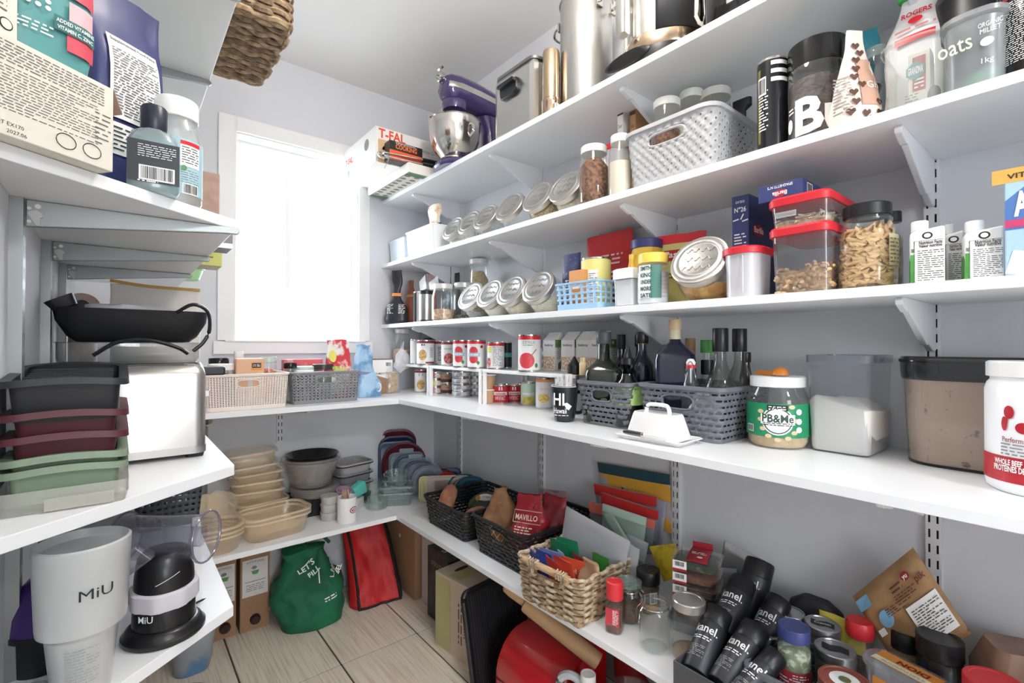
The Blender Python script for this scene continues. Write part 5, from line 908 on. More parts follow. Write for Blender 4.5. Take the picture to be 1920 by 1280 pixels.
t, r, h = bottle('black squeeze bottle with a pale green label in the first slate basket', 1148, 1206, 1.1, 680, BKG, None, [(.95, 0), (1, .03), (1, .62), (.85, .78), (.5, .9), (.4, 1)], zb); m = MB(); m.lathe([(r*.42, h-.004), (r*.44, h+.012), (r*.3, h+.016), (r*.14, h+.04), (r*.1, h+.048)], n=20); m.build('spout', BLK, t); band(t, 'green_label', r+.0005, h*.35, h*.66, M('pale_green_paper', '#a9cf7a', .5, bump=(30, .02)), -1.3, 1.3, 14); text(t, 'me', .022, INK, cyl(r, .0012), -.014, h*.44, .04, wid=.024); fine(t, .02, .006, 1, INK, cyl(r, .0012), .02, h*.6, 2)
t, r, h = bottle('dark blue bottle with a green label at the near end of the first slate basket', 1180, 1228, 1.2, 622, DKB, BLK, None, zb, capr=.5, caph=.028); band(t, 'green_label', r+.0005, h*.18, h*.42, M('teal_paper', '#3f8c6c', .5), -1.0, 1.3, 12); m = MB(); m.lathe([(r*.46, h-.036), (r*.47, h-.032), (r*.46, h-.03)], n=24, cap0=False, cap1=False); m.build('gold_ring', M('gold_foil'), t)
bottle('dark blue bottle hidden behind its twin in the first slate basket', 1183, 1212, 1.27, 628, DKB, BLK, None, zb, capr=.5)
t, r, h = bottle('big square-shouldered dark bottle with a cork-coloured cap, tallest of the bottles', 1228, 1304, 1.16, 599, DKB, M('cork_cap', '#c9b28c', .5, bump=(60, .05)), [(.95, 0), (1, .03), (1, .68), (.94, .74), (.6, .81), (.3, .86), (.26, .9), (.26, 1)], zb, square=True, capr=.32, caph=.022); m = MB(); m.lathe([(r*.28, h*.82), (r*.275, h*.91)], n=20, cap0=False, cap1=False); m.build('neck_label', M('cream_label'), t)
bottle('slim bottle with a wooden cap behind the tallest dark bottle', 1283, 1306, 1.28, 634, M('brown_glass', '#4a3524', .1, coat=.4, bump=(20, .01)), M('wood_cap', '#ab8a66', .6, noise_=(40, '#94734f', .4, .6)), [(1, 0), (1, .7), (.9, .8), (.8, 1)], zb, capr=.85, caph=.06)
cy, r, h_ = RC(1277, 1314, 1.11, zb, 688); t = thing('swing_top_bottle', 'small glass bottle with a red seal and wire swing top', 'bottle', (1.11, cy, zb), face_cam(1.11, cy)); jar_body(t, [(r, 0), (r, h_*.6), (r*.8, h_*.75), (r*.5, h_*.9), (r*.45, h_)], CLEAR); m = MB(); m.lathe([(r*.52, h_-.002), (r*.54, h_+.003), (r*.5, h_+.006)], n=20); m.build('red_seal', RED, t); m = MB(); m.lathe([(r*.46, h_+.006), (r*.5, h_+.012), (r*.3, h_+.02), (0, h_+.021)], n=20, cap1=False); m.build('stopper', WPL, t); m = MB(); m.tube([(-r*.5, 0, h_*.72), (-r*.55, -.004, h_*.9), (-r*.2, -r*.55, h_+.012), (r*.2, -r*.55, h_+.008), (r*.5, -.004, h_*.8)], .0012, n=5); m.build('wire', STEELS, t)
t, r, h = bottle('clear bottle with a bright green cap in the second slate basket', 1309, 1344, 1.2, 637, CLEAR, M('green_cap', '#4f9a4b', .4, bump=(30, .02)), [(.95, 0), (1, .03), (1, .55), (.6, .68), (.5, .75), (.5, 1)], zb, capr=.75, caph=.028); m = MB(); m.lathe([(r*.7, h*.62), (r*.72, h*.64), (r*.72, h*.76), (r*.7, h*.78)], n=20); m.build('black_collar', BLK, t)
OILG = GL('grey_green_glass', '#dde2dd', .06, '#9aa09a'); OIL = M('oil_dark', '#4b5148', .15, bump=(20, .01))
for q, (u0, u1, x, vt, lb) in enumerate(((1318, 1384, 1.15, 615, 'clear oil bottle with a black cap, left of the pair'), (1356, 1418, 1.215, 616, 'clear oil bottle with a black cap, right of the pair'))): t, r, h = bottle(lb, u0, u1, x, vt, OILG, BLK, [(.95, 0), (1, .03), (1, .5), (.95, .58), (.62, .72), (.4, .82), (.34, .88), (.34, 1)], zb, 'pair of clear oil bottles', capr=.46, caph=.052)
bottle('small brown bottle with a black cap behind the oil bottles', 1386, 1411, 1.28, 660, M('brown_glass'), BLK, [(1, 0), (1, .75), (.7, .9), (.6, 1)], zb, capr=.8, caph=.02)
t = thing('plastic_wrap', 'crumpled clear plastic bag on top of the second slate basket', 'bag', (1.095, yof(1318, 1.095, z+.1), zb), RZR); pouch(t, 'film', .085, .04, .115, GL('crumple_film', '#f2f4f6', .42, '#d9dde0', .12), topw=.5, topd=.01, seed=61, wr=.02, start=.6, end=1)
# butter dish
CER = M('white_ceramic', '#efefee', .15, coat=.4, bump=(20, .01)); bl, bd_ = .175, .098; t = thing('butter_dish', 'white ceramic butter dish with a lid in front of the slate baskets', 'butter dish', (1.004, .675, z), RZR+.04)
m = MB(); m.loft([(bl*.86, bd_*.8, 0, .008), (bl*.9, bd_*.85, .004, .01), (bl*1.04, bd_*1.08, .011, .014), (bl*1.02, bd_*1.05, .013, .014), (bl*.85, bd_*.8, .007, .01)]); m.build('tray', CER, t)
m = MB(); m.loft([(bl*.8, bd_*.72, .009, .008), (bl*.79, bd_*.7, .014, .008), (bl*.66, bd_*.5, .062, .01), (bl*.63, bd_*.47, .067, .01)]); dl = m.build('cover', CER, t); m = MB(); m.tube([(-.032, 0, .064), (-.028, 0, .08), (-.018, 0, .085), (.018, 0, .085), (.028, 0, .08), (.032, 0, .064)], .005, n=8); m.build('grip', CER, dl)
t = thing('butter_knife', 'white handled butter knife resting on the butter dish tray', 'knife', (.947, .69, z+.0145), RZR); m = MB(); m.loft([(.009, .006, 0, .002), (.012, .008, .03, .003), (.013, .009, .055, .004), (.007, .006, .062, .002)], X=TX(.012, .004, .004, ry=PI/2)); m.build('handle', CER, t); m = MB(); m.loft([(.011, .0015, 0, .0006), (.013, .0015, .04, .0006), (.006, .001, .055, .0004)], X=TX(.008, .004, .004, ry=-PI/2)); m.build('blade', STEELS, t); m = MB(); m.lathe([(.005, 0), (.0055, .002), (.005, .006)], n=12, X=TX(.007, .004, .004, ry=PI/2)); m.build('ferrule', STEELS, t)
# peanut powder jar and scoop
cy, r, h_ = RC(1399, 1517, 1.175, z, 703); t = thing('peanut_powder_jar', 'wide clear jar with a green label and white lid, orange scoop on top', 'jar', (1.175, cy, z), face_cam(1.175, cy)); q = h_-.021
jar_body(t, [(r*.86, 0), (r*.96, .004), (r, .016), (r, q*.76), (r*.95, q*.86), (r*.84, q*.95), (r*.83, q)], CLEARP, 40); m = MB(); m.lathe([(r*.84, .003), (r*.95, .014), (r*.96, q*.5), (r*.5, q*.56), (0, q*.58)], cap1=False, n=32); m.build('peanut_powder', M('peanut_powder', '#c9ab84', .9, noise_=(60, '#d8c09c', .4, .6)), t); lid(t, r*.89, q-.004, .024, WPL, ridged=True)
band(t, 'green_label', r+.0005, q*.19, q*.72, M('pb_green', '#1f8a5e', .45, bump=(30, .02)), -1.5, 1.6, 26); f = cyl(r, .0014); NUT = M('peanut_print', '#d9c49a', .6)
for a, b in ((-.035, .0), (-.03, -.02), (-.018, -.035), (.0, -.042), (.02, -.038), (.033, -.026), (-.034, .018), (.028, .03), (.036, .0)): patch(t, 'peanut_print', .013, .009, NUT, f, a, q*.46+b, shape='ellipse')
patch(t, 'round_badge', .062, .062, WINK, lift(f, .0005), 0, q*.45, shape='ellipse'); patch(t, 'badge_ring', .056, .056, M('pb_dark', '#2e4a3e', .5), lift(f, .0009), 0, q*.45, shape='ellipse'); patch(t, 'badge_inner', .051, .051, WINK, lift(f, .0013), 0, q*.45, shape='ellipse'); patch(t, 'name_plate', .066, .022, WINK, lift(f, .0016), 0, q*.475, nu=8)
text(t, 'PB&Me', .024, M('pb_dark'), lift(f, .002), 0, q*.485, .02, wid=.06, cuts=8); fine(t, .056, .008, 2, INK, lift(f, .002), 0, q*.4, 3, full=True); patch(t, 'dark_ribbon', .04, .013, INK, lift(f, .0006), 0, q*.655, nu=5); fine(t, .034, .01, 2, WINK, lift(f, .001), 0, q*.655, 4, full=True)
for b in (.6, .45, .32): patch(t, 'round_stamp', .013, .013, WINK, lift(f, .0005), .043, q*b, shape='ellipse')
barcode(t, .022, .016, cyl(r, .0014, -1.0), 0, q*.3); ztop = z+h_
t = thing('measuring_scoop', 'orange plastic measuring scoop lying on the peanut powder jar', 'scoop', (1.165, cy, ztop+.001), RZR-.3); OR_ = M('orange_plastic', '#e58a2e', .35, bump=(20, .01)); m = MB(); m.lathe([(.0175*math.cos(a), .0005+.0175*math.sin(a)) for a in (0, .3, .6, .9, 1.2, PI/2)], n=20, X=TX(.012, 0, 0), cap1=False); m.build('bowl', OR_, t); m = MB(); m.loft([(.012, .004, 0, .0015), (.009, .003, .05, .0015)], X=TX(-.002, 0, .0032, ry=-PI/2)); m.build('handle', OR_, t)
# flour container
GTC = GL('grey_tint_plastic', '#eef0f3', .06, '#c3c9d2', .05); x0, x1 = 1.165, 1.335; ya, yb = .412, .292; hh = zof(665, x0, ya)-z; w_ = ya-yb; d_ = x1-x0
t = thing('flour_container', 'open clear rectangular container two thirds full of white flour', 'container', ((x0+x1)/2, (ya+yb)/2, z), RZR); m = MB(); m.loft([(w_*.84, d_*.88, 0, .012), (w_*.9, d_*.92, .004, .016), (w_*.98, d_*.99, hh-.02, .018), (w_*1.03, d_*1.02, hh-.016, .02)], cap1=False); m.build('tub', GTC, t); m = MB(); m.loft([(w_*1.03, d_*1.02, hh-.016, .02), (w_*1.04, d_*1.03, hh, .02), (w_*1.01, d_*1.0, hh, .02)], cap0=False, cap1=False); m.build('rim', GL('grey_rim', '#c9ccd2', .5, '#8d929a', .05), t)
mb = MB(); nxx = 16; top_ = lambda a, b: hh*(.52+.075*math.sin((a-.15)*5.2+.6)+.03*math.cos(b*4))
def ring_at(zf, sc): return [(x*sc, y*sc, zf(x/w_+.5, y/d_+.5)) for x, y in rrect(w_, d_, .016, 8)]
mb.rings([ring_at(lambda a, b: .003, .86), ring_at(lambda a, b: .012, .9), ring_at(lambda a, b: top_(a, b)-.004, .945), ring_at(top_, .9), ring_at(lambda a, b: hh*.54, .4), ring_at(lambda a, b: hh*.55, .02)]); mb.build('flour', M('white_flour', '#f6f1e9', .95, bump=(30, .15)), t, smooth=60)
m = MB(); m.box(w_*.5, w_*.56, -.02, .02, hh-.014, hh-.006); m.build('pour_tab', GTC, t, smooth=0)
# tall brown container
x0, x1 = 1.18, 1.34; ya, yb = .262, .055; hh = zof(672, x0, ya)-z; w_ = ya-yb; d_ = x1-x0; t = thing('flour_bin', 'large clear bin of brown flour with a black rimmed lid', 'container', ((x0+x1)/2, (ya+yb)/2, z), RZR)
m = MB(); m.loft([(w_*.84, d_*.9, 0, .05), (w_*.86, d_*.92, .006, .052), (w_*.93, d_*.99, hh-.03, .056)], cap1=False, k=7); m.build('tub', GL('faint_tint', '#f0efee', .06), t); m = MB(); m.loft([(w_*.82, d_*.88, .004, .048), (w_*.84, d_*.9, .012, .05), (w_*.9, d_*.96, hh*.82, .052)], k=7); m.build('brown_flour', M('brown_flour', '#bfa998', .9, noise_=(45, '#5f4c40', .64, .72), bump=(30, .15)), t)
m = MB(); m.loft([(w_*.95, d_*1.0, hh-.04, .058), (w_*.97, d_*1.01, hh-.034, .058), (w_*.99, d_*1.02, hh-.004, .06)], k=7, cap0=False, cap1=False); m.build('smoke_rim', GL('smoke_plastic', '#6d7075', .45, '#3c3e42', .08), t); m = MB(); m.loft([(w_*1.0, d_*1.03, hh-.006, .06), (w_*1.01, d_*1.035, hh-.001, .062), (w_*.97, d_*.99, hh+.005, .06)], k=7); m.build('lid', M('gloss_black'), t); patch(t, 'pink_sticker', .035, .045, M('pink_sticker', '#b08078', .6), flat(d_*.455+.002), w_*.22, hh*.2)
m = MB(); m.loft([(w_*.845, d_*.905, 0, .05), (w_*.865, d_*.925, .005, .052)], k=7); m.build('black_foot', BLK, t)
# protein tub
cx, cyy, r = 1.115, .058, .066; hh = zof(675, 1.11, .125)-z; t = thing('protein_tub', 'white screw-top tub with a red band and red drop logo at the right picture edge', 'tub', (cx, cyy, z), face_cam(cx, cyy)); q = hh-.024
m = MB(); m.lathe([(r*.88, 0), (r*.97, .005), (r, .015), (r, q*.88), (r*.96, q*.94), (r*.9, q*.97), (r*.9, q)], n=44); m.build('tub_body', M('tub_white', '#f1f2f3', .3, bump=(20, .01)), t); lid(t, r*.96, q-.001, .025, WPL, ridged=True); f = cyl(r, .0012); RB = M('protein_red', '#b3222e', .35, bump=(20, .01))
band(t, 'red_band', r+.0005, q*.1, q*.32, RB, -1.6, 1.6, 30); text(t, 'WHOLE BEEF PROTEIN', .0115, WINK, lift(f, .0006), -.026, q*.27, .03, wid=.062, cuts=12); text(t, 'PROTÉINES DE BŒUF SUPRÊME', .0125, WINK, lift(f, .0006), -.016, q*.215, .03, wid=.085, cuts=14); text(t, '850 g', .014, WINK, lift(f, .0006), .018, q*.14, .03, wid=.026, cuts=5); text(t, 'Performance', .011, M('plum_ink', '#8c3a44', .5), f, -.026, q*.465, .01, wid=.04, cuts=8); fine(t, .06, .02, 4, GINK, f, -.018, q*.385, 5)
patch(t, 'logo_drop', .013, .02, RB, f, -.037, q*.7, shape='ellipse'); patch(t, 'logo_foot', .008, .022, RB, f, -.043, q*.6, shape='ellipse'); patch(t, 'logo_link', .006, .02, RB, f, -.04, q*.655, shape=[(-.2, -.5), (.2, -.5), (.5, .5), (-.1, .5)]); patch(t, 'logo_dot', .019, .017, RB, f, -.02, q*.575, shape='ellipse'); patch(t, 'flavour_tag', .04, .015, M('plum_dark', '#4b3a40', .5), f, .02, q*.8, nu=6); fine(t, .02, .009, 2, WINK, lift(f, .0006), .018, q*.8, 2)
# ============================================================ WINDOW SHELF (back wall)
z = ZR1+.0005
WB = M('warm_white_plastic', '#e8ded5', .45, bump=(150, .03)); GB = M('mid_grey_plastic', '#8b8c8f', .45, bump=(150, .03))
def dotbasket(label, x0, x1, y0, y1, vt, mat, nu, nv, pat, hand, relief=None, tap=.94, t0=.1, t1=.9):
    w_, d_ = x1-x0, y1-y0; hh = zof(vt, x0, y0)-z; t = thing('storage_basket', label, 'basket', ((x0+x1)/2, (y0+y1)/2, z), 0)
    basket(t, mat, w_*tap, d_*tap, w_, d_, hh, .02, pat, nu, nv, hand=hand, rim=.004, relief=relief, hz=(.62, .83), t0=t0, t1=t1); return hh
xa, xb = xof(382, 1.9, z+.03), xof(536, 1.9, z+.03)
hw = dotbasket('warm white plastic basket with fine square holes and a grip slot', xa, xb+.012, 1.9, 2.16, 703, WB, 236, 44, P_DOTS, .07)
xa2, xb2 = xof(541, 1.945, z+.05), xof(676, 1.945, z+.05)
TRI = lambda i, j: ((i % 4, j % 4) in ((1, 1), (2, 1), (1, 2), (3, 3)))
hg = dotbasket('mid grey plastic basket with triangular lattice holes under the window', xa2+.012, xb2, 1.945, 2.19, 698, GB, 264, 44, TRI, .075)
def jarB(label, u0, u1, y, vt, glass, lidm, fill=None, zz=None, lidr=.95, name='jar', group=None, fz=.75):
    x, r, h = BC(u0, u1, y, z if zz is None else zz, vt); return mason(label, x, y, (z if zz is None else zz), r, h, lidm, fill, fz, group, 'jar', name, lidr)
zb = z+.006; DK = M('dark_preserve', '#2c2a30', .4, bump=(40, .1)); BLKL = M('black_lid_gloss')
x, r, h = BC(388, 440, 1.99, zb, 682); mason('jar of dark preserve with a white lid in the warm white basket', x, 1.99, zb, r*.95, h, WPL, DK, .85, 'jars in the warm white basket', 'jar', 'preserve_jar', .98)
x, r, h = BC(388, 432, 2.09, zb, 671); mason('jar with a black lid behind the white lidded one', x, 2.09, zb, r*.9, h, BLKL, DK, .8, 'jars in the warm white basket', 'jar', 'preserve_jar', .95)
x, r, h = BC(435, 459, 2.08, zb, 658); t = thing('pill_bottle', 'small white plastic bottle at the back of the warm white basket', 'bottle', (x, 2.08, zb)); m = MB(); m.lathe([(r*.95, 0), (r, .008), (r, h*.72), (r*.8, h*.82), (r*.7, h*.86)], n=24); m.build('bottle_body', WPL, t); lid(t, r*.75, h*.86, h*.14, WPL, ridged=True)
x0, x1 = xof(442, 1.955, z+.1), xof(496, 1.955, z+.1); hh = zof(672, x0, 1.955)-zb; t, sx, sy = carton('peach_packet', 'peach coloured packet with a small black label standing in the warm white basket', 'packet', x0, x1, 1.955, 2.0, zb, hh, M('peach_pack', '#dcb090', .5, bump=(30, .15)), bevel=.006); f = flat(sy/2); patch(t, 'orange_square', .036, .03, M('orange_print', '#e39a45', .5), f, .02, hh*.83); patch(t, 'black_panel', .03, .017, INK, lift(f, .0005), .02, hh*.85); fine(t, .024, .01, 2, WINK, lift(f, .001), .02, hh*.85, 3); patch(t, 'silver_strip', .016, hh*.6, M('silver_strip', '#cfd0d4', .3), f, .0, hh*.33)
x, r, h = BC(487, 519, 2.05, zb, 669); mason('jar of red peppers with a pale green lid in the warm white basket', x, 2.05, zb, r, h, M('pale_green_lid', '#b9c9bd', .4, bump=(20, .02)), M('red_peppers', '#b5473a', .5, noise_=(40, '#e08a6a', .45, .6), bump=(50, .5)), .8, 'jars in the warm white basket', 'jar', 'preserve_jar', .95)
# grey basket contents
x0, x1 = xof(526, 2.13, z+.12), xof(604, 2.13, z+.12); t, sx, sy = carton('red_packet', 'long red packet at the back of the mid grey basket', 'packet', x0+.01, x1, 2.12, 2.16, zb, zof(674, x0, 2.12)-zb, M('red_packet', '#c9545c', .45, noise_=(25, '#e2a0a0', .55, .65), bump=(30, .15)))
for u0, u1, y, vt, lm, lb in ((530, 558, 2.02, 680, BLKL, 'jar with a black lid at the left of the mid grey basket'), (540, 600, 2.07, 686, M('pale_green_lid'), 'wide jar with a pale green lid in the mid grey basket'), (550, 590, 1.99, 694, WPL, 'jar with a white lid at the front of the mid grey basket'), (584, 627, 2.03, 682, M('brown_lid', '#3d3531', .35, bump=(20, .02)), 'jar with a dark brown lid in the middle of the mid grey basket')):
    x, r, h = BC(u0, u1, y, zb, vt); mason(lb, x, y, zb, r*.9, h, lm, M('grey_preserve', '#8a8d84', .5, bump=(30, .1)), .8, 'jars in the mid grey basket', 'jar', 'preserve_jar', .98)
x = xof(634, 2.03, z+.15); hh = zof(637, x, 2.03)-zb; t = thing('snack_bag', 'red and white snack bag standing in the mid grey basket', 'bag', (x, 2.03, zb), .1); o, f = pouch(t, 'bag_body', .115, .06, hh, M('red_white_foil', '#f0ece8', .3, noise_=(14, '#d8434d', .48, .54), bump=(30, .3)), topw=.85, topd=.006, seed=71, wr=.006); patch(t, 'yellow_splash', .03, .05, M('yellow_print'), lift(f, .003), -.03, hh*.72, shape='ellipse'); patch(t, 'green_splash', .03, .012, M('lime_print', '#9fc763', .5), lift(f, .003), -.02, hh*.52); text(t, 'hon', .03, M('yellow_print'), lift(f, .0035), 0, hh*.5, .04)
# blue bags, box, biscuits
BLF = M('sky_foil', '#a9cbe6', .3, noise_=(16, '#6f9cc4', .5, .6), bump=(30, .4))
x = xof(683, 2.12, z+.1); hh = zof(646, x, 2.12)-z; t = thing('snack_bag', 'tall light blue foil bag behind its clipped twin', 'bag', (x, 2.13, z), .2); pouch(t, 'bag_body', .11, .05, hh, BLF, topw=.7, topd=.01, seed=73, wr=.01)
x = xof(690, 2.06, z+.05); t = thing('snack_bag', 'short light blue foil bag closed with a mauve clip', 'bag', (x, 2.055, z), .1); o, f = pouch(t, 'bag_body', .115, .06, zof(699, x, 2.06)-z, BLF, topw=.7, topd=.02, seed=74, wr=.008, start=.5, end=1); hh = zof(699, x, 2.06)-z; m = MB(); m.loft([(.075, .02, 0, .005), (.075, .02, .012, .005)], X=TX(-.02, 0, hh-.006, ry=.12)); m.build('bag_clip', M('mauve_clip', '#8d87ad', .4, bump=(20, .02)), t); patch(t, 'white_swirl', .03, .04, WINK, lift(f, .004), .03, hh*.4, shape='ellipse'); patch(t, 'white_swirl', .024, .032, BLF, lift(f, .0045), .026, hh*.41, shape='ellipse')
x0 = xof(690, 2.17, z+.1); t, sx, sy = carton('kraft_box', 'white and brown card box behind the blue bags', 'box', x0, x0+.105, 2.14, 2.25, z, zof(673, x0, 2.14)-z, KRAFT, .12); hh = zof(673, x0, 2.14)-z; f = flat(sy/2); patch(t, 'white_print', sx, hh*.62, PAPERW, f, 0, hh*.69, shape=[(-.5, -.2), (.5, -.5), (.5, .5), (-.5, .5)]); text(t, 'AIMASTER', .013, INK, lift(f, .0005), .0, hh*.58, .01, wid=.075); barcode(t, .03, .022, lift(f, .0005), .03, hh*.84); patch(t, 'dark_edge', sx, .004, M('purple_edge', '#4a3f55', .5), lift(f, .0005), 0, hh-.002)
x = xof(741, 2.12, z+.05); t = thing('biscuit_bag', 'clear bag of stacked ladyfinger biscuits gathered at the top', 'bag', (x, 2.15, z), .1); hh = zof(680, x, 2.12)-z
for i in range(12): m = MB(); m.loft([(.055, .016, 0, .007), (.057, .018, .0035, .008), (.055, .016, .0075, .007)], X=TX(.001*(i % 3), 0, .003+i*.0082)); m.build('biscuit', M('biscuit', '#d9bd94', .8, noise_=(60, '#b8935f', .45, .65), bump=(80, .3)), t)
FILM = GL('clear_film', '#f6f7f9', .16, '#e6eaee', .1); pouch(t, 'film', .08, .05, hh, FILM, topw=.6, topd=.012, seed=75, wr=.004, start=.6, end=1); o, f = pouch(t, 'film_tail', .06, .015, .1, GL('white_film', '#f6f7f9', .5, '#eceef0', .2), topw=1.9, topd=.006, seed=76, wr=.012, start=0, end=.8); o.location = (.02, 0, hh-.035); o.rotation_euler = (0, .75, 0)
# ============================================================ LOW BACK SHELF
z = ZR0+.0005
WAX = GL('waxy_plastic', '#fffaf2', .22, '#f6e3c4', .2); WAX2 = GL('waxy_clear', '#fffcf6', .17, '#f8ead2', .18); WRIM = GL('waxy_rim', '#fffaf2', .5, '#f3e4cb', .25); GRIM = GL('glass_rim', '#e8f2ee', .35, '#a9c4b8', .05)
def tubc(label, x, y, zz, w_, d_, h_, r_, mat, rz=0, group=None, lidm=None, name='food_tub', tilt=0, tap=.84, rim=.008, cap=False, tx=0):
    t = thing(name, label, 'container', (x, y, zz), rz, group); X = TX(0, 0, 0, ry=tilt, rx=tx)
    m = MB(); m.loft([(w_*tap*.96, d_*tap*.96, .0, r_*.8), (w_*tap, d_*tap, .004, r_*.8), (w_*.96, d_*.96, h_-.008, r_*.95), (w_+rim, d_+rim, h_-.007, r_)], cap1=False, k=6, X=X); m.build('tub', mat, t); m = MB(); m.loft([(w_+rim, d_+rim, h_-.007, r_), (w_+rim, d_+rim, h_, r_), (w_*.95, d_*.95, h_, r_*.95), (w_*.945, d_*.945, h_-.006, r_*.95)], cap0=False, cap1=False, k=6, X=X); m.build('rim', WRIM if mat in (WAX, WAX2) else GRIM if mat.name == 'greenish_glass' else mat, t)
    if lidm: m = MB(); m.loft([(w_+rim+.004, d_+rim+.004, h_-.006, r_), (w_+rim+.004, d_+rim+.004, h_+.003, r_), (w_*.92, d_*.92, h_+.004, r_), (w_*.9, d_*.9, h_+.001, r_)], k=6, X=X); m.build('lid', lidm, t)
    return t
G1 = 'waxy plastic tubs stacked on the low back shelf'
# near left stack of round tubs with lids
for q, (h_, lb) in enumerate(((.062, 'bottom oval waxy tub of the left stack'), (.03, 'second nested oval tub of the left stack'), (.03, 'third nested oval tub of the left stack'))): tubc(lb, .25, 1.99, z+[0, .046, .062][q], .215, .15, h_, .07, WAX, 0, G1)
for q in range(3):
    t = thing('tub_lid', ['translucent lid leaning upright on the left tub stack', 'second translucent lid leaning on the left tub stack', 'third translucent lid leaning on the left tub stack'][q], 'lid', (.225+q*.035, 2.0+.01*q, z+.094), .4, 'lids leaning on the left tub stack'); m = MB(); m.loft([(.11, .09, 0, .035), (.116, .096, .004, .037), (.1, .08, .007, .034)], k=6, X=TX(0, 0, .052, rx=1.25, ry=.3*q-.2)); m.build('lid_body', WAX2, t)
# front wide tub pair
tubc('widest waxy tub at the front of the pile', .47, 2.03, z, .245, .17, .075, .055, WAX, .12, G1); tubc('second wide waxy tub nested in the front one', .47, 2.03, z+.026, .245, .17, .065, .055, WAX, .16, G1)
# tall stack behind
zz = z; sizes = [(.2, .16, .06), (.195, .155, .05), (.19, .16, .07), (.19, .15, .06), (.185, .16, .06), (.19, .15, .06), (.18, .15, .075)]
nm = ['bottom', 'second', 'third', 'fourth', 'fifth', 'sixth', 'topmost']
for q, (w_, d_, h_) in enumerate(sizes): tubc('waxy square tub, %s of the tall leaning stack' % nm[q], .462-.006*q, 2.215-.0, zz, w_, d_, h_, .035, WAX if q < 5 else WAX2, .15*math.sin(q*2), G1, tilt=.0 if q < 5 else -.06, lidm=WAX2 if q == 6 else None); zz += [.042, .028, .045, .036, .03, .036, 0][q]
# mixing bowls
xq, r, h = BC(541, 637, 2.2, z+.1, 860)
t = thing('mesh_basket', 'low black perforated basket under the bowls', 'basket', (.66, 2.19, z), 0); basket(t, BLKM, .17, .14, .185, .155, .075, .02, P_DOTS, 140, 20, rim=.003)
FOG = GL('foggy_plastic', '#f8f7f6', .3, '#d6d1cd', .2)
for q in range(5): t = thing('bowl_lid', 'foggy round lid in the pile under the clear bowls, %s' % ['lowest', 'second', 'third', 'fourth', 'topmost'][q], 'lid', (.675, 2.19, z+.078+q*.0072), 0, 'round lids under the bowls'); m = MB(); m.lathe([(.098, 0), (.1, .002), (.1, .005), (.09, .007), (.088, .004), (0, .004)], n=36, cap1=False); m.build('lid_body', FOG, t)
zq = z+.116
for q in range(2): t = thing('mixing_bowl', ['lower clear mixing bowl with a flared rim', 'upper clear mixing bowl nested in the lower one'][q], 'bowl', (.66, 2.19, zq+q*.012), 0, 'clear mixing bowls'); m = MB(); m.lathe([(.07, 0), (.076, .004), (.11, .1), (.119, .104), (.119, .112), (.112, .113)], n=44, cap1=False); m.build('bowl_body', FOG, t)
t = thing('mixing_bowl', 'black bowl nested on top of the clear mixing bowls', 'bowl', (.66, 2.19, zq+.03), 0); m = MB(); m.lathe([(.06, 0), (.07, .004), (.106, .1), (.112, .105), (.109, .107), (.102, .1), (.066, .01), (0, .008)], n=44, cap1=False); m.build('bowl_body', M('gloss_black'), t)
# grey lunch boxes
for q, (h_, lb) in enumerate(((.06, 'lowest grey lunch box with a black rim'), (.06, 'middle grey lunch box with a black rim'), (.06, 'top pale grey lunch box, open'))):
    tq = tubc(lb, .845, 2.23, z+.035+q*.045, .17, .135, h_, .03, GL('grey_box_plastic', '#a8a8aa', .78, '#8f8f92', .3) if q < 2 else M('pale_grey_box', '#a9a6a6', .5, bump=(40, .03)), .2, 'grey lunch boxes', rim=.006); m = MB(); m.loft([(.179, .144, h_-.012, .03), (.179, .144, h_-.007, .03)], k=6, cap0=False, cap1=False); m.build('black_seal', BLKM, tq)
t = thing('lunch_box_base', 'black tray under the grey lunch boxes', 'container', (.845, 2.23, z), .2); m = MB(); m.loft([(.15, .12, 0, .02), (.165, .13, .034, .025)], k=5); m.build('tray', BLKM, t)
# small cups
CUPM = GL('white_cup_plastic', '#f2f0ee', .6, '#dedad6', .3)
for q in range(3): cx, r, _ = BC(601, 634, 2.045, z, 930); t = thing('dip_cup', 'small white lidded dip cup, %s of three' % ['lowest', 'middle', 'top'][q], 'cup', (cx, 2.045, z+q*.0335), 0, 'dip cups'); m = MB(); m.lathe([(r*.9, 0), (r*.95, .003), (r, .026), (r*1.06, .027), (r*1.06, .033), (r*.9, .033), (0, .031)], n=28, cap1=False); m.build('cup_body', CUPM, t)
# hockey mug with sticks
cx, r, h = BC(632, 669, 1.975, z, 930); t = thing('mug', 'white mug with a dark red crest holding wooden sticks', 'mug', (cx, 1.975, z), face_cam(cx, 1.975)); m = MB(); m.lathe([(r*.94, 0), (r, .004), (r, h), (r*.92, h), (r*.9, .008), (0, .007)], n=36, cap1=False); m.build('mug_body', CER, t); m = MB(); m.tube([(r*.95, 0, h*.85), (r*1.4, 0, h*.82), (r*1.55, 0, h*.5), (r*1.35, 0, h*.2), (r*.95, 0, h*.18)], .005, n=8, X=TX(rz=.9)); m.build('handle', CER, t)
f = cyl(r, .001, .75); CR_ = M('crest_red', '#8c2336', .5); patch(t, 'crest', .036, .026, CR_, f, 0, h*.52, shape='ellipse'); patch(t, 'crest_white', .029, .019, WINK, lift(f, .0006), .0, h*.52, shape='ellipse'); patch(t, 'crest_inner', .023, .014, CR_, lift(f, .0011), .0, h*.52, shape='ellipse'); text(t, 'CH', .013, WINK, lift(f, .0016), 0, h*.52, .03, wid=.014)
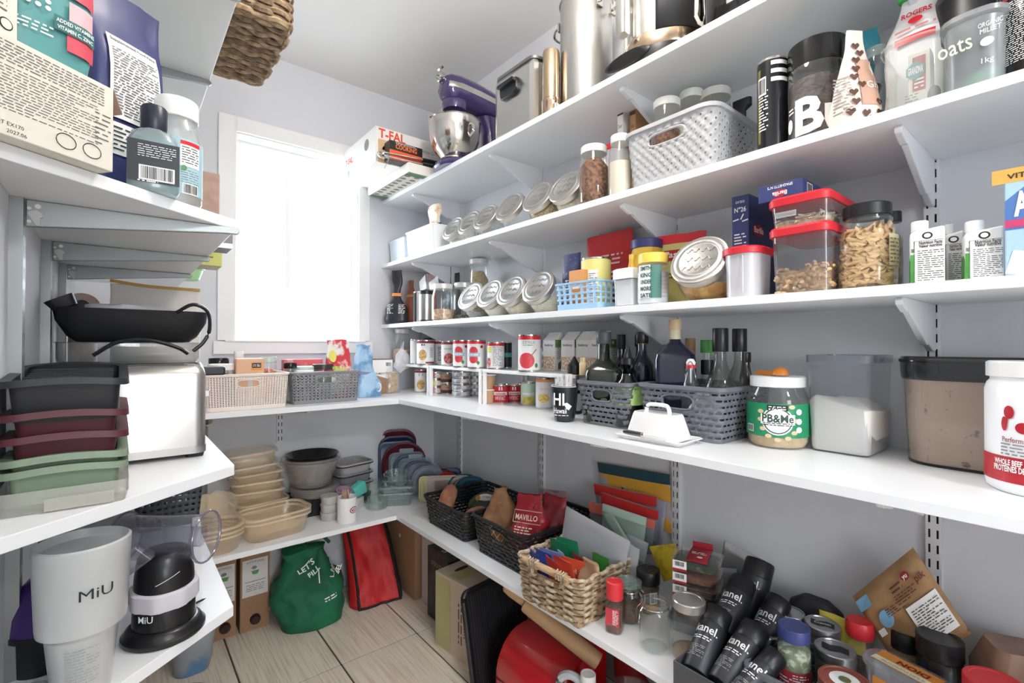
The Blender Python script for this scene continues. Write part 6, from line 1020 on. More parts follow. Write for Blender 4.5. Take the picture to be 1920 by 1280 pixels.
for q in range(6): s_ = thing('wooden_stick', 'short wooden stick bunched in the white crest mug', 'stick', (cx-.012+.005*(q % 3), 1.975-.006+.008*(q//3), z+.009), .3*q, 'wooden sticks in the crest mug'); m = MB(); m.lathe([(.0032, 0), (.0032, h+.012), (.001, h+.018)], n=8, X=TX(0, 0, 0, rx=.06*(q % 3-1), ry=.05*(q//3))); m.build('stick_body', M('pale_wood', '#c2a288', .7, noise_=(60, '#8b6b57', .5, .65)), s_)
cx, r, h = BC(627, 656, 2.1, z+.02, 907); t = thing('toy_cup', 'small mauve cup tilted behind the crest mug', 'cup', (cx, 2.1, z+.035), .2); m = MB(); m.lathe([(r*.8, 0), (r*.85, .003), (r, .06), (r*1.08, .061), (r*1.08, .067), (r*.98, .067), (r*.8, .008), (0, .006)], n=28, cap1=False, X=TX(0, 0, 0, rx=.25)); m.build('cup_body', M('mauve_plastic', '#a98fa2', .5, bump=(30, .02)), t)
m = MB(); m.loft([(.05, .05, -.035, .01), (.05, .05, -.001, .01)]); o = m.build('foot', CUPM, t)
x = xof(672, 2.1, z+.05); t = thing('toy_cup', 'turquoise plastic cup on its side beside the mauve one', 'cup', (x, 2.12, z+.03), .5); m = MB(); m.loft([(.05, .04, -.035, .012), (.06, .05, .035, .014)], X=TX(0, 0, .045, ry=1.35), k=5); m.build('cup_body', M('turquoise_plastic', '#5cbcb0', .4, bump=(30, .02)), t); m = MB(); m.loft([(.05, .05, -.03, .01), (.05, .05, .016, .01)]); m.build('foot', CUPM, t)
# glass dishes
GREENG = GL('greenish_glass', '#f8fbfa', .05, '#c6d8d0', .03)
tubc('lower rectangular glass dish of the stack in the corner', 1.0, 2.06, z, .155, .115, .06, .022, GREENG, -.5, 'glass dishes in the corner'); tubc('upper rectangular glass dish of the stack in the corner', 1.0, 2.06, z+.032, .155, .115, .055, .022, GREENG, -.5, 'glass dishes in the corner')
for q, (r_, h_, zz_, lb) in enumerate(((.06, .045, .088, 'wide round glass bowl on the rectangular dishes'), (.05, .04, .104, 'small round glass bowl on top of the dish stack'))): t = thing('glass_bowl', lb, 'bowl', (1.0, 2.065, z+zz_), 0, 'glass dishes in the corner'); m = MB(); m.lathe([(r_*.75, 0), (r_*.82, .003), (r_, h_)], n=36, cap1=False); m.build('bowl_body', GREENG, t); m = MB(); m.lathe([(r_, h_-.002), (r_*1.01, h_), (r_*.93, h_), (r_*.92, h_-.003)], n=36, cap0=False, cap1=False); m.build('rim', GRIM, t)
for q, (xx, yy, r_, h_, lb) in enumerate(((.925, 2.16, .05, .09, 'tall clear glass pot behind the toy cups'), (.9, 2.05, .045, .05, 'small clear glass pot in front of the dish stack'))): t = thing('glass_pot', lb, 'bowl', (xx, yy, z), 0, 'glass pots'); m = MB(); m.lathe([(r_*.9, 0), (r_, .005), (r_, h_), (r_*.95, h_), (r_*.93, .006), (0, .006)], n=32, cap1=False); m.build('pot_body', GREENG, t)
# stored lids standing like a file
def stand_lid(label, x, y, w_, h_, r_, mat, yaw, lean=.12, th=.008, tab=False, mat2=None, g='upright lids in the corner'):
    t = thing('container_lid', label, 'lid', (x, y, z), yaw, g); X = TX(0, 0, 0, rx=-lean) @ Matrix.Rotation(PI/2, 4, 'X')
    X = Matrix.Translation((0, 0, h_/2+.001)) @ Matrix.Rotation(-lean, 4, 'X') @ Matrix.Rotation(PI/2, 4, 'X')
    m = MB(); m.loft([(w_, h_, 0, r_), (w_, h_, th*.7, r_), (w_*.93, h_*.93, th, r_*.95), (w_*.88, h_*.88, th*.5, r_*.9)], k=7, X=X); m.build('lid_body', mat, t)
    m = MB(); m.loft([(w_*.7, h_*.7, th*.45, r_*.8), (w_*.68, h_*.68, th*.75, r_*.8), (w_*.62, h_*.62, th*.5, r_*.7)], k=6, X=X, cap0=False); m.build('raised_panel', mat2 or mat, t)
    if tab: m = MB(); m.loft([(w_*.4, .02, 0, .005), (w_*.4, .02, th*.8, .005)], X=X @ TX(0, h_/2+.008, 0)); m.build('clip_tab', mat, t)
MAR = M('maroon_plastic', '#571522', .4, bump=(60, .03)); NAV = M('navy_plastic', '#1e2440', .4, bump=(60, .03)); SLB = GL('slate_blue_plastic', '#9fb0c4', .65, '#5f7392', .25); CLB = GL('bluish_clear', '#dfe7ee', .35, '#a9b8c6', .15); TEALP = M('teal_plastic', '#1f5b70', .4, bump=(60, .03)); CRM2 = M('cream_plastic_lid', '#c9bdae', .5, bump=(60, .03)); YELW = M('pale_yellow_plastic', '#d2cc9a', .5, bump=(60, .03))
stand_lid('tall maroon lid standing at the very back of the corner', 1.12, 2.315, .2, .29, .07, MAR, -.35, .0); stand_lid('navy lid in front of the tall maroon lid', 1.115, 2.296, .19, .26, .06, NAV, -.35, .0, mat2=SLB); stand_lid('slate blue square lid before the navy lid', 1.10, 2.28, .17, .235, .03, SLB, -.35, .02)
stand_lid('round maroon lid in the middle of the lid row', 1.13, 2.25, .22, .23, .1, MAR, -.4, .05)
for q in range(6): stand_lid('bluish clear clip lid, %s of six in the lid row' % ['first', 'second', 'third', 'fourth', 'fifth', 'last'][q], 1.13+.01*q, 2.225-.028*q, .175-.006*q, .185-.011*q, .03 if q % 2 == 0 else .06, CLB if q % 2 == 0 else SLB, -.45, .08, tab=q in (0, 2))
stand_lid('round clear lid with a grey rim in the lid row', 1.16, 2.055, .16, .145, .072, CLB, -.5, .1); stand_lid('small maroon round lid in the lid row', 1.235, 2.05, .12, .12, .06, MAR, -.5, .1); stand_lid('small red round lid in the lid row', 1.235, 2.01, .12, .11, .055, RED, -.5, .1); stand_lid('small slate blue lid at the wall in the lid row', 1.28, 2.04, .1, .12, .03, SLB, -.5, .1)
for q in range(2): stand_lid(['pale yellow clip lid near the front of the lid row', 'second pale yellow clip lid near the front of the lid row'][q], 1.15+.01*q, 1.975-.02*q, .15, .115, .02, YELW, -.55, .1, tab=False)
stand_lid('cream rectangular lid near the front of the lid row', 1.19, 1.925, .2, .12, .02, CRM2, -.6, .1); stand_lid('teal round lid at the front of the lid row', 1.25, 1.885, .15, .125, .06, TEALP, -.6, .1); stand_lid('second teal round lid at the front of the lid row', 1.265, 1.845, .15, .12, .06, TEALP, -.6, .1)
t = thing('container_lid', 'large flat white lid lying behind the first black basket', 'lid', (1.075, 1.83, z), .2); m = MB(); m.loft([(.17, .2, 0, .05), (.175, .205, .004, .05), (.165, .195, .006, .05), (.15, .18, .004, .05)], k=7); m.build('lid_body', M('white_lid_plastic', '#d9d8d6', .4, bump=(30, .02)), t)
# ============================================================ LOW RIGHT SHELF
z = ZR0+.0005
BKB = M('black_basket_plastic', '#1b1c1f', .45, bump=(120, .04))
rattan('black rattan-look basket holding potatoes and squash', .975, 1.29, 1.47, 1.77, .115, BKB, None, 220, 27, zz=z, gr='black rattan baskets')
rattan('black rattan-look basket of onion bags with a grip slot', .972, 1.32, 1.13, 1.415, .135, BKB, .085, 220, 30, zz=z, gr='black rattan baskets')
def tuber(label, x, y, zz, a, b, c, mat, seed, rz=0, ry=0, name='sweet_potato', cat='vegetable', group=None):
    mb = MB(); n = 16; R = []
    for j in range(13):
        t = -1+2*j/12; s_ = math.sqrt(max(0, 1-t*t)); ring = []
        for i in range(n):
            q = 2*PI*i/n; p = Vector((t*a, s_*b*math.cos(q), s_*c*math.sin(q))); p *= 1+.16*noise.noise(p*22+Vector((seed*3, 0, 0))); ring.append(tuple(p))
        R.append(ring)
    mb.rings(R, X=TX(0, 0, 0, ry=ry)); o = mb.build(name, mat, None, smooth=80); o.location = (x, y, zz); o.rotation_euler = (0, 0, rz); return tag(o, label, cat, group)
SPO = M('sweet_potato_skin', '#a3694f', .7, noise_=(25, '#c08a70', .4, .65), bump=(40, .5, .004)); SQU = M('squash_skin', '#33402f', .5, noise_=(14, '#55643f', .5, .65), bump=(20, .3, .004))
tuber('sweet potato standing on end in the first black basket', 1.045, 1.70, z+.09, .075, .034, .034, SPO, 1, .4, -1.0, group='sweet potatoes'); tuber('round sweet potato end facing out of the first black basket', 1.07, 1.535, z+.062, .07, .036, .036, SPO, 2, .3, -.2, group='sweet potatoes')
t = thing('squash', 'dark green squash with a white sticker in the first black basket', 'vegetable', (1.165, 1.59, z+.004), -.7); mb = MB(); n = 32
mb.rings([[((.072*math.sin(PI*j/12))*(1+.05*math.cos(i*8*2*PI/n))*math.cos(2*PI*i/n), (.072*math.sin(PI*j/12))*(1+.05*math.cos(i*8*2*PI/n))*math.sin(2*PI*i/n), .062-.06*math.cos(PI*j/12)) for i in range(n)] for j in range(13)]); mb.build('squash_body', SQU, t, smooth=80)
fs = lambda a, b: (a, -math.sqrt(max(1e-6, .077**2-a*a-b*b))*.72, .066+math.sqrt(max(1e-6, .077**2-a*a-b*b))*.72+b*.7); patch(t, 'white_sticker', .07, .04, WINK, fs, 0, 0, shape='ellipse'); patch(t, 'gold_sticker', .02, .03, M('gold_sticker', '#c79b3f', .5), lift(fs, .001), -.03, 0, shape='ellipse'); fine(t, .03, .01, 2, INK, lift(fs, .0012), .005, 0, 3)
# onion / potato bags
NETM = M('net_string', '#cdb68d', .7, bump=(60, .1)); POT = M('potato_fill', '#7a5438', .75, noise_=(18, '#9d7450', .4, .65), bump=(20, .4, .01)); MRED = M('onion_bag_red', '#97202c', .35, bump=(22, .3))
t = thing('potato_bag', 'brown net bag of potatoes in the second black basket', 'bag', (1.055, 1.35, z+.012), math.radians(-55)); o, f = pouch(t, 'bag_body', .14, .09, .21, POT, topw=.35, topd=.02, seed=81, wr=.012, start=.35, end=1)
mb = MB(); off_ = .0
def pth(a, t_): w_ = .142*(1-sm((t_-.35)/.65))+.055*sm((t_-.35)/.65); d_ = .094*(1-sm((t_-.35)/.65))+.024*sm((t_-.35)/.65); return (w_/2*1.05*math.cos(a), d_/2*1.1*math.sin(a), t_*.16+.002)
for s_ in (-1, 1):
    for q in range(18): mb.tube([pth(2*PI*q/18+s_*i*.12, i/14) for i in range(15)], .0012, n=4)
nn = mb.build('net', NETM, t, smooth=60); nn['kind'] = 'stuff'
for q, (x, y, rz, w_, hh, lb) in enumerate(((1.055, 1.205, math.radians(-62), .145, .215, 'glossy red onion bag with cream lettering in front'), (1.16, 1.21, math.radians(-75), .15, .185, 'glossy red onion bag lying behind the front one'))):
    t = thing('onion_bag', lb, 'bag', (x, y, z+.012), rz, 'red onion bags'); o, f = pouch(t, 'bag_body', w_, .08, hh, MRED, topw=.6, topd=.008, seed=83+q, wr=.018, lean=.1 if q == 0 else .2); CRI = M('cream_ink', '#e6c9b0', .5)
    if q == 0:
        for b in (.68, .2):
            text(t, 'MAVILLO', .022, CRI, lift(f, .006), 0, hh*b, .02, wid=.075); m = MB(); m.tube([f(a, hh*b+c) for a, c in ((-.048, -.016), (.048, -.016), (.048, .018), (-.048, .018), (-.048, -.016))], .0012, n=4); m.build('frame_print', CRI, t)
        fine(t, .06, .03, 4, CRI, lift(f, .006), -.005, hh*.5, 4); patch(t, 'gold_seal', .02, .02, M('gold_sticker'), lift(f, .006), .04, hh*.42, shape='ellipse')
t = thing('vegetable_bag', 'crinkled clear bag with red printed stripes behind the onion bags', 'bag', (1.24, 1.28, z+.012), math.radians(-60)); pouch(t, 'bag_body', .13, .05, .18, GL('print_film', '#f3eeee', .4, '#b98d8a', .15), topw=.8, topd=.006, seed=88, wr=.012)
# seagrass baskets
GRASS = M('seagrass', '#b59c7c', .8, noise_=(60, '#7a6146', .38, .66), bump=(180, .6, .004)); GRASS2 = M('seagrass_pale', '#d3c3a8', .8, noise_=(60, '#9c8463', .4, .66), bump=(180, .6, .004))
def seagrass(t, w_, d_, h_, r_, rows, mats, w0=.9, cut=None, ns=120, nf=14, rope=.0, close=True):
    rr = h_/rows/2*1.25; mb = MB()
    for j in range(rows):
        tq = (j+.5)/rows; ww, dd = w_*(w0+(1-w0)*tq), d_*(w0+(1-w0)*tq); P, per = arclen(ww, dd, r_, ns); pts = []; 
        for i in range(ns):
            x, y = P[i]; l = math.hypot(x, y); e = .0036*(1 if ((i//4+j) % 2) else -1)+.0015*noise.noise(Vector((x*90, y*90, j)))
            zc = tq*h_+.0015*noise.noise(Vector((x*60, y*60, j*3.3)))
            if cut: zc = min(zc, cut(x, y, zc))
            pts.append((x*(1+e/l), y*(1+e/l), zc))
        mb.m_ = j
        mb.tube(pts, rr*.95, m=j % 2, n=5, closed=True)
    o = mb.build('woven_rows', mats, t, smooth=70); o['kind'] = 'stuff'
    mb = MB(); P, per = arclen(w_*w0*.98, d_*w0*.98, r_, 48); n_ = 10
    for j in range(nf): yy = -d_*w0/2*.96+d_*w0*.96*j/(nf-1); mb.tube([(-w_*w0/2*.98+w_*w0*.98*i/40, yy+.0022*math.sin(i*.9+(j//2)*1.6), .005+.003*math.sin(i*.8+PI*(j % 2))+.001*noise.noise(Vector((i*.5, j*.7, 1)))) for i in range(41)], d_*w0/nf*.5, m=(j//2) % 2, n=5)
    o = mb.build('woven_floor', mats, t, smooth=70); o['kind'] = 'stuff'
t = thing('seagrass_basket', 'twisted seagrass basket with a wooden dowel handle full of tea sachets', 'basket', (1.04, .965, z), RZR+.05); bw, bd2, bh = .235, .27, .125
seagrass(t, bw, bd2, bh, .02, 14, [GRASS, GRASS2], .92, cut=lambda x, y, zc: bh-.038 if (abs(x) < .055 and y < -bd2*.3) else 9)
DOW = M('wood_dowel', '#c9a986', .6, noise_=(40, '#b08d68', .4, .6), stretch=(1, 8, 8)); m = MB(); m.lathe([(.009, -.085), (.0095, -.083), (.0095, .083), (.009, .085)], n=16, X=TX(0, -bd2/2-.004, bh-.006, ry=PI/2)); dw = m.build('dowel_handle', DOW, t)
for sx_ in (-1, 1): m = MB(); m.tube([(sx_*.052+.012*math.sin(i*.1)+.0022*(i-12)/2, -bd2/2-.004+.012*math.cos(i*1.25), bh-.006+.012*math.sin(i*1.25)) for i in range(25)], .0026, n=5); m.build('rope_binding', GRASS2, dw)
TB = [('#3f55a8', 'dark blue tea sachet'), ('#4a62b5', 'royal blue tea sachet'), ('#8f9bd6', 'lavender blue tea sachet'), ('#aec6e6', 'pale blue tea sachet'), ('#1f7a52', 'green tea sachet'), ('#2b8f63', 'bright green tea sachet'), ('#c73a33', 'red tea sachet'), ('#d9573f', 'orange red tea sachet'), ('#e0603f', 'orange tea sachet with white lettering'), ('#b5302c', 'dark red tea sachet')]
for q, (c, lb) in enumerate(TB):
    if q < 4: x, y, h_ = .955+.028*q, 1.045-.004*q, .115-.004*q
    elif q < 6: x, y, h_ = 1.04+.03*(q-4), 1.03, .13
    else: x, y, h_ = .945+.03*(q-6), .955-.006*(q-6), .125-.004*(q-6)
    t2 = thing('tea_sachet', lb+[' at the very front left of the seagrass basket', ' second from the front left in the seagrass basket', ' third at the left of the seagrass basket', ' fourth at the left of the seagrass basket', ' at the back of the seagrass basket', ' farthest back in the seagrass basket', ' behind the dowel of the seagrass basket', ' second behind the dowel', ' third behind the dowel', ' beside the paper bag in the seagrass basket'][q], 'tea bag', (x, y, z+.012), RZR+.25*(q % 3-1), 'tea sachets in the seagrass basket')
    o, f = pouch(t2, 'sachet_body', .075, .012, h_, M('sachet'+c, c, .4, bump=(40, .2)), topd=.002, seed=90+q, wr=.003, start=.6, end=1, lean=-.15)
    if q == 8: text(t2, 'go!', .02, WINK, lift(f, .002), 0, h_*.72, .03)
t2 = thing('paper_bag', 'small crumpled tan paper bag at the near end of the seagrass basket', 'bag', (1.0, .885, z+.012), RZR-.2); pouch(t2, 'bag_body', .085, .05, .125, M('tan_paper', '#b18f6e', .7, bump=(30, .5)), topw=.8, topd=.014, seed=101, wr=.01)
t2 = thing('leaf_packet', 'green foil packet corner in the seagrass basket', 'packet', (1.06, .9, z+.012), RZR); pouch(t2, 'packet_body', .06, .01, .12, M('leaf_green_foil', '#3f8a3a', .4, bump=(30, .3)), topd=.002, seed=102, wr=.003)
# silicone storage bags
SIL = GL('frosted_silicone', '#f2f3f5', .72, '#d5d8de', .3)
def flatbag(name, label, cat, px, x, mat, th=.012, r_=.02, zr=None, group=None, tiltx=0, bands=()):
    """upright flat pouch in a plane of constant x, outline from four picture corners (tl, tr, br, bl)"""
    P = [Vector((x, yof(u, x, 1.17-(v-650)*1.2/903), 0)) for u, v in px]
    for p, (u, v) in zip(P, px): p.z = zof(v, x, p.y)
    for _ in range(2):
        for p, (u, v) in zip(P, px): p.y = yof(u, x, p.z); p.z = zof(v, x, p.y)
    base = (P[2]+P[3])/2; t = thing(name, label, cat, tuple(base), 0, group); Q = [p-base for p in P]
    def F(a, b): return Q[3]*(1-a)*(1-b)+Q[2]*a*(1-b)+Q[0]*(1-a)*b+Q[1]*a*b
    def prof(a, b): return th/2*(max(0, 1-abs(2*a-1)**5)*max(0, 1-abs(2*b-1)**5))**.5
    mb = MB(); nu, nv = 16, 14
    for s_ in (-1, 1):
        def G(a, b, s_=s_):
            # round the corners a little
            a2 = .5+(a-.5)*(1-.06*max(0, abs(2*b-1)-.8)/.2*0); p = F(a2, b); e = prof(a, b)+.0015*noise.noise(p*25); return (p.x+s_*e, p.y, p.z)
        mb.grid(G, nu, nv)
    mb.build('bag_body', mat, t, smooth=60, clean=True)
    for b0, b1, mt in bands:
        mb = MB(); mb.grid(lambda a, b: tuple(F(a, b0+(b1-b0)*b)+Vector((-prof(a, b0+(b1-b0)*b)-.003, 0, 0))), 12, 2); mb.build('zip_band', mt, t, smooth=60)
    return t, (lambda a, b: tuple(F(a, b)+Vector((-prof(a, b)-.0042, 0, 0))))
flatbag('silicone_bag', 'large frosted silicone bag standing in the seagrass basket', 'bag', ((1062, 948), (1182, 1015), (1168, 1090), (1048, 1040)), 1.1, SIL, .016, group='silicone bags'); flatbag('silicone_bag', 'second frosted silicone bag behind the large one', 'bag', ((1075, 955), (1200, 1030), (1190, 1100), (1060, 1050)), 1.13, SIL, .012, group='silicone bags')
CLB2 = GL('zip_film', '#e9eaee', .34, '#c2c4cc', .12); REDZ = M('red_zip', '#c8322f', .4, bump=(30, .02)); CORZ = M('coral_zip', '#d9755f', .4, bump=(30, .02)); MINT = GL('mint_silicone', '#dbe8df', .7, '#b3c9bd', .3)
flatbag('zip_bag', 'patterned yellow and teal pouch with dark leaves at the wall', 'bag', ((1121, 866), (1257, 889), (1260, 1000), (1135, 970)), 1.33, M('yellow_leaf_pouch', '#d9a23c', .5, noise_=(9, '#b7b3b4', .5, .54), bump=(20, .1)), .012, bands=((.82, 1.0, M('teal_zip', '#1e4552', .4, bump=(20, .02))),))
tz = bpy.data.objects['zip_bag.001'] if 'zip_bag.001' in bpy.data.objects else None
if tz:
    for q in range(8):
        a = .15+.1*q; b = .62+.09*math.sin(q*2.1); p0 = Vector((-.011, -.012+.0, 0)); yy0 = (.5-a)*.19; 
        mb = MB(); mb.add([(-.0115, yy0+dx*.022*math.cos(q)-dz*.008*math.sin(q), .085+.03*math.sin(q*2.1)+dx*.022*math.sin(q)*.5+dz*.008) for dx, dz in ((-.5, 0), (0, .5), (.5, 0), (0, -.5))], [(0, 1, 2, 3)]); mb.build('leaf_print', M('dark_teal_leaf', '#1e3f4d', .5), tz, smooth=0)
flatbag('zip_bag', 'clear zip bag with a red seal in the bag bundle', 'bag', ((1114, 905), (1232, 930), (1232, 1020), (1125, 1000)), 1.3, CLB2, .01, group='zip bags', bands=((.78, .99, REDZ),)); flatbag('zip_bag', 'clear zip bag with a second red seal in the bag bundle', 'bag', ((1128, 922), (1236, 957), (1230, 1030), (1130, 1010)), 1.27, CLB2, .01, group='zip bags', bands=((.76, .99, REDZ),))
flatbag('zip_bag', 'grey lilac pouch edge behind the red seals', 'bag', ((1222, 932), (1250, 940), (1240, 1025), (1205, 1015)), 1.31, M('lilac_pouch', '#a9a5b8', .4, bump=(20, .1)), .008, group='zip bags'); flatbag('zip_bag', 'clear zip bag with a coral seal in the bag bundle', 'bag', ((1104, 938), (1230, 975), (1222, 1040), (1112, 1020)), 1.24, CLB2, .01, group='zip bags', bands=((.76, .99, CORZ),))
flatbag('zip_bag', 'mint green silicone bag in front of the zip bags', 'bag', ((1131, 943), (1213, 970), (1205, 1040), (1128, 1015)), 1.21, MINT, .01, bands=((.8, 1.0, M('mint_zip', '#b5cdbf', .5, bump=(20, .02))),)); flatbag('zip_bag', 'dark green tinted silicone bag leaning across the bundle', 'bag', ((1128, 960), (1150, 965), (1206, 1055), (1190, 1062)), 1.18, M('sage_silicone', '#8a9b8f', .4, bump=(20, .05)), .012); flatbag('zip_bag', 'plain white silicone bag behind the green tinted one', 'bag', ((1175, 1000), (1216, 1018), (1208, 1060), (1170, 1050)), 1.2, SIL, .008)
flatbag('spice_packet', 'yellow spice packet leaning at the wall track', 'packet', ((1217, 1024), (1266, 1018), (1285, 1078), (1245, 1090)), 1.2, M('yellow_packet', '#d2b83a', .45, noise_=(40, '#b79a2a', .5, .65), bump=(30, .2)), .01)
# spice bottle with red cap
t = thing('spice_bottle', 'brown spice bottle with a red cap and red label at the shelf front', 'bottle', (.985, .79, z), face_cam(.985, .79)-.3); hh = zof(1085, .985, .79)-z; q = hh-.042; w_ = .041
m = MB(); m.loft([(w_*1.0, w_*1.0, 0, .012), (w_*1.06, w_*1.06, .008, .012), (w_*1.06, w_*1.06, .022, .012), (w_*.92, w_*.92, .032, .012), (w_*.95, w_*.95, q*.75, .013), (w_*.8, w_*.8, q*.92, .016), (w_*.72, w_*.72, q, .0145)], cap1=False, k=5); m.build('bottle_body', CLEARP, t)
m = MB(); m.loft([(w_*.95, w_*.95, .003, .012), (w_*1.0, w_*1.0, .02, .012), (w_*.87, w_*.87, .032, .012), (w_*.89, w_*.89, q*.74, .012)], k=5); m.build('spice', M('paprika_brown', '#5e3226', .8, noise_=(80, '#7a4433', .4, .6)), t); m = MB(); m.lathe([(w_*.49, q-.006), (w_*.52, q-.004), (w_*.52, q+.03), (w_*.5, q+.036), (w_*.44, q+.038), (w_*.42, q+.035), (0, q+.035)], n=28, cap1=False); m.build('cap', M('bright_red_cap', '#d8323a', .4, bump=(20, .02)), t)
f = flat(w_*.475+.0005); patch(t, 'red_label', w_*.85, q*.5, M('label_red', '#c03844', .5), f, 0, q*.47); fine(t, w_*.35, q*.42, 12, WINK, lift(f, .0006), .008, q*.48, 3); f2 = lambda a, b: (-w_*.475-.0006, -a, b); patch(t, 'white_strip', w_*.5, q*.5, WINK, f2, 0, q*.47)
# clip jars, mason jar
def clipjar(label, x, y, r, hh, fill, lidon, rz, group='wire clip jars'):
    t = thing('clip_jar', label, 'jar', (x, y, z), rz, group); q = hh*.84 if lidon else hh
    jar_body(t, [(r*.86, .001), (r*.98, .006), (r, .016), (r, q*.72), (r*.94, q*.82), (r*.84, q*.88), (r*.84, q*.92), (r*.92, q*.93), (r*.93, q*.96), (r*.84, q), (r*.78, q), (r*.78, q*.9)], CLEAR, 36); m = MB(); m.lathe([(r*.8, .004), (r*.6, .008), (r*.3, .011), (0, .012)], n=28, cap1=False); m.build('glass_punt', CLEAR, t)
    if fill: m = MB(); m.lathe([(r*.86, .005), (r*.95, .015), (r*.95, q*.45), (r*.5, q*.48), (0, q*.48)], n=28, cap1=False); m.build('contents', fill, t)
    if lidon: m = MB(); m.lathe([(r*.92, q+.002), (r*.94, q+.005), (r*.93, q+.01), (r*.6, q+.013), (r*.58, q+.011), (0, q+.012)], n=36, cap1=False); m.build('glass_lid', GL('teal_edge_glass', '#e4efec', .2, '#b9cfcb', .05), t)
    m = MB(); m.tube([(r*.88*math.cos(a), r*.88*math.sin(a), q*.9) for a in [2*PI*i/32 for i in range(32)]], .0011, n=5, closed=True); zz = q*.9
    m.build('neck_wire', STEELS, t)
    m = MB(); m.tube([(-.008, -r*.88, zz), (-.011, -r*1.08, zz-.012), (-.007, -r*1.1, zz-.034), (.0, -r*1.08, zz-.042), (.007, -r*1.1, zz-.034), (.011, -r*1.08, zz-.012), (.008, -r*.88, zz)], .0012, n=5); m.build('wire_clip', STEELS, t); return t
BRS = M('brown_spice', '#4c3428', .8, noise_=(70, '#6b4a36', .4, .6))
clipjar('clip jar of brown spice with its glass lid closed', 1.055, .80, .037, zof(1083, 1.055, .8)-z, BRS, True, .3); clipjar('empty clip jar standing open at the shelf front', 1.005, .685, .037, zof(1125, 1.005, .685)-z, None, False, face_cam(1, .685)-1.25)
hh = zof(1122, 1.03, .61)-z; t = mason('pint mason jar with a silver screw lid, nearly empty', 1.03, .61, z, .039, hh, M('silver_lid', '#c9c6c0', .3, .9, bump=(60, .1)), M('tan_powder', '#b59a84', .8, bump=(30, .1)), .12, None, 'jar', 'mason_jar', .9)
t = thing('spice_bottle', 'squat spice jar with a black cap and barcode behind the clip jar', 'bottle', (1.135, .795, z), face_cam(1.135, .795)); r = .031; hh = zof(1066, 1.135, .795)-z; jar_body(t, [(r*.95, 0), (r, .005), (r, hh-.045), (r*.9, hh-.035)], CLEARP); m = MB(); m.lathe([(r*.9, .003), (r*.95, hh-.05), (0, hh-.05)], n=24, cap1=False); m.build('spice', M('tan_spice', '#8d6c4c', .8, noise_=(70, '#6b4a36', .4, .6)), t); lid(t, r*1.02, hh-.036, .036, BLK, ridged=True); barcode(t, .022, .03, cyl(r, .001, .5), 0, hh*.4); band(t, 'amber_label', r+.0005, .006, hh*.25, M('amber_print', '#c98b2e', .5), -.2, 1.4, 10)
# herb clamshells
HERB = [('#3d4a3c', 'topmost clamshell of green herbs with a dark red sleeve'), ('#8d4b2d', 'second clamshell from the top, orange brown herbs'), ('#5a3a2c', 'third clamshell in the herb stack'), ('#4f3226', 'fourth clamshell in the herb stack'), ('#b0772a', 'lowest clamshell of orange herbs in the stack')]
ty = .665; tx_ = 1.165
for q in range(5):
    c, lb = HERB[4-q]; t = thing('herb_clamshell', lb, 'container', (tx_, ty, z+.03+q*.031), RZR+.35, 'stacked herb clamshells'); m = MB(); m.loft([(.095, .075, 0, .012), (.11, .09, .022, .016), (.118, .098, .023, .018), (.118, .098, .027, .018), (.1, .08, .03, .014)], k=5); m.build('shell', CLEARP, t); m = MB(); m.loft([(.09, .07, .001, .012), (.104, .084, .019, .014)], k=5); m.build('herbs', M('herb'+c, c, .7, noise_=(70, '#7d7a4a', .55, .7), bump=(60, .6, .004)), t)
    if q >= 2: patch(t, 'price_label', .034, .024, WINK, flat(.05), -.035, .014); barcode(t, .026, .014, flat(.0505), -.035, .018); patch(t, 'red_edge', .034, .006, M('sleeve_red', '#a3202c', .5), flat(.0505), -.035, .003)
    if q == 4: m = MB(); m.grid(lambda a, b: (.005+(a-.5)*.05, -.05+b*.1, .031+.004*math.sin(PI*b)), 2, 8); m.build('red_sleeve', M('sleeve_red'), t, solid=.0006); m = MB(); m.box(-.02, .03, .045, .05, .028, .045); m.build('sleeve_tab', M('sleeve_red'), t, smooth=0); ft = lambda a, b: (a, b, .0365); fine(t, .036, .016, 2, WINK, ft, .005, -.005, 3, full=True); patch(t, 'white_dot', .014, .011, WINK, ft, .01, -.03, shape='ellipse')
t = thing('clamshell_tray', 'grey tray under the herb clamshells', 'tray', (tx_, ty, z), RZR+.35); m = MB(); m.loft([(.12, .1, 0, .012), (.135, .115, .028, .015), (.13, .11, .028, .015), (.116, .096, .003, .012)], k=5); m.build('tray_body', M('pale_grey_tray', '#a9abb2', .4, bump=(30, .02)), t)
SILF = M('silver_foil', '#c3c5c9', .25, .6, noise_=(12, '#8d9095', .5, .6), bump=(25, .4)); t, f = flatbag('coffee_pouch', 'silver foil pouch with a blue oval leaning at the wall', 'bag', ((1358, 1012), (1436, 1052), (1405, 1140), (1340, 1120)), 1.29, SILF, .03)
tb = t; fb = lambda a, b: f(.5+a/.12, .5+b/.12); patch(t, 'blue_oval', .3*.12, .24*.12, M('gv_blue', '#3f6387', .5), fb, -.006, .008, shape='ellipse'); 
def ftext(a, b): p = Vector(fb(a, b)); p.x -= .0015; return tuple(p)
text(t, 'Great', .014, WINK, ftext, -.006, .011, .02, wid=.028, rot=-.25); text(t, 'Value', .01, WINK, ftext, -.006, .001, .02, wid=.02, rot=-.25); patch(t, 'photo_print', .04, .025, M('dark_photo', '#3b3c3e', .5), fb, .035, .035, shape='ellipse'); patch(t, 'black_tag', .022, .016, INK, ftext, .035, .025); patch(t, 'grey_photo', .03, .02, M('grey_photo', '#7b7c80', .4), fb, -.032, .03, shape='ellipse')
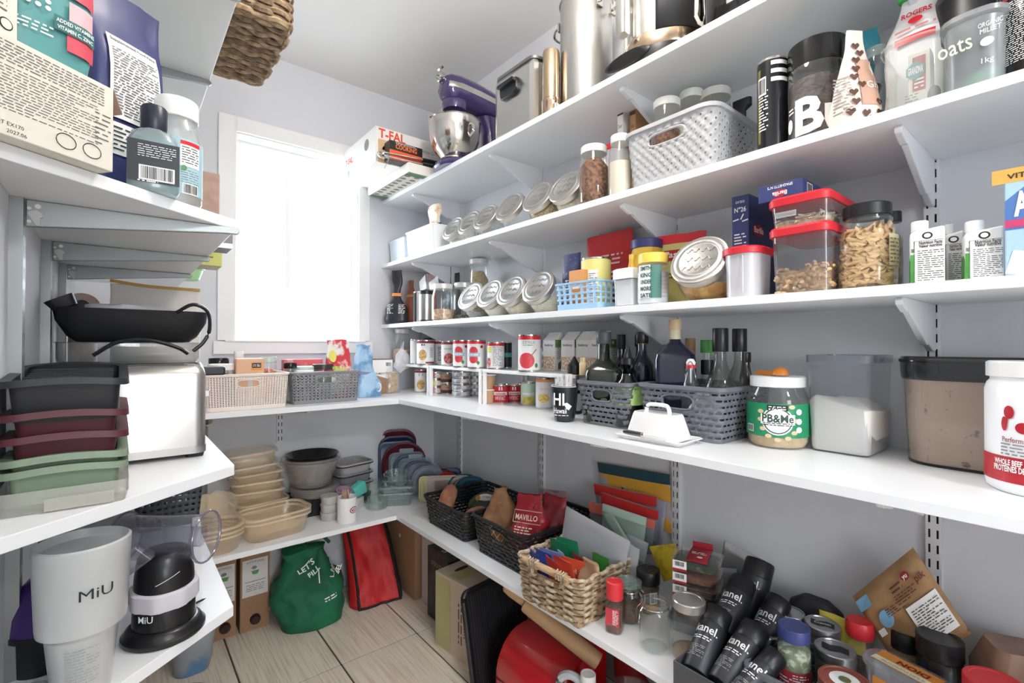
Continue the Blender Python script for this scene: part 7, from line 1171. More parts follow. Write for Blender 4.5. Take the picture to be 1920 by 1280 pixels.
flatbag('coffee_pouch', 'clear printed packet standing before the silver pouch', 'bag', ((1335, 1062), (1382, 1066), (1378, 1135), (1332, 1130)), 1.25, GL('print_pack', '#e4e4e6', .6, '#b4b5b8', .2), .012)
# grey box with black spice shakers
bx0, bx1, by0, by1 = .91, 1.17, .455, .575; t = thing('spice_box', 'open dark grey card box full of black spice shakers', 'box', ((bx0+bx1)/2, (by0+by1)/2, z), RZR); w_, d_ = by1-by0, bx1-bx0; BXG = M('dark_grey_card', '#4c4d50', .5, bump=(40, .03)); hh = .062
for nm_, a in (('front_panel', (-w_/2, w_/2, -d_/2, -d_/2+.003)), ('back_panel', (-w_/2, w_/2, d_/2-.003, d_/2)), ('side_panel', (-w_/2, -w_/2+.003, -d_/2+.003, d_/2-.003)), ('side_panel', (w_/2-.003, w_/2, -d_/2+.003, d_/2-.003))): m = MB(); m.box(*a, .002, hh); m.build(nm_, BXG, t, smooth=0)
m = MB(); m.box(-w_/2, w_/2, -d_/2, d_/2, 0, .002); m.build('bottom_panel', BXG, t, smooth=0)
KAN = M('shaker_black', '#17171b', .35, bump=(30, .02)); KAP = M('shaker_label', '#25262e', .4, bump=(30, .02))
def kanel(label, x, y, zz, yaw, tilt, r=.031, L=.115, full=True, dot=None, cap=True):
    t = thing('spice_shaker', label, 'shaker', (x, y, zz), yaw, 'black spice shakers'); t.rotation_euler = (tilt, 0, yaw)
    m = MB(); m.lathe([(r*.95, 0), (r, .003), (r, L*.72), (r*.97, L*.725)], n=32); m.build('tube', KAP, t); m = MB(); m.lathe([(r*.98, L*.725), (r*1.0, L*.73), (r*1.0, L*.97), (r*.95, L), (0, L)], n=32, cap1=False); m.build('cap', KAN, t); f = cyl(r, .0008)
    text(t, 'kanel.', .026, WINK, f, 0, L*.58, .012, wid=.05, cuts=10); fine(t, .04, .01, 2, WINK, f, -.004, L*.44, 3); fine(t, .036, .026, 7, GINK, f, -.006, L*.24, 5)
    if dot: patch(t, 'colour_dot', .016, .016, M('dot'+dot, dot, .5), cyl(r, .0008, -.8), 0, L*.5, shape='ellipse')
    return t
kanel('black shaker with large white lettering at the front left of the grey box', .945, .545, z+.034, RZR+.1, -1.0, .03, .15); kanel('black shaker showing its small print, lying beside the front one', .95, .492, z+.034, RZR-.1, -1.05, .03, .15); kanel('black shaker with part of its lettering visible, behind the front left one', 1.06, .545, z+.075, RZR+.05, -.95, .03, .14)
kanel('tallest black shaker with a barcode side at the back', 1.19, .555, z+.05, RZR, -.6, .034, .15); kanel('black shaker with a green dot between basket and box', 1.1, .49, z+.05, RZR-.1, -.9, .027, .13, dot='#6fae9a'); kanel('black shaker with a lilac dot at the near end of the grey box', .92, .455, z+.036, RZR-.25, -1.15, .022, .14, dot='#8d80b8')
# small grey basket with jars
bh = .085; t = thing('storage_basket', 'small open grey plastic basket with dash holes beside the shakers', 'basket', (1.07, .405, z), RZR+.05); basket(t, M('ash_plastic', '#5f6268', .45, bump=(60, .03)), .095, .15, .115, .175, bh, .02, P_RATTAN, 120, 21, rim=.006)
def herbjar():
    x, y = 1.075, .402; t = thing('herb_jar', 'glass jar of dried green herbs with a blue lid and red label', 'jar', (x, y, z+.006), face_cam(x, y)+.1); r = .031; hh = zof(1172, x, y)-z-.006; q = hh-.022
    jar_body(t, [(r*.92, 0), (r, .006), (r, q*.82), (r*.86, q*.94), (r*.86, q)], CLEAR); m = MB(); m.lathe([(r*.88, .003), (r*.95, .01), (r*.95, q*.8), (r*.5, q*.86), (0, q*.87)], n=24, cap1=False); m.build('dried_herbs', M('dried_herbs', '#8d9a7c', .8, noise_=(70, '#d3d8c4', .5, .62), bump=(70, 1, .006)), t); lid(t, r*.95, q-.003, .025, M('royal_lid', '#3a4580', .4, bump=(20, .02)), ridged=False); band(t, 'red_label', r+.0005, q*.02, q*.55, M('herb_label', '#a8303c', .5), -1.6, 1.6, 20); barcode(t, .02, .02, cyl(r, .0012, .25), 0, q*.15); fine(t, .024, q*.3, 6, WINK, cyl(r, .0012, -.6), 0, q*.3, 5); fine(t, .03, q*.2, 5, WINK, cyl(r, .0012, .3), 0, q*.42, 6)
    m = MB(); m.tube([(-r*.95, 0, q*.9), (-r*1.4, 0, q*.86), (-r*1.5, 0, q*.7), (-r*1.3, 0, q*.58), (-r*.98, 0, q*.55)], .003, n=8); m.build('glass_handle', CLEAR, t)
herbjar()
TIN = M('spice_tin_metal', '#a9aaab', .3, .9, bump=(30, .03))
def tin(label, u, v, x, r, hh, word=None, lidc=None, zz=None, col=None, yaw=0):
    # u, v: middle of the lid in the picture
    y = yof(u, x, z+hh); t = thing('spice_tin', label, 'tin', (x, y, z if zz is None else zz), face_cam(x, y)+yaw, 'round spice tins'); m = MB(); m.lathe([(r*.97, 0), (r, .003), (r, hh-.02), (r*.97, hh-.018)], n=32); m.build('tin_body', col or TIN, t); m = MB(); m.lathe([(r*1.01, hh-.02), (r*1.03, hh-.018), (r*1.03, hh-.002), (r*.98, hh), (r*.9, hh), (r*.88, hh-.002), (0, hh-.002)], n=32, cap1=False); m.build('lid', lidc or TIN, t)
    if word: f = top(hh-.0018); patch(t, 'chalk_label', r*1.3, r*.8, INK, f, 0, 0, shape=[(-.5, -.3), (-.2, -.5), (.2, -.3), (.5, -.5), (.5, .3), (.2, .5), (-.2, .3), (-.5, .5)]); word.strip() and text(t, word, r*.36, WINK, lift(f, .0006), 0, 0, .01, wid=r*.9)
    return t
tin('silver tin with a worn plain lid behind the blue lidded jar', 1481, 1160, 1.2, .03, .115); tin('silver spice tin with a black chalk label reading Cumin', 1542, 1172, 1.205, .034, .115, 'Cumin'); tin('silver spice tin with a black chalk label in front', 1566, 1216, 1.145, .036, .105, ' '); tin('rust red lidded tin with a round white sticker at the bottom edge', 1584, 1268, 1.06, .042, .1, None, M('rust_lid', '#8f4a3c', .45, bump=(30, .02)))
tq = bpy.data.objects['spice_tin.003'] if 'spice_tin.003' in bpy.data.objects else None
if tq: patch(tq, 'round_sticker', .05, .05, WINK, top(.0982), 0, 0, shape='ellipse'); patch(tq, 'flower_print', .02, .02, M('flower_print', '#7a5a3c', .6, noise_=(60, '#4f7a46', .45, .6)), top(.0988), 0, 0, shape='ellipse')
y = yof(1612, 1.25, z+.1); t = thing('spice_bottle', 'small clear spice bottle with a bright red flip cap', 'bottle', (1.25, y, z), face_cam(1.25, y)); r = .027; hh = zof(1162, 1.25, y)-z; jar_body(t, [(r*.95, 0), (r, .005), (r, hh*.6), (r*.85, hh*.72), (r*.8, hh-.03)], CLEARP); m = MB(); m.lathe([(r*.9, .003), (r*.94, hh*.45), (0, hh*.46)], n=20, cap1=False); m.build('spice', BRS, t); m = MB(); m.lathe([(r*.92, hh-.034), (r*.98, hh-.03), (r*.98, hh-.008), (r*.85, hh), (0, hh)], n=12, cap1=False); m.build('flip_cap', M('bright_red_cap'), t)
y = yof(1578, 1.25, z+.12); t = thing('spice_bag', 'yellow packet squeezed behind the spice tins', 'packet', (1.25, y, z), RZR); pouch(t, 'packet_body', .09, .03, zof(1158, 1.25, y)-z, M('yellow_packet2', '#cfc14e', .45, bump=(30, .2)), topd=.006, seed=120, wr=.004)
t = thing('black_pouch', 'black rounded case behind the spice tins', 'case', (1.285, yof(1530, 1.285, z+.1), z), RZR); m = MB(); hh = zof(1122, 1.285, yof(1530, 1.285, z+.1))-z; m.loft([(.12, .06, 0, .02), (.13, .07, hh*.5, .03), (.11, .05, hh*.85, .024), (.06, .03, hh, .014)], k=6); m.build('case_body', BLKM, t)
# garlic box, kraft bag, dark bottles at the right edge
t = thing('garlic_tub', 'clear plastic tub with an orange paper lid label lettered upside down', 'container', (1.15, .235, z+.055), RZR-.25); GAR = M('orange_label', '#dc8f3e', .5, bump=(30, .02)); m = MB(); m.loft([(.12, .06, 0, .02), (.13, .07, .05, .03), (.14, .078, .052, .034), (.14, .078, .06, .034), (.125, .065, .064, .028)], k=6); m.build('tub', GL('cloudy_clear', '#eceef0', .3, '#cfd2d6', .1), t); ft = top(.0645)
patch(t, 'orange_panel', .1, .046, GAR, ft, 0, 0); patch(t, 'cream_strip', .1, .016, M('cream_strip', '#e2dcc0', .5), lift(ft, .0005), 0, -.013); text(t, 'DION', .018, M('maroon_ink', '#6b2420', .5), lift(ft, .0008), .008, .006, .04, wid=.05, rot=PI); fine(t, .07, .008, 2, GINK, lift(ft, .0009), 0, -.014, 3); patch(t, 'orange_front', .08, .03, GAR, flat(.0345), 0, .024); text(t, 'GARLIC', .009, INK, flat(.0352), 0, .026, .02)
m = MB(); m.loft([(.11, .05, -.055, .02), (.115, .055, -.001, .02)]); m.build('lower_tub', GL('cloudy_clear'), t)
KR = M('kraft_pouch', '#a8835a', .65, noise_=(30, '#9a7650', .4, .6), bump=(25, .2)); t, f = flatbag('oat_pouch', 'large tilted kraft paper pouch with a white nutrition table', 'bag', ((1598, 1118), (1712, 1026), (1822, 1188), (1690, 1262)), 1.27, KR, .03)
fk = lambda a, b: f(.5+a, .5+b); PX = lambda w_, h_: None
patch(t, 'nutrition_panel', .42, .42, PAPERW, fk, .26, -.16, nu=4, nv=4)
def fk2(a, b): p = Vector(fk(a, b)); p.x -= .0012; return tuple(p)
fine(t, .36, .34, 12, INK, fk2, .27, -.17, 9, fill=.3); patch(t, 'red_circle', .11, .1, M('pik_red', '#8f2027', .5), fk, .26, .33, shape='ellipse'); text(t, 'yu', .07, WINK, fk2, .26, .33, .02); text(t, 'pik', .11, M('maroon_ink'), fk2, .4, .24, .02, wid=.13); fine(t, .16, .1, 2, M('brown_heart_ink'), fk2, .1, .29, 8); fine(t, .3, .12, 4, M('brown_heart_ink'), fk2, .16, .17, 4); fine(t, .3, .1, 4, M('brown_heart_ink'), fk2, -.03, .12, 5)
patch(t, 'blue_seal', .18, .2, M('seal_blue', '#7fb0cf', .5), fk, -.22, .08, shape='ellipse'); patch(t, 'blue_corner', .2, .14, M('seal_blue'), fk, -.38, .36); patch(t, 'small_photo', .1, .08, WINK, fk, -.36, -.02)
for q, (u, x, r, vt, lb) in enumerate(((1698, 1.27, .026, 1182, 'tipped spice jar with a black shaker cap in front of the kraft pouch'), (1762, 1.23, .036, 1192, 'black lidded dark spice jar with white lettering'))):
    y = yof(u, x, z+.1); hh = zof(vt, x, y)-z; t = thing('spice_bottle', lb, 'bottle', (x, y, z), face_cam(x, y)); jar_body(t, [(r*.95, 0), (r, .006), (r, hh-.05), (r*.92, hh-.035)], M('smoky_jar', '#221f20', .15, bump=(20, .01)) if q else CLEARP); lid(t, r*1.0, hh-.036, .036, BLK, ridged=True)
    if q: f = cyl(r, .001); m = MB(); m.tube([f(a, b) for a, b in ((-.03, hh*.28), (.03, hh*.28), (.03, hh*.5), (-.03, hh*.5), (-.03, hh*.28))], .0007, n=4); m.build('frame_print', WINK, t); text(t, 'KIRKLAND', .011, WINK, f, 0, hh*.42, .02, wid=.052, cuts=6); text(t, 'Signature', .01, WINK, f, 0, hh*.33, .0, wid=.035, cuts=6)
    else: m = MB(); m.lathe([(r*.9, .003), (r*.94, hh*.5), (0, hh*.5)], n=20, cap1=False); m.build('spice', M('red_flakes', '#7a2e24', .8, noise_=(70, '#b8604a', .45, .6)), t)
x, y = 1.27, .07; t = thing('cinnamon_tub', 'brown tinted spice tub with a dark red label at the picture corner', 'tub', (x, y+.03, z), RZR+.5); m = MB(); hh = .18; m.loft([(.11, .09, 0, .015), (.115, .095, hh*.7, .02), (.08, .07, hh, .02)], k=5); m.build('tub_body', M('brown_tint', '#7a5846', .2, noise_=(6, '#9b7a66', .4, .6)), t); patch(t, 'dark_red_label', .09, .07, M('wine_label', '#4f1519', .5), flat(.048), 0, hh*.4); text(t, 'CINNAMON', .014, WINK, flat(.0486), 0, hh*.48, .03, wid=.07); text(t, 'CANNELLE', .014, WINK, flat(.0486), 0, hh*.36, .03, wid=.07)
t = thing('red_cap_jar', 'round red cap of a spice jar cut by the bottom right picture edge', 'jar', (1.16, .118, z), 0); r = .04; jar_body(t, [(r*.95, 0), (r, .006), (r, .11), (r*.9, .122)], CLEARP); lid(t, r*1.05, .12, .035, M('bright_red_cap'))
# ============================================================ FLOOR
LABA = M('sticker_white', '#dedbd8', .5, bump=(30, .02))
for q, (x0, x1, y0, lb) in enumerate(((.295, .375, 2.22, 'tall kraft bag-in-box with a white sticker, left of two'), (.388, .498, 2.215, 'tall kraft bag-in-box with a white sticker, right of two'))):
    t, sx, sy = carton('soap_box', lb, 'box', x0, x1, y0, 2.325, 0, .345, KRAFT, 0, 'kraft boxes on the floor'); f = flat(sy/2); patch(t, 'white_sticker', sx*.86, .15, LABA, f, 0, .215); g = lift(f, .0005); text(t, 'ATTITUDE', .012, GINK, g, 0, .278, .02, wid=sx*.6); patch(t, 'green_bowl', .03, .016, M('bowl_green', '#5a9a5c', .5), g, 0, .235, shape=[(-.5, .5), (.5, .5), (.3, -.5), (-.3, -.5)]); patch(t, 'grey_print', .02, .014, GINK, g, -.004, .255, shape='ellipse'); patch(t, 'dark_line', sx*.7, .002, INK, g, 0, .2); fine(t, sx*.6, .03, 4, GINK, g, 0, .175, 3)
    m = MB(); m.lathe([(.02, 0), (.02, .012), (.016, .02), (0, .021)], n=20, cap1=False, X=TX(0, -sy/2, .045, rx=PI/2)); m.build('tap', M('tap_maroon', '#2f1618', .4, bump=(30, .02)), t); m = MB(); m.box(-.025, .025, -sy/2-.0012, -sy/2, .05, .095); m.build('tap_flap', KRAFT, t, smooth=0); patch(t, 'hand_hole', .03, .012, INK, f, 0, .325, shape='ellipse')
# green shopping bag
GRN = M('green_bag_cloth', '#0f5a3c', .75, noise_=(6, '#177049', .4, .65), bump=(14, .6, .01))
def clothbag(name, label, x, y, rz, w_, d_, h_, mat, seed, amp, topw=.5, slump=None):
    t = thing(name, label, 'bag', (x, y, 0), rz); mb = MB(); n, k = 72, 36; R = []; off = Vector((seed, seed*2, 0))
    for j in range(k+1):
        v = j/k; ww = w_*(.9+.25*math.sin(min(1, v*1.6)*PI*.6))*(1-sm((v-.35)/.65)*(1-topw)); dd = d_*(.9+.25*math.sin(min(1, v*1.6)*PI*.6))*(1-sm((v-.35)/.65)*(1-topw*.6)); ring = []
        for i in range(n):
            a = 2*PI*i/n; c, s_ = math.cos(a), math.sin(a); p = Vector((ww/2*math.copysign(abs(c)**.75, c), dd/2*math.copysign(abs(s_)**.75, s_), v*h_))
            e = (noise.noise(p*6+off)*1.0+.7*(abs(noise.noise(p*9+off))-.2)+.3*noise.noise(p*24+off))*amp*(.45+.8*v); p += Vector((c, s_, .3*math.sin(a*3)))*e
            p.x += .05*h_*math.sin(v*2.4+seed); p.z = max(p.z, .002) if j == 0 else max(p.z, .004)
            if j == 0: p.z = .001
            ring.append(tuple(p))
        R.append(ring)
    mb.rings(R); o = mb.build('bag_body', mat, t, smooth=80, sub=0); return t, o
t, o = clothbag('shopping_bag', 'crumpled dark green reusable bag with white lettering slumped on the floor', .65, 2.155, -.15, .265, .23, .31, GRN, 3.0, .042, .42)
# print follows the cloth: project flat lettering onto the crumpled surface
def drape(o, t, rows, mat):
    from mathutils.bvhtree import BVHTree
    me = o.data; bv = BVHTree.FromPolygons([v.co for v in me.vertices], [tuple(p.vertices) for p in me.polygons])
    def fn(a, b):
        hit = bv.ray_cast(Vector((a, -1, b)), Vector((0, 1, 0)))
        return (a, hit[0].y-.002, b) if hit[0] else (a, -.1, b)
    for kind, args in rows:
        if kind == 'text': text(t, args[0], args[1], mat, fn, args[2], args[3], .02, args[4], rot=args[5], cuts=14)
        elif kind == 'fine': fine(t, args[0], args[1], args[2], mat, fn, args[3], args[4], 3, rot=args[5])
        else: patch(t, 'print_line', args[0], args[1], mat, fn, args[2], args[3], nu=10)
drape(o, t, [('text', ('LET\'S', .03, -.03, .245, .07, .45)), ('text', ('FILL', .03, -.0, .22, .05, .45)), ('text', ('LABEL', .028, .085, .215, .07, 1.2)), ('line', (.004, .05, .02, .2)), ('fine', (.05, .02, 2, .06, .12, .2))], WINK)
m = MB(); m.tube([(-.03, 0, .3), (-.02, -.01, .345), (.03, -.01, .355), (.07, 0, .31)], .008, n=6); m.build('handle', GRN, t)
# red cooler bag
RDB = M('red_bag_cloth', '#b3191d', .6, noise_=(8, '#c72a2a', .4, .65), bump=(12, .5, .008)); BND = M('black_binding', '#1a1718', .7, bump=(80, .1))
t = thing('cooler_bag', 'red folded tote bag with black binding leaning in the corner', 'bag', (.93, 2.12, 0), -.1); w_, hh = .19, .40
def RB_(a, b): x = (a-.5)*w_*(1-.12*b)-.04*b*b; y = .12*b-.055*(1-b)**2-.012*math.sin(a*7+b*4)*(.3+b)-.01*noise.noise(Vector((a*5, b*6, 2))); return (x, y, b*hh+.002)
mb = MB(); mb.grid(RB_, 24, 30); mb.build('front_panel', RDB, t, smooth=70, solid=.004)
mb = MB(); mb.grid(lambda a, b: (RB_(0, b)[0]+(-.028*math.sin(PI*a)*(1-b*.5)), RB_(0, b)[1]+a*(.1-.04*b), RB_(0, b)[2]), 8, 24); mb.build('side_panel', RDB, t, smooth=70, solid=.003)
mb = MB(); mb.grid(lambda a, b: (RB_(1, b)[0]+.02*math.sin(PI*a), RB_(1, b)[1]+a*(.1-.04*b), RB_(1, b)[2]), 8, 24); mb.build('side_panel', BND, t, smooth=70, solid=.003)
for a in (0, .985): mb = MB(); mb.tube([tuple(Vector(RB_(a, b/30))+Vector((0, -.003, 0))) for b in range(31)], .0065, n=6); mb.build('binding', BND, t)
mb = MB(); mb.tube([tuple(Vector(RB_(a/20, 0))+Vector((0, -.002, .003))) for a in range(21)], .005, n=6); mb.build('binding', BND, t); text(t, 'us', .03, WINK, lambda a, b: (.112+.0, -.02-a, b), -.03, .27, .03)
# cartons under the right shelf
t, sx, sy = carton('moving_box', 'tall plain brown carton in the far corner under the shelf', 'box', 1.06, 1.335, 2.0, 2.31, 0, .41, KRAFT); m = MB(); m.box(-sx/2-.001, sx/2, -sy/2-.0015, -sy/2, .3, .41); m.build('flap', KRAFT, t, smooth=0)
t, sx, sy = carton('white_box', 'tall pale pinkish white box between the brown carton and the dark green box', 'box', 1.09, 1.335, 1.885, 1.99, 0, .40, M('pinkish_card', '#cfc5c6', .6, bump=(30, .03))); f2 = lambda a, b: (-sx/2-.0005, -a, b); patch(t, 'grey_mark', .02, .03, GINK, f2, .02, .25); text(t, '6', .02, GINK, f2, -.035, .29)
t, sx, sy = carton('appliance_box', 'dark green printed box behind the yellow and pink wine box', 'box', 1.05, 1.335, 1.70, 1.865, 0, .30, M('dark_green_card', '#2b332e', .5, noise_=(20, '#3b463e', .4, .6))); f2 = lambda a, b: (-sx/2-.0005, -a, b); patch(t, 'pale_print', .06, .08, M('pale_print', '#8f9a90', .5), f2, .02, .12); fine(t, .1, .02, 2, M('pale_print'), f2, 0, .24, 4); ft = top(.30); fine(t, .16, .03, 2, WINK, ft, -.05, -.02, 4); text(t, 'SEL', .05, GINK, lambda a, b: (a, -sy/2-.0006, b), 0, .25, .02)
t, sx, sy = carton('wine_box', 'yellow and pink drink carton with a cut-out handle and citrus pictures', 'box', .985, 1.25, 1.44, 1.68, 0, .285, M('wine_box_pink', '#c9b7a4', .5, noise_=(5, '#d0bfae', .4, .6)), .12); f2 = lambda a, b: (-sx/2-.0006, -a, b); patch(t, 'yellow_side', .09, .27, M('wine_yellow', '#b9b27e', .5), f2, -sy/2+.05, .14); ff = flat(sy/2); ft = top(.285)
patch(t, 'yellow_stripe', sx*.9, .06, M('wine_yellow'), ft, 0, .02); patch(t, 'cutout_handle', .08, .022, M('dark_slot', '#3b2a26', .7), lift(ft, .0005), -.045, .06, shape='ellipse'); patch(t, 'cutout_handle', .08, .022, M('dark_slot'), lift(ft, .0005), .065, .05, shape='ellipse'); patch(t, 'carton_strap', .06, .03, M('wine_yellow2', '#c9c59a', .5), lift(ft, .001), .01, .055); fine(t, .05, .02, 3, M('olive_ink'), lift(ft, .0014), .01, .055, 3); patch(t, 'white_seal', .05, .05, WINK, lift(ft, .0006), .03, -.05, shape='ellipse'); fine(t, .03, .02, 3, INK, lift(ft, .001), .03, -.05, 5); patch(t, 'grapefruit', .07, .07, M('grapefruit', '#b5634a', .5), ff, -.07, .22, shape='ellipse'); patch(t, 'grapefruit_flesh', .058, .058, M('grapefruit2', '#d08a6c', .5), lift(ff, .0005), -.07, .22, shape='ellipse')
patch(t, 'lime', .06, .06, M('lime_skin', '#8f9a3c', .5), ff, -.08, .07, shape='ellipse'); patch(t, 'lime_flesh', .05, .05, M('lime_flesh', '#b7c07a', .5), lift(ff, .0005), -.08, .07, shape='ellipse'); fine(t, .16, .03, 2, M('brown_heart_ink'), f2, .03, .14, 2, rot=PI/2); fine(t, .06, .06, 6, M('brown_heart_ink'), f2, .08, .12, 4)
# ribbed black pan leaning
PAN = M('black_pan', '#141416', .35, bump=(60, .05)); t = thing('griddle_pan', 'ribbed black griddle plate leaning against the drink carton', 'pan', (1.065, 1.345, 0), .12); X = Matrix.Rotation(.19, 4, 'X')
X = Matrix.Rotation(-.2, 4, 'X') @ Matrix.Translation((0, 0, .0))
m = MB(); m.rings([[(x, y, zz) for x, zz in [(a, b+.165) for a, b in rrect(.285, .33, .03, 4)]] for y in (.012, -.004)], X=X); m.build('plate', PAN, t, smooth=40, bevel=.002)
for i in range(24): m = MB(); xx = -.125+i*.0109; m.box(xx, xx+.005, -.008, -.004, .015, .315, X=X); m.build('rib', M('pan_rib', '#2b2b2e', .3, bump=(60, .05)), t, smooth=0)
m = MB(); m.tube([(a, -.004, b+.165) for a, b in rrect(.283, .328, .03, 4)], .006, n=6, closed=True, X=X); m.build('rim', PAN, t)
# red bread bin
RBN = M('red_enamel', '#b5141d', .25, coat=.7, bump=(20, .01)); t = thing('bread_bin', 'glossy red enamel bread bin with a rounded roll top', 'bin', (1.08, 1.125, 0), RZR+.08); w_, d_ = .27, .24
prof = [(-.12, 0), (-.12, .1)]+[(-.12+.11*(1-math.cos(a)), .1+.13*math.sin(a)) for a in [PI/2*i/8 for i in range(1, 9)]]+[(.12, .23), (.12, 0)]
m = MB(); m.rings([[(sx_*w_/2, y, zz) for y, zz in prof] for sx_ in (-1, -.94, .94, 1)]); m.v = [(x, y*(.96 if abs(abs(x)-w_/2) < .001 else 1), .002+zz*(.96 if abs(abs(x)-w_/2) < .001 else 1)) for x, y, zz in m.v]; m.build('bin_body', RBN, t, smooth=50, bevel=.004)
m = MB(); m.tube([(-.03, -.124, .06), (-.03, -.14, .06), (.03, -.14, .06), (.03, -.124, .06)], .004, n=6); m.build('handle', STEELS, t); m = MB(); m.tube([(-w_/2, -.1215, .1), (w_/2, -.1215, .1)], .0015, n=4); m.build('lid_seam', BND, t)
# rolling pin leaning on the bin
WOODP = M('rolling_pin_wood', '#b28f69', .6, noise_=(20, '#a07d58', .4, .65), stretch=(1, 1, .15)); r1 = onz(945, 1105, .40); r2 = onz(1100, 1245, .235)
A = Vector((r1[0], r1[1], .41)); B = Vector((r2[0], r2[1], .27)); dv = (B-A).normalized(); L = (B-A).length
t = thing('rolling_pin', 'long wooden rolling pin lying aslant over the red bread bin', 'rolling pin', tuple(A), 0); t.rotation_euler = dv.to_track_quat('Z', 'Y').to_euler()
m = MB(); m.lathe([(.006, 0), (.0125, .006), (.0145, .03), (.0125, .07), (.012, .078)], n=24); m.build('handle', WOODP, t); m = MB(); m.lathe([(.012, .078), (.022, .081), (.0245, .088), (.0245, L+.03), (.023, L+.04), (.012, L+.042)], n=28); m.build('roller', WOODP, t)
# milk jug, grey bowl, red stool leg, wire rack
JUG = GL('milk_jug_plastic', '#eef1f4', .75, '#dfe4ea', .3); jx, jy = onz(1090, 1262, .24); t = thing('water_jug', 'translucent plastic jug with a white screw cap and a loop handle', 'jug', (jx-.005, jy-.03, .012), RZR+.3); m = MB(); m.loft([(.13, .13, 0, .03), (.14, .14, .01, .03), (.14, .14, .14, .035), (.1, .1, .19, .04), (.045, .045, .215, .022), (.04, .04, .235, .0195)], k=6); m.build('jug_body', JUG, t); lid(t, .021, .226, .02, WPL, 'screw_cap', True); m = MB(); m.tube([(-.0, .0, .205), (-.05, 0, .222), (-.085, 0, .2), (-.09, 0, .15), (-.075, 0, .1), (-.06, 0, .09)], .012, n=8); m.build('loop_handle', JUG, t)
t = thing('mixing_bowl', 'large grey metal bowl under the lowest right shelf', 'bowl', (1.205, .735, .2), 0); m = MB(); m.lathe([(.05, 0), (.075, .02), (.115, .09), (.127, .17), (.13, .172), (.124, .168), (.108, .09), (.065, .03), (0, .025)], n=44, cap1=False); m.build('bowl_body', M('grey_metal', '#8d8f90', .35, .8, bump=(30, .03)), t); m = MB(); m.lathe([(.1, -.2), (.1, .0), (.05, .005)], n=24); m.build('bowl_stand', BLKM, t)
t = thing('red_bucket', 'red plastic bucket in the shade behind the rolling pin', 'bucket', (1.2, .9+.2, 0), 0); t.location = (1.265, .935, 0); m = MB(); m.lathe([(.055, 0), (.06, .005), (.07, .3), (.075, .302), (.075, .315), (.068, .315), (.055, .01), (0, .01)], n=32, cap1=False); m.build('bucket_body', M('dark_red_plastic', '#8f1c1f', .4, bump=(30, .02)), t)
t = thing('wire_rack', 'black wire rack standing beside the jug', 'rack', (1.02, .69, 0), RZR); 
for i in range(9): m = MB(); m.tube([(-.1+i*.025, -.03, .01), (-.1+i*.025, .0, .22), (-.1+i*.025, .05, .225)], .002, n=5); m.build('wire', BLK, t)
for zz, yy in ((.01, -.03), (.22, 0), (.225, .05)): m = MB(); m.tube([(-.11, yy, zz), (.11, yy, zz)], .003, n=6); m.build('rail', BLK, t)
hx, hy = onz(1150, 1272, .2); t = thing('glass_bowl', 'clear glass bowl rim showing at the bottom picture edge', 'bowl', (hx-.01, hy-.075, 0), 0); m = MB(); m.lathe([(.05, 0), (.06, .01), (.075, .19), (.078, .2), (.073, .2), (.06, .02), (0, .015)], n=36, cap1=False); m.build('bowl_body', CLEAR, t)
# ============================================================ LEFT WALL: upper shelf
z = ZLU+.0005; DG = math.atan2(.233, .286)
CRB = M('cream_carton', '#dcd8cb', .5, bump=(40, .03)); PRT = M('print_grey', '#6b6963', .6)
bx, by = onz(212, 323, z)          # near right bottom corner of the supplement box
ux, uy = math.cos(DG), math.sin(DG); nx_, ny_ = -uy, ux
L, dp, hh = .17, .075, zof(168, bx, by)-z
cx, cy = bx-ux*L/2+nx_*dp/2, by-uy*L/2+ny_*dp/2
t = thing('supplement_box', 'long cream carton covered in small print at the near end of the left shelf', 'box', (cx, cy, z), DG); m = MB(); m.box(-L/2, L/2, -dp/2, dp/2, 0, hh); m.build('box_body', CRB, t, smooth=0, bevel=.0012); f = flat(dp/2)
fine(t, L*.9, hh*.22, 7, PRT, f, -.004, hh*.84, 2, full=True, fill=.36); fine(t, L*.84, hh*.46, 15, PRT, f, -.006, hh*.48, 3, fill=.3); fine(t, .02, hh*.4, 7, PRT, f, L*.42, hh*.46, 4, fill=.3); text(t, 'LOT EX170', .006, INK, f, -.03, hh*.12, 0); text(t, '2027.06', .006, INK, f, -.022, hh*.05, 0)
for a in (.028, .058): m = MB(); m.tube([(a+.011*math.cos(q), -dp/2-.0006, hh*.16+.009*math.sin(q)) for q in [2*PI*i/20 for i in range(20)]], .0005, n=4, closed=True); m.build('oval_icon', INK, t)
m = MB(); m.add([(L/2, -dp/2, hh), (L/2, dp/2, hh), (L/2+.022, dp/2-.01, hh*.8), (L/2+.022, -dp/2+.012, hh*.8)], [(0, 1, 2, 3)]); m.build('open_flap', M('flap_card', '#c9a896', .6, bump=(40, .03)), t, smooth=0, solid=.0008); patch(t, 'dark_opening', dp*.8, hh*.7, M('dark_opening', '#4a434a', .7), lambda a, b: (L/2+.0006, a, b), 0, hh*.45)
bx2, by2 = cx-ux*.045+nx_*.005, cy-uy*.045+ny_*.005
t = thing('supplement_box', 'upright cream carton stacked on the long one, at the left picture edge', 'box', (bx2-ux*.0, by2, z+hh+.001), DG+.1); m = MB(); m.box(-.075, .03, -.03, .03, 0, .16); m.build('box_body', CRB, t, smooth=0, bevel=.0012); f = flat(.03); fine(t, .09, .12, 22, PRT, f, -.026, .085, 7, fill=.34); patch(t, 'round_icon', .014, .014, INK, f, .018, .018, shape='ellipse'); patch(t, 'icon_inner', .011, .011, CRB, lift(f, .0005), .018, .018, shape='ellipse'); patch(t, 'purple_side', .05, .15, M('plum_side', '#4a4060', .5), lambda a, b: (.0306, a, b), 0, .08)
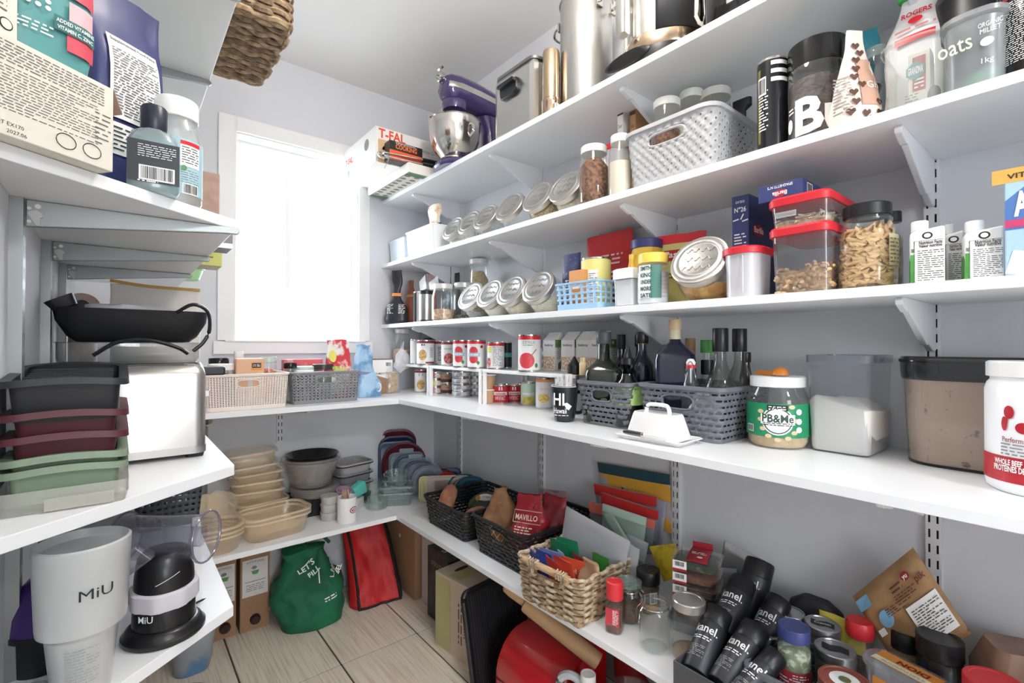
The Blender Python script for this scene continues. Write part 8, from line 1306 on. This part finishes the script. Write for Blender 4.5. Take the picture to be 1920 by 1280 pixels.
# teal pink pouch on the long box
px, py = cx+ux*.028, cy+uy*.028; TEA = M('teal_pouch', '#5d9d9b', .4, bump=(25, .1)); PNK = M('pink_stripes', '#cf4d5e', .4)
t = thing('drink_mix_pouch', 'teal pouch with pink stripes standing on the long cream carton', 'bag', (px, py, z+hh+.001), DG-.25); o, f = pouch(t, 'pouch_body', .088, .05, .2, TEA, topw=.9, topd=.004, seed=131, wr=.003, expo=3.2, start=.5)
for q in range(4): patch(t, 'pink_stripe', .03-.004*(q % 2), .028, PNK if q % 2 == 0 else M('pale_pink', '#e6b3b8', .4), lift(f, .002), .027, .035+q*.034, nu=3, nv=3)
patch(t, 'dark_tag', .042, .018, M('tag_teal', '#2f6e6c', .4), lift(f, .0035), .02, .05, nu=4); text(t, 'ADDED VITAMINS', .0065, WINK, lift(f, .0042), .02, .053, .02, wid=.038); text(t, 'VITAMIN C, ZINC', .0065, WINK, lift(f, .0042), .02, .045, .02, wid=.036); patch(t, 'watermelon', .018, .045, M('melon_red', '#b5343c', .5, noise_=(120, '#3b2020', .62, .7)), lift(f, .002), -.018, .115, nu=3); patch(t, 'watermelon_rind', .02, .012, M('melon_green', '#4f9a48', .5), lift(f, .0022), -.018, .087, nu=2); fine(t, .04, .02, 2, WINK, lift(f, .004), .02, .135, 5, rot=PI/2)
for q in range(6): patch(t, 'round_icon', .0055, .0055, WINK, lift(f, .002), -.034+.009*(q % 3)+.01, .062+.008*(q//3), shape='ellipse')
fine(t, .034, .014, 3, WINK, lift(f, .002), -.018, .035, 4)
# dark blue pouch
x, y = .004, 1.0; NVP = M('navy_supplement', '#3c4375', .35, bump=(20, .12)); t = thing('supplement_pouch', 'tall dark blue pouch with a white supplement table', 'bag', (x, y, z), .62); hh2 = .33; o, f = pouch(t, 'pouch_body', .115, .05, hh2, NVP, topw=1.0, topd=.004, seed=133, wr=.003, expo=3.4, start=.6)
patch(t, 'white_table', .078, .13, WINK, lift(f, .002), .0, .185, nu=4, nv=5); fine(t, .07, .105, 24, INK, lift(f, .003), .0, .178, 4, fill=.34); text(t, 'Supplemented Food Facts', .0065, INK, lift(f, .003), 0, .243, .02, wid=.07); patch(t, 'white_table', .078, .05, WINK, lift(f, .002), .0, .088, nu=4, nv=3); fine(t, .07, .04, 6, INK, lift(f, .003), 0, .088, 6, fill=.34); patch(t, 'sky_tab', .01, .02, M('seal_blue'), lift(f, .002), .05, .115)
# bottles
x, y = onz(271, 352, z); y += .03; x += .012; BLQ = GL('pale_blue_bottle', '#e4eff0', .35, '#c3d6d8', .1); t = thing('mouthwash_bottle', 'clear bottle with a navy cap and a black barcode label', 'bottle', (x, y, z), face_cam(x, y)); w_ = .066; hh = zof(202, x, y)-z; q = hh-.034
m = MB(); m.loft([(w_*.9, w_*.62, 0, .018), (w_, w_*.7, .006, .02), (w_, w_*.7, q*.75, .022), (w_*.85, w_*.62, q*.9, .02), (w_*.45, w_*.45, q*.98, .0145)], k=6); m.build('bottle_body', BLQ, t); m = MB(); m.lathe([(w_*.25, q*.96), (w_*.26, q), (w_*.26, hh-.003), (w_*.23, hh), (0, hh)], n=24, cap1=False); m.build('cap', M('navy_cap', '#1f2638', .35, bump=(20, .02)), t)
f = flat(w_*.35+.0006); patch(t, 'black_label', w_*.96, q*.62, M('label_navy', '#22262f', .45), f, 0, q*.42); g = lift(f, .0006); fine(t, w_*.7, q*.2, 6, WINK, g, .004, q*.58, 3, fill=.3); barcode(t, w_*.66, q*.22, g, .004, q*.25); fine(t, w_*.4, .004, 1, WINK, g, -.006, q*.125, 2)
x, y = onz(318, 372, z); x += .012; y += .045; t = thing('vitamin_bottle', 'clear wide bottle with a white cap and light blue label', 'bottle', (x, y, z), face_cam(x, y)+.25); r = .036; hh = zof(192, x, y)-z; q = hh-.03; jar_body(t, [(r*.92, 0), (r, .006), (r, q*.74), (r*.9, q*.88), (r*.75, q*.97), (r*.75, q)], GL('pale_bottle', '#f2f5f5', .3, '#dfe6e6', .1)); lid(t, r*.84, q-.002, .032, WPL, ridged=True); band(t, 'blue_label', r+.0005, q*.1, q*.72, M('sky_label', '#a9cbd6', .5, bump=(20, .02)), -1.5, 1.5, 20); f = cyl(r, .0014, .3); patch(t, 'white_panel', .03, q*.28, WINK, f, 0, q*.55, nu=4); patch(t, 'red_bar', .03, .006, RED, lift(f, .0005), 0, q*.675, nu=4); fine(t, .026, q*.2, 7, INK, lift(f, .0005), 0, q*.54, 5, fill=.3); patch(t, 'green_dot', .008, .008, M('bowl_green'), lift(f, .0006), -.01, q*.39, shape='ellipse'); fine(t, .028, q*.16, 6, GINK, f, 0, q*.3, 6, fill=.3); barcode(t, .024, q*.12, f, 0, q*.16)
t = thing('refill_pouch', 'pale grey pouch standing behind the two bottles', 'bag', (.055, 1.11, z), .5); pouch(t, 'pouch_body', .1, .04, .21, M('pale_grey_foil', '#b9bcbf', .4, bump=(20, .15)), topd=.004, seed=135, wr=.003)
t, sx, sy = carton('tissue_box', 'plain brown cardboard box at the front of the left shelf', 'box', .06, .158, 1.14, 1.24, z, zof(326, .158, 1.14)-z, M('brown_card', '#a98d7f', .7, noise_=(40, '#9d8173', .4, .6)))
t, sx, sy = carton('bag_box', 'green box of produce bags standing behind the brown box', 'box', .02, .13, 1.26, 1.3, z, zof(290, .13, 1.26)-z, M('green_box', '#3f9b6b', .5, bump=(30, .03))); hq = zof(290, .13, 1.26)-z; f = flat(sy/2); text(t, '15', .018, WINK, f, .035, hq-.014, .03); text(t, 'PRODUCE BAGS', .01, WINK, f, .01, hq-.032, .03, wid=.08); text(t, 'SACS POUR', .01, WINK, f, .01, hq-.046, .03, wid=.07); text(t, 'LÉGUMES', .01, WINK, f, .014, hq-.06, .03, wid=.06)
t, sx, sy = carton('grey_carton', 'grey and white carton jutting over the front edge of the left shelf', 'box', .06, .211, 1.25+.07, 1.36+.04, z, .07, M('slate_card', '#7d7c86', .5, bump=(30, .03))); patch(t, 'white_base', sx, .012, WINK, flat(sy/2), 0, .006)
t, sx, sy = carton('yellow_carton', 'yellow green carton jutting over the shelf edge farther back', 'box', .09, .235, 1.64, 1.73, z, .1, M('lime_card', '#c3c46a', .5, bump=(30, .03))); fine(t, .1, .06, 6, M('olive_ink'), flat(sy/2), .0, .05, 4); f3 = lambda a, b: (a, -b, -.0005); patch(t, 'olive_base', sx*.95, sy*.95, M('pale_card_base', '#b9b5a4', .6), f3)
t = thing('plastic_tub', 'pale green plastic tub jutting over the far end of the left shelf', 'tub', (.16, 2.05, z), .3); m = MB(); m.loft([(.12, .09, 0, .03), (.14, .11, .035, .035), (.15, .12, .036, .04), (.15, .12, .042, .04)], k=6); m.build('tub_body', M('pale_green_plastic', '#a9d8a4', .4, bump=(20, .02)), t)
# seagrass basket on the high shelf
t = thing('seagrass_basket', 'big dark seagrass basket jutting over the high left shelf', 'basket', (.13, 1.215, ZLT+.0055), 0); seagrass(t, .3, .3, .24, .03, 24, [GRASS, M('seagrass_dark', '#8f7a60', .8, noise_=(60, '#5f4c38', .38, .66), bump=(180, .6, .004))], .98, nf=26)
# ============================================================ LEFT WALL: drawer shelf
z = ZL1+.0005
x0, x1, y0, y1 = -.119, .012, .872, 1.085; dcx, dcy, dw, dd_ = (x0+x1)/2, (y0+y1)/2, x1-x0, y1-y0
def crisper(label, zb, hb, col, name='crisper_drawer', sc=1.0, slats=False, rimw=.012, wavy=True):
    t = thing(name, label, 'bin', (dcx, dcy, zb), 0, 'stacked plastic drawers'); w_, d_ = dw*.86*sc, dd_*.9*sc
    m = MB(); m.loft([(w_*.93, d_*.94, 0, .01), (w_, d_, hb-.004, .012), (w_*.97, d_*.97, hb-.004, .012), (w_*.9, d_*.91, .003, .01)], k=4); m.build('tub', col, t)
    n = 96; P, per = arclen(dw, dd_, .02, n); Q, _ = arclen(w_*.97, d_*.97, .012, n)
    def wz(i, e): s_ = i/n; return hb+e+(.0045*max(0, math.cos((s_ if s_ < .5 else s_-1)*PI*5.2)) if (s_ < .1 or s_ > .9) else 0)+(.0045*max(0, math.cos((s_-.5)*PI*5.2)) if abs(s_-.5) < .1 else 0)
    m = MB(); m.rings([[(Q[i][0], Q[i][1], hb-.004) for i in range(n)], [(Q[i][0]*.99, Q[i][1]*.99, wz(i, 0)) for i in range(n)], [(P[i][0], P[i][1], wz(i, .001)) for i in range(n)], [(P[i][0]*1.01, P[i][1]*1.01, wz(i, -.008)) for i in range(n)], [(P[i][0]*.995, P[i][1]*.995, wz(i, -.008)) for i in range(n)]], cap0=False, cap1=False); m.build('rim', col, t)
    if slats:
        for q in range(7): m = MB(); yy = -d_*.36+q*d_*.12; m.box(-w_*.42, w_*.42, yy-.0045, yy+.0045, hb-.008, hb-.003); m.build('slat', col, t, smooth=0)
        for q in range(6): m = MB(); yy = -d_*.35+q*d_*.14; m.box(w_*.478, w_*.49, yy-.006, yy+.006, .006, hb-.012); m.build('side_rib', M('rib_grey', '#6d7075', .4, bump=(20, .02)), t, smooth=0)
    return t
CTR = GL('tray_clear', '#f1f0ec', .4, '#dcdad2', .15); GRNP = M('sage_plastic', '#7d9179', .45, bump=(80, .03)); MARP = M('burgundy_plastic', '#54222c', .45, bump=(80, .03)); BKP = M('drawer_black', '#25272b', .45, bump=(80, .04))
t = thing('clear_tray', 'clear plastic tray under the stacked drawers', 'tray', (dcx, dcy, z), 0); m = MB(); m.loft([(dw*.96, dd_*.97, 0, .01), (dw*1.0, dd_*1.0, .012, .012), (dw*1.01, dd_*1.01, .013, .012), (dw*1.01, dd_*1.01, .03, .012)], cap1=False); m.build('tray_body', CTR, t); m = MB(); m.box(-.02, .05, -dd_/2-.004, -dd_/2-.0012, .002, .018); m.build('latch', CTR, t, smooth=0)
crisper('lower sage green drawer of the stack', z+.004, .05, GRNP); crisper('upper sage green drawer nested in the stack', z+.019, .05, GRNP, sc=.97); crisper('lower burgundy drawer nested in the stack', z+.062, .035, MARP, sc=.95); crisper('upper burgundy drawer nested in the stack', z+.084, .043, MARP, sc=.93); tq = crisper('black slatted drawer on top of the stack', z+.122, .056, BKP, slats=True); tq.rotation_euler.x = .07
# steel toaster
t = thing('toaster', 'brushed steel long-slot toaster behind the stacked drawers', 'toaster', (.0185, 1.21, z), 0); w_, d_, hh = .235, .18, .178
m = MB(); m.loft([(w_, d_, .02, .02), (w_, d_, hh-.018, .02), (w_*.98, d_*.93, hh-.006, .02), (w_*.95, d_*.86, hh, .018)], k=5); m.build('shell', STEEL, t); m = MB(); m.loft([(w_*1.01, d_*1.02, .008, .022), (w_*1.01, d_*1.02, .022, .022)], k=5); m.build('base_band', M('satin_steel', '#b8b5b0', .35, .9, bump=(40, .03)), t)
for a in (-1, 1):
    for b in (-1, 1): m = MB(); m.loft([(.03, .02, 0, .006), (.034, .024, .009, .008)], X=TX(a*w_*.42, b*d_*.4, 0)); m.build('foot', BLK, t)
m = MB(); m.box(w_/2, w_/2+.014, -.02, .01, hh*.62, hh*.7); m.build('lever', STEELS, t, smooth=0, bevel=.002); 
for yy in (-.03, .03): m = MB(); m.box(-w_*.38, w_*.38, yy-.011, yy+.011, hh-.002, hh+.0008); m.build('bread_slot', M('deep_black'), t, smooth=0)
# contact grill and electric skillet behind
t = thing('contact_grill', 'steel and black contact grill behind the toaster', 'appliance', (.022, 1.46, z), 0); m = MB(); m.loft([(.24, .24, 0, .02), (.26, .26, .02, .03), (.26, .26, .13, .03), (.25, .25, .14, .03)], k=5); m.build('base', M('satin_steel'), t); m = MB(); m.loft([(.27, .27, .142, .03), (.275, .275, .165, .035), (.26, .26, .178, .035)], k=5); m.build('grill_lid', BLK, t); m = MB(); m.box(.12, .175, -.145, -.105, .148, .168); m.build('handle', BLK, t, smooth=0, bevel=.004)
t = thing('skillet_cover', 'clear flat cover under the electric skillet', 'lid', (.024, 1.46, z+.1785), 0); m = MB(); m.loft([(.24, .24, 0, .03), (.25, .25, .012, .03), (.25, .25, .044, .03), (.26, .26, .046, .03)], k=5); m.build('cover_body', GL('lid_clear', '#f2f3f3', .12, '#d9dcdc'), t)
zs = z+.2255; t = thing('electric_skillet', 'black electric skillet with a loose cord on top of the grill', 'skillet', (.03, 1.45, zs), 0); m = MB(); m.loft([(.2, .2, 0, .03), (.23, .23, .012, .04), (.265, .265, .045, .045), (.272, .272, .07, .045), (.262, .262, .07, .042), (.22, .22, .016, .038)], k=6); m.build('pan', BLKM, t); m = MB(); m.loft([(.04, .05, 0, .01), (.05, .06, .022, .012)], X=TX(-.115, -.09, .07, ry=-.5)); m.build('handle', BLK, t)
m = MB(); m.tube([(.07, -.139, .066), (.1, -.15, .085), (.128, -.15, .07), (.132, -.152, .03), (.12, -.155, -.0), (.1, -.16, -.02)], .004, n=8); m.build('cord', BLK, t); m = MB(); m.tube([(-.07, -.165, -.028), (-.03, -.165, .0), (.02, -.165, .004), (.07, -.165, -.012), (.09, -.165, -.026)], .004, n=8); m.build('cord', BLK, t)
t = thing('parchment_pack', 'flat white plastic package lying in the skillet', 'packet', (.03, 1.45, zs+.0175), .05); pouch(t, 'pack_body', .2, .19, .065, M('white_film_pack', '#e9e8ea', .3, bump=(18, .4)), topw=.92, topd=.15, seed=141, wr=.006, botw=.9); text(t, 'Y', .02, INK, lambda a, b: (a, -.075+b*.6, .0705), .02, -.0, .03)
t = thing('bread_bag', 'white bag with a yellow folded edge behind the skillet', 'bag', (.085, 1.72, z), .1); o, f = pouch(t, 'bag_body', .21, .09, zof(537, .08, 1.72)-z, M('white_bag_paper', '#dcdad4', .5, bump=(20, .3)), topw=1.0, topd=.006, seed=143, wr=.006); hq = zof(537, .08, 1.72)-z; m = MB(); m.tube([(-.105, -.002, hq+.008), (-.05, -.003, hq+.001), (.0, -.003, hq-.002), (.105, -.002, hq-.002)], .005, n=6); m.build('yellow_edge', M('ochre_edge', '#d2ac62', .5, bump=(20, .03)), t)
t = thing('paper_roll', 'roll of brownish paper standing behind the skillet', 'roll', (-.075, 1.74, z), 0); hq = zof(552, -.075, 1.74)-z; m = MB(); m.lathe([(.038, 0), (.038, .04), (.0375, .041)], n=28, cap0=True, cap1=False, X=TX(.0, -.05, hq-.038, rx=-PI/2)); m.lathe([(.018, .0), (.018, .04)], n=20, cap0=False, cap1=False, X=TX(.0, -.0505, hq-.038, rx=-PI/2)); m.build('roll_paper', M('roll_paper', '#b79a8a', .7, noise_=(12, '#d8cfc8', .4, .6), bump=(30, .2)), t); m = MB(); m.lathe([(.03, 0), (.03, hq-.077)], n=20); m.build('roll_stand', M('roll_paper'), t); patch(t, 'roll_hole', .034, .04, M('dark_opening'), lambda a, b: (a, -.0515, b), 0, hq-.038, shape='ellipse')
t = thing('snack_bag', 'small orange red bag beside the window end of the left shelf', 'bag', (.128, 1.8, z), 0); pouch(t, 'bag_body', .075, .035, zof(624, .128, 1.8)-z, M('orange_red_foil', '#d9603f', .35, noise_=(16, '#e8b08a', .55, .65), bump=(25, .3)), topd=.004, seed=145, wr=.006)
# ============================================================ LEFT WALL: slicer shelf
z = ZL0+.0005
FRC = GL('frosted_cup', '#eceeee', .8, '#cfd2d2', .35); x, y = -.036, .893; t = thing('frosted_cup', 'tall frosted stepped plastic cup with small dark lettering', 'cup', (x, y, z), face_cam(x, y)); r = .053; hh = .205
m = MB(); m.lathe([(r*.58, 0), (r*.6, .003), (r*.74, .083), (r*.76, .086), (r*.9, .092), (r*.92, .1), (r*.985, hh*.9), (r*.99, hh*.905), (r*1.0, hh), (r*.94, hh+.002), (r*.9, hh-.01), (r*.6, hh-.014), (0, hh-.015)], n=44, cap1=False); m.build('cup_body', FRC, t); text(t, 'MiU', .02, INK, cyl(r*.97, .0012), .014, hh*.72, .0, wid=.036, cuts=8); fine(t, .05, .05, 12, M('faint_ink', '#9fa1a1', .6), lambda a, b: ((r*(.62+.0017*b/.001*.9)+.001)*math.sin(a/r), -(r*(.62+.0017*b/.001*.9)+.001)*math.cos(a/r), b), .0, .05, 3, fill=.3)
t = thing('spiral_slicer', 'purple domed slicer lid on a black holder at the left picture edge', 'slicer', (-.083, 1.0, z), .2); m = MB(); m.lathe([(.035, 0), (.036, .05), (.042, .052), (.042, .06)], n=28); m.build('holder', BLK, t); m = MB(); m.lathe([(.041, .06), (.039, .085), (.03, .115), (.018, .13), (0, .134)], n=28, cap1=False); m.build('dome', GL('purple_plastic', '#8a6cc0', .6, '#4b2c80', .15), t)
t = thing('grey_cloth', 'folded grey cloth lying under the purple slicer lid', 'cloth', (-.085, .875, z), .6); m = MB(); m.loft([(.06, .08, 0, .02), (.064, .084, .006, .02), (.06, .08, .02, .02)], k=5); m.build('cloth_fold', M('grey_cloth', '#8f8f95', .9, bump=(80, .3)), t)
x, y = .062, .987; t = thing('vegetable_slicer', 'black slicer base with a white fluted ring and a clear hopper', 'slicer', (x, y, z), face_cam(x, y)); BM = M('satin_black', '#141416', .3, bump=(30, .01))
m = MB(); m.lathe([(.056, 0), (.058, .003), (.058, .008), (.054, .012), (.052, .017), (.046, .022), (.044, .022)], n=44); m.build('foot', BM, t); m = MB(); m.lathe([(.044, .02), (.043, .06), (.04, .068)], n=40); m.build('lower_drum', BM, t)
m = MB(); n = 48; m.rings([[(rr*(1+.025*(1 if (i//3) % 2 else -1))*math.cos(2*PI*i/n), rr*(1+.025*(1 if (i//3) % 2 else -1))*math.sin(2*PI*i/n), zz+(.003*math.sin(2*PI*i/n)) ) for i in range(n)] for rr, zz in ((.046, .055), (.0475, .058), (.047, .08), (.044, .083))]); m.build('fluted_ring', M('grey_white_plastic', '#cfccd4', .45, bump=(30, .02)), t)
m = MB(); m.lathe([(.042, .08), (.041, .1), (.037, .13), (.03, .137), (0, .138)], n=40, cap1=False); m.build('upper_drum', BM, t); text(t, 'MiU', .015, WINK, cyl(.0435, .001), -.026, .043, .01, wid=.022, cuts=6); mb = MB(); mb.tube([cyl(.0405, .0012)(-.012+i*.004, .094+i*.0018) for i in range(9)], .0005, n=4); mb.build('lock_mark', WINK, t)
HOP = GL('hopper_clear', '#e6e6ec', .1, '#b8b6c6', .04); X = TX(.008, .0, .155, rx=PI/2, rz=1.0); m = MB(); m.lathe([(.036, -.075), (.04, -.074), (.036, -.07), (.034, 0), (.036, .05), (.042, .055), (.042, .06)], n=40, cap0=False, cap1=False, X=X); hp = m.build('hopper', HOP, t); m = MB(); m.lathe([(.016, -.06), (.016, .05)], n=24, cap0=False, cap1=False, X=X); m.build('inner_tube', HOP, hp)
for zz in (-.074, .058): m = MB(); m.tube([(.041*math.cos(2*PI*i/36), .041*math.sin(2*PI*i/36), zz) for i in range(36)], .0018, n=6, closed=True, X=X); m.build('hopper_ring', GL('hopper_edge', '#c9c8d2', .4, '#8a8a98', .05), hp)
m = MB(); m.loft([(.04, .03, 0, .006), (.03, .02, .03, .006)], X=TX(-.03, -.02, .128, ry=-.6)); m.build('feed_chute', HOP, t)
x, y = .118, 1.07; t = thing('white_board', 'thin white plastic strip leaning upright near the shelf corner', 'strip', (x, y, z), .2); m = MB(); m.box(-.007, .007, -.004, .004, 0, .155, X=TX(0, 0, 0, ry=-.03)); m.build('strip_body', WPL, t, smooth=0, bevel=.001)
t = thing('nail', 'small dark screw lying on the shelf corner', 'screw', (.108, 1.047, z+.0045), .5); m = MB(); m.lathe([(.0045, 0), (.004, .002), (.0018, .003), (.0018, .018), (.0003, .024)], n=10, X=TX(0, 0, 0, ry=PI/2)); m.build('screw_body', M('dark_screw', '#2b2b2d', .4, .7, bump=(40, .1)), t)
t = thing('glass_vase', 'crumpled-look clear glass tumbler behind the slicer', 'glass', (.1, 1.15, z), 0); m = MB(); m.lathe([(.026, 0), (.028, .004), (.034, .13), (.031, .13), (.024, .01), (0, .008)], n=18, cap1=False); m.build('glass_body', CLEAR, t)
t = thing('mesh_basket', 'dark grey perforated basket at the front of the slicer shelf', 'basket', (.105, 1.62, z), 0); basket(t, M('charcoal_plastic', '#3d4047', .45, bump=(60, .03)), .13, .16, .15, .18, .12, .012, lambda i, j: i % 4 in (1, 2) and j % 3 == 1, 160, 24, rim=.004)
t = thing('frying_pan', 'black pan lying across the dark grey perforated basket', 'pan', (.1, 1.66, z+.1215), 0); m = MB(); m.lathe([(.06, 0), (.065, .002), (.085, .028), (.088, .03), (.082, .03), (.062, .006), (0, .005)], n=36, cap1=False); m.build('pan_body', M('steel_grey', '#9a9c9f', .25, .9, bump=(20, .01)), t); m = MB(); m.tube([(.08, -.01, .025), (.105, -.015, .032), (.12, -.02, .03)], .009, n=8); m.build('handle', BLK, t)
# steel flip-lid bin standing in the far left corner of the low shelf
t = thing('pedal_bin', 'tall steel canister with an oval lid and a black latch behind the tubs', 'canister', (.185, 2.22, ZR0+.0005), 0); hh = zof(790, .2, 2.12)-ZR0; m = MB(); m.loft([(.17, .15, 0, .06), (.175, .155, .01, .065), (.175, .155, hh-.04, .065)], k=7); m.build('canister_body', GL('canister_clear', '#d9dade', .5, '#b4b6bc', .1), t); m = MB(); m.loft([(.2, .18, hh-.022, .07), (.205, .185, hh-.014, .075), (.2, .18, hh, .07)], k=7); m.build('lid', BRZ, t); m = MB(); m.loft([(.06, .03, hh-.065, .01), (.06, .03, hh-.022, .01)], X=TX(-.0, -.088, 0)); m.build('latch', BLK, t)
# floor under the left shelves
t, o = clothbag('shopping_bag', 'grey and blue bag standing on the floor at the end of the left shelf', .2, 2.1, 0, .12, .12, .3, M('grey_blue_cloth', '#9a9fa6', .6, noise_=(4, '#5f87b0', .55, .6), bump=(14, .3, .006)), 7.0, .012, .8)
x, y = onz(318, 1285, 0); t = thing('black_basin', 'round black basin with a curved rim on the floor below the left shelf', 'basin', (.1, 1.62, 0), 0); m = MB(); m.lathe([(.1, 0), (.11, .006), (.14, .14), (.148, .142), (.148, .15), (.138, .15), (.105, .012), (0, .01)], n=44, cap1=False); m.build('basin_body', BLKM, t); m = MB(); m.tube([(-.14, 0, .147), (-.08, -.02, .18), (0, -.03, .19), (.08, -.02, .18), (.14, 0, .147)], .008, n=8); m.build('handle', BLK, t)
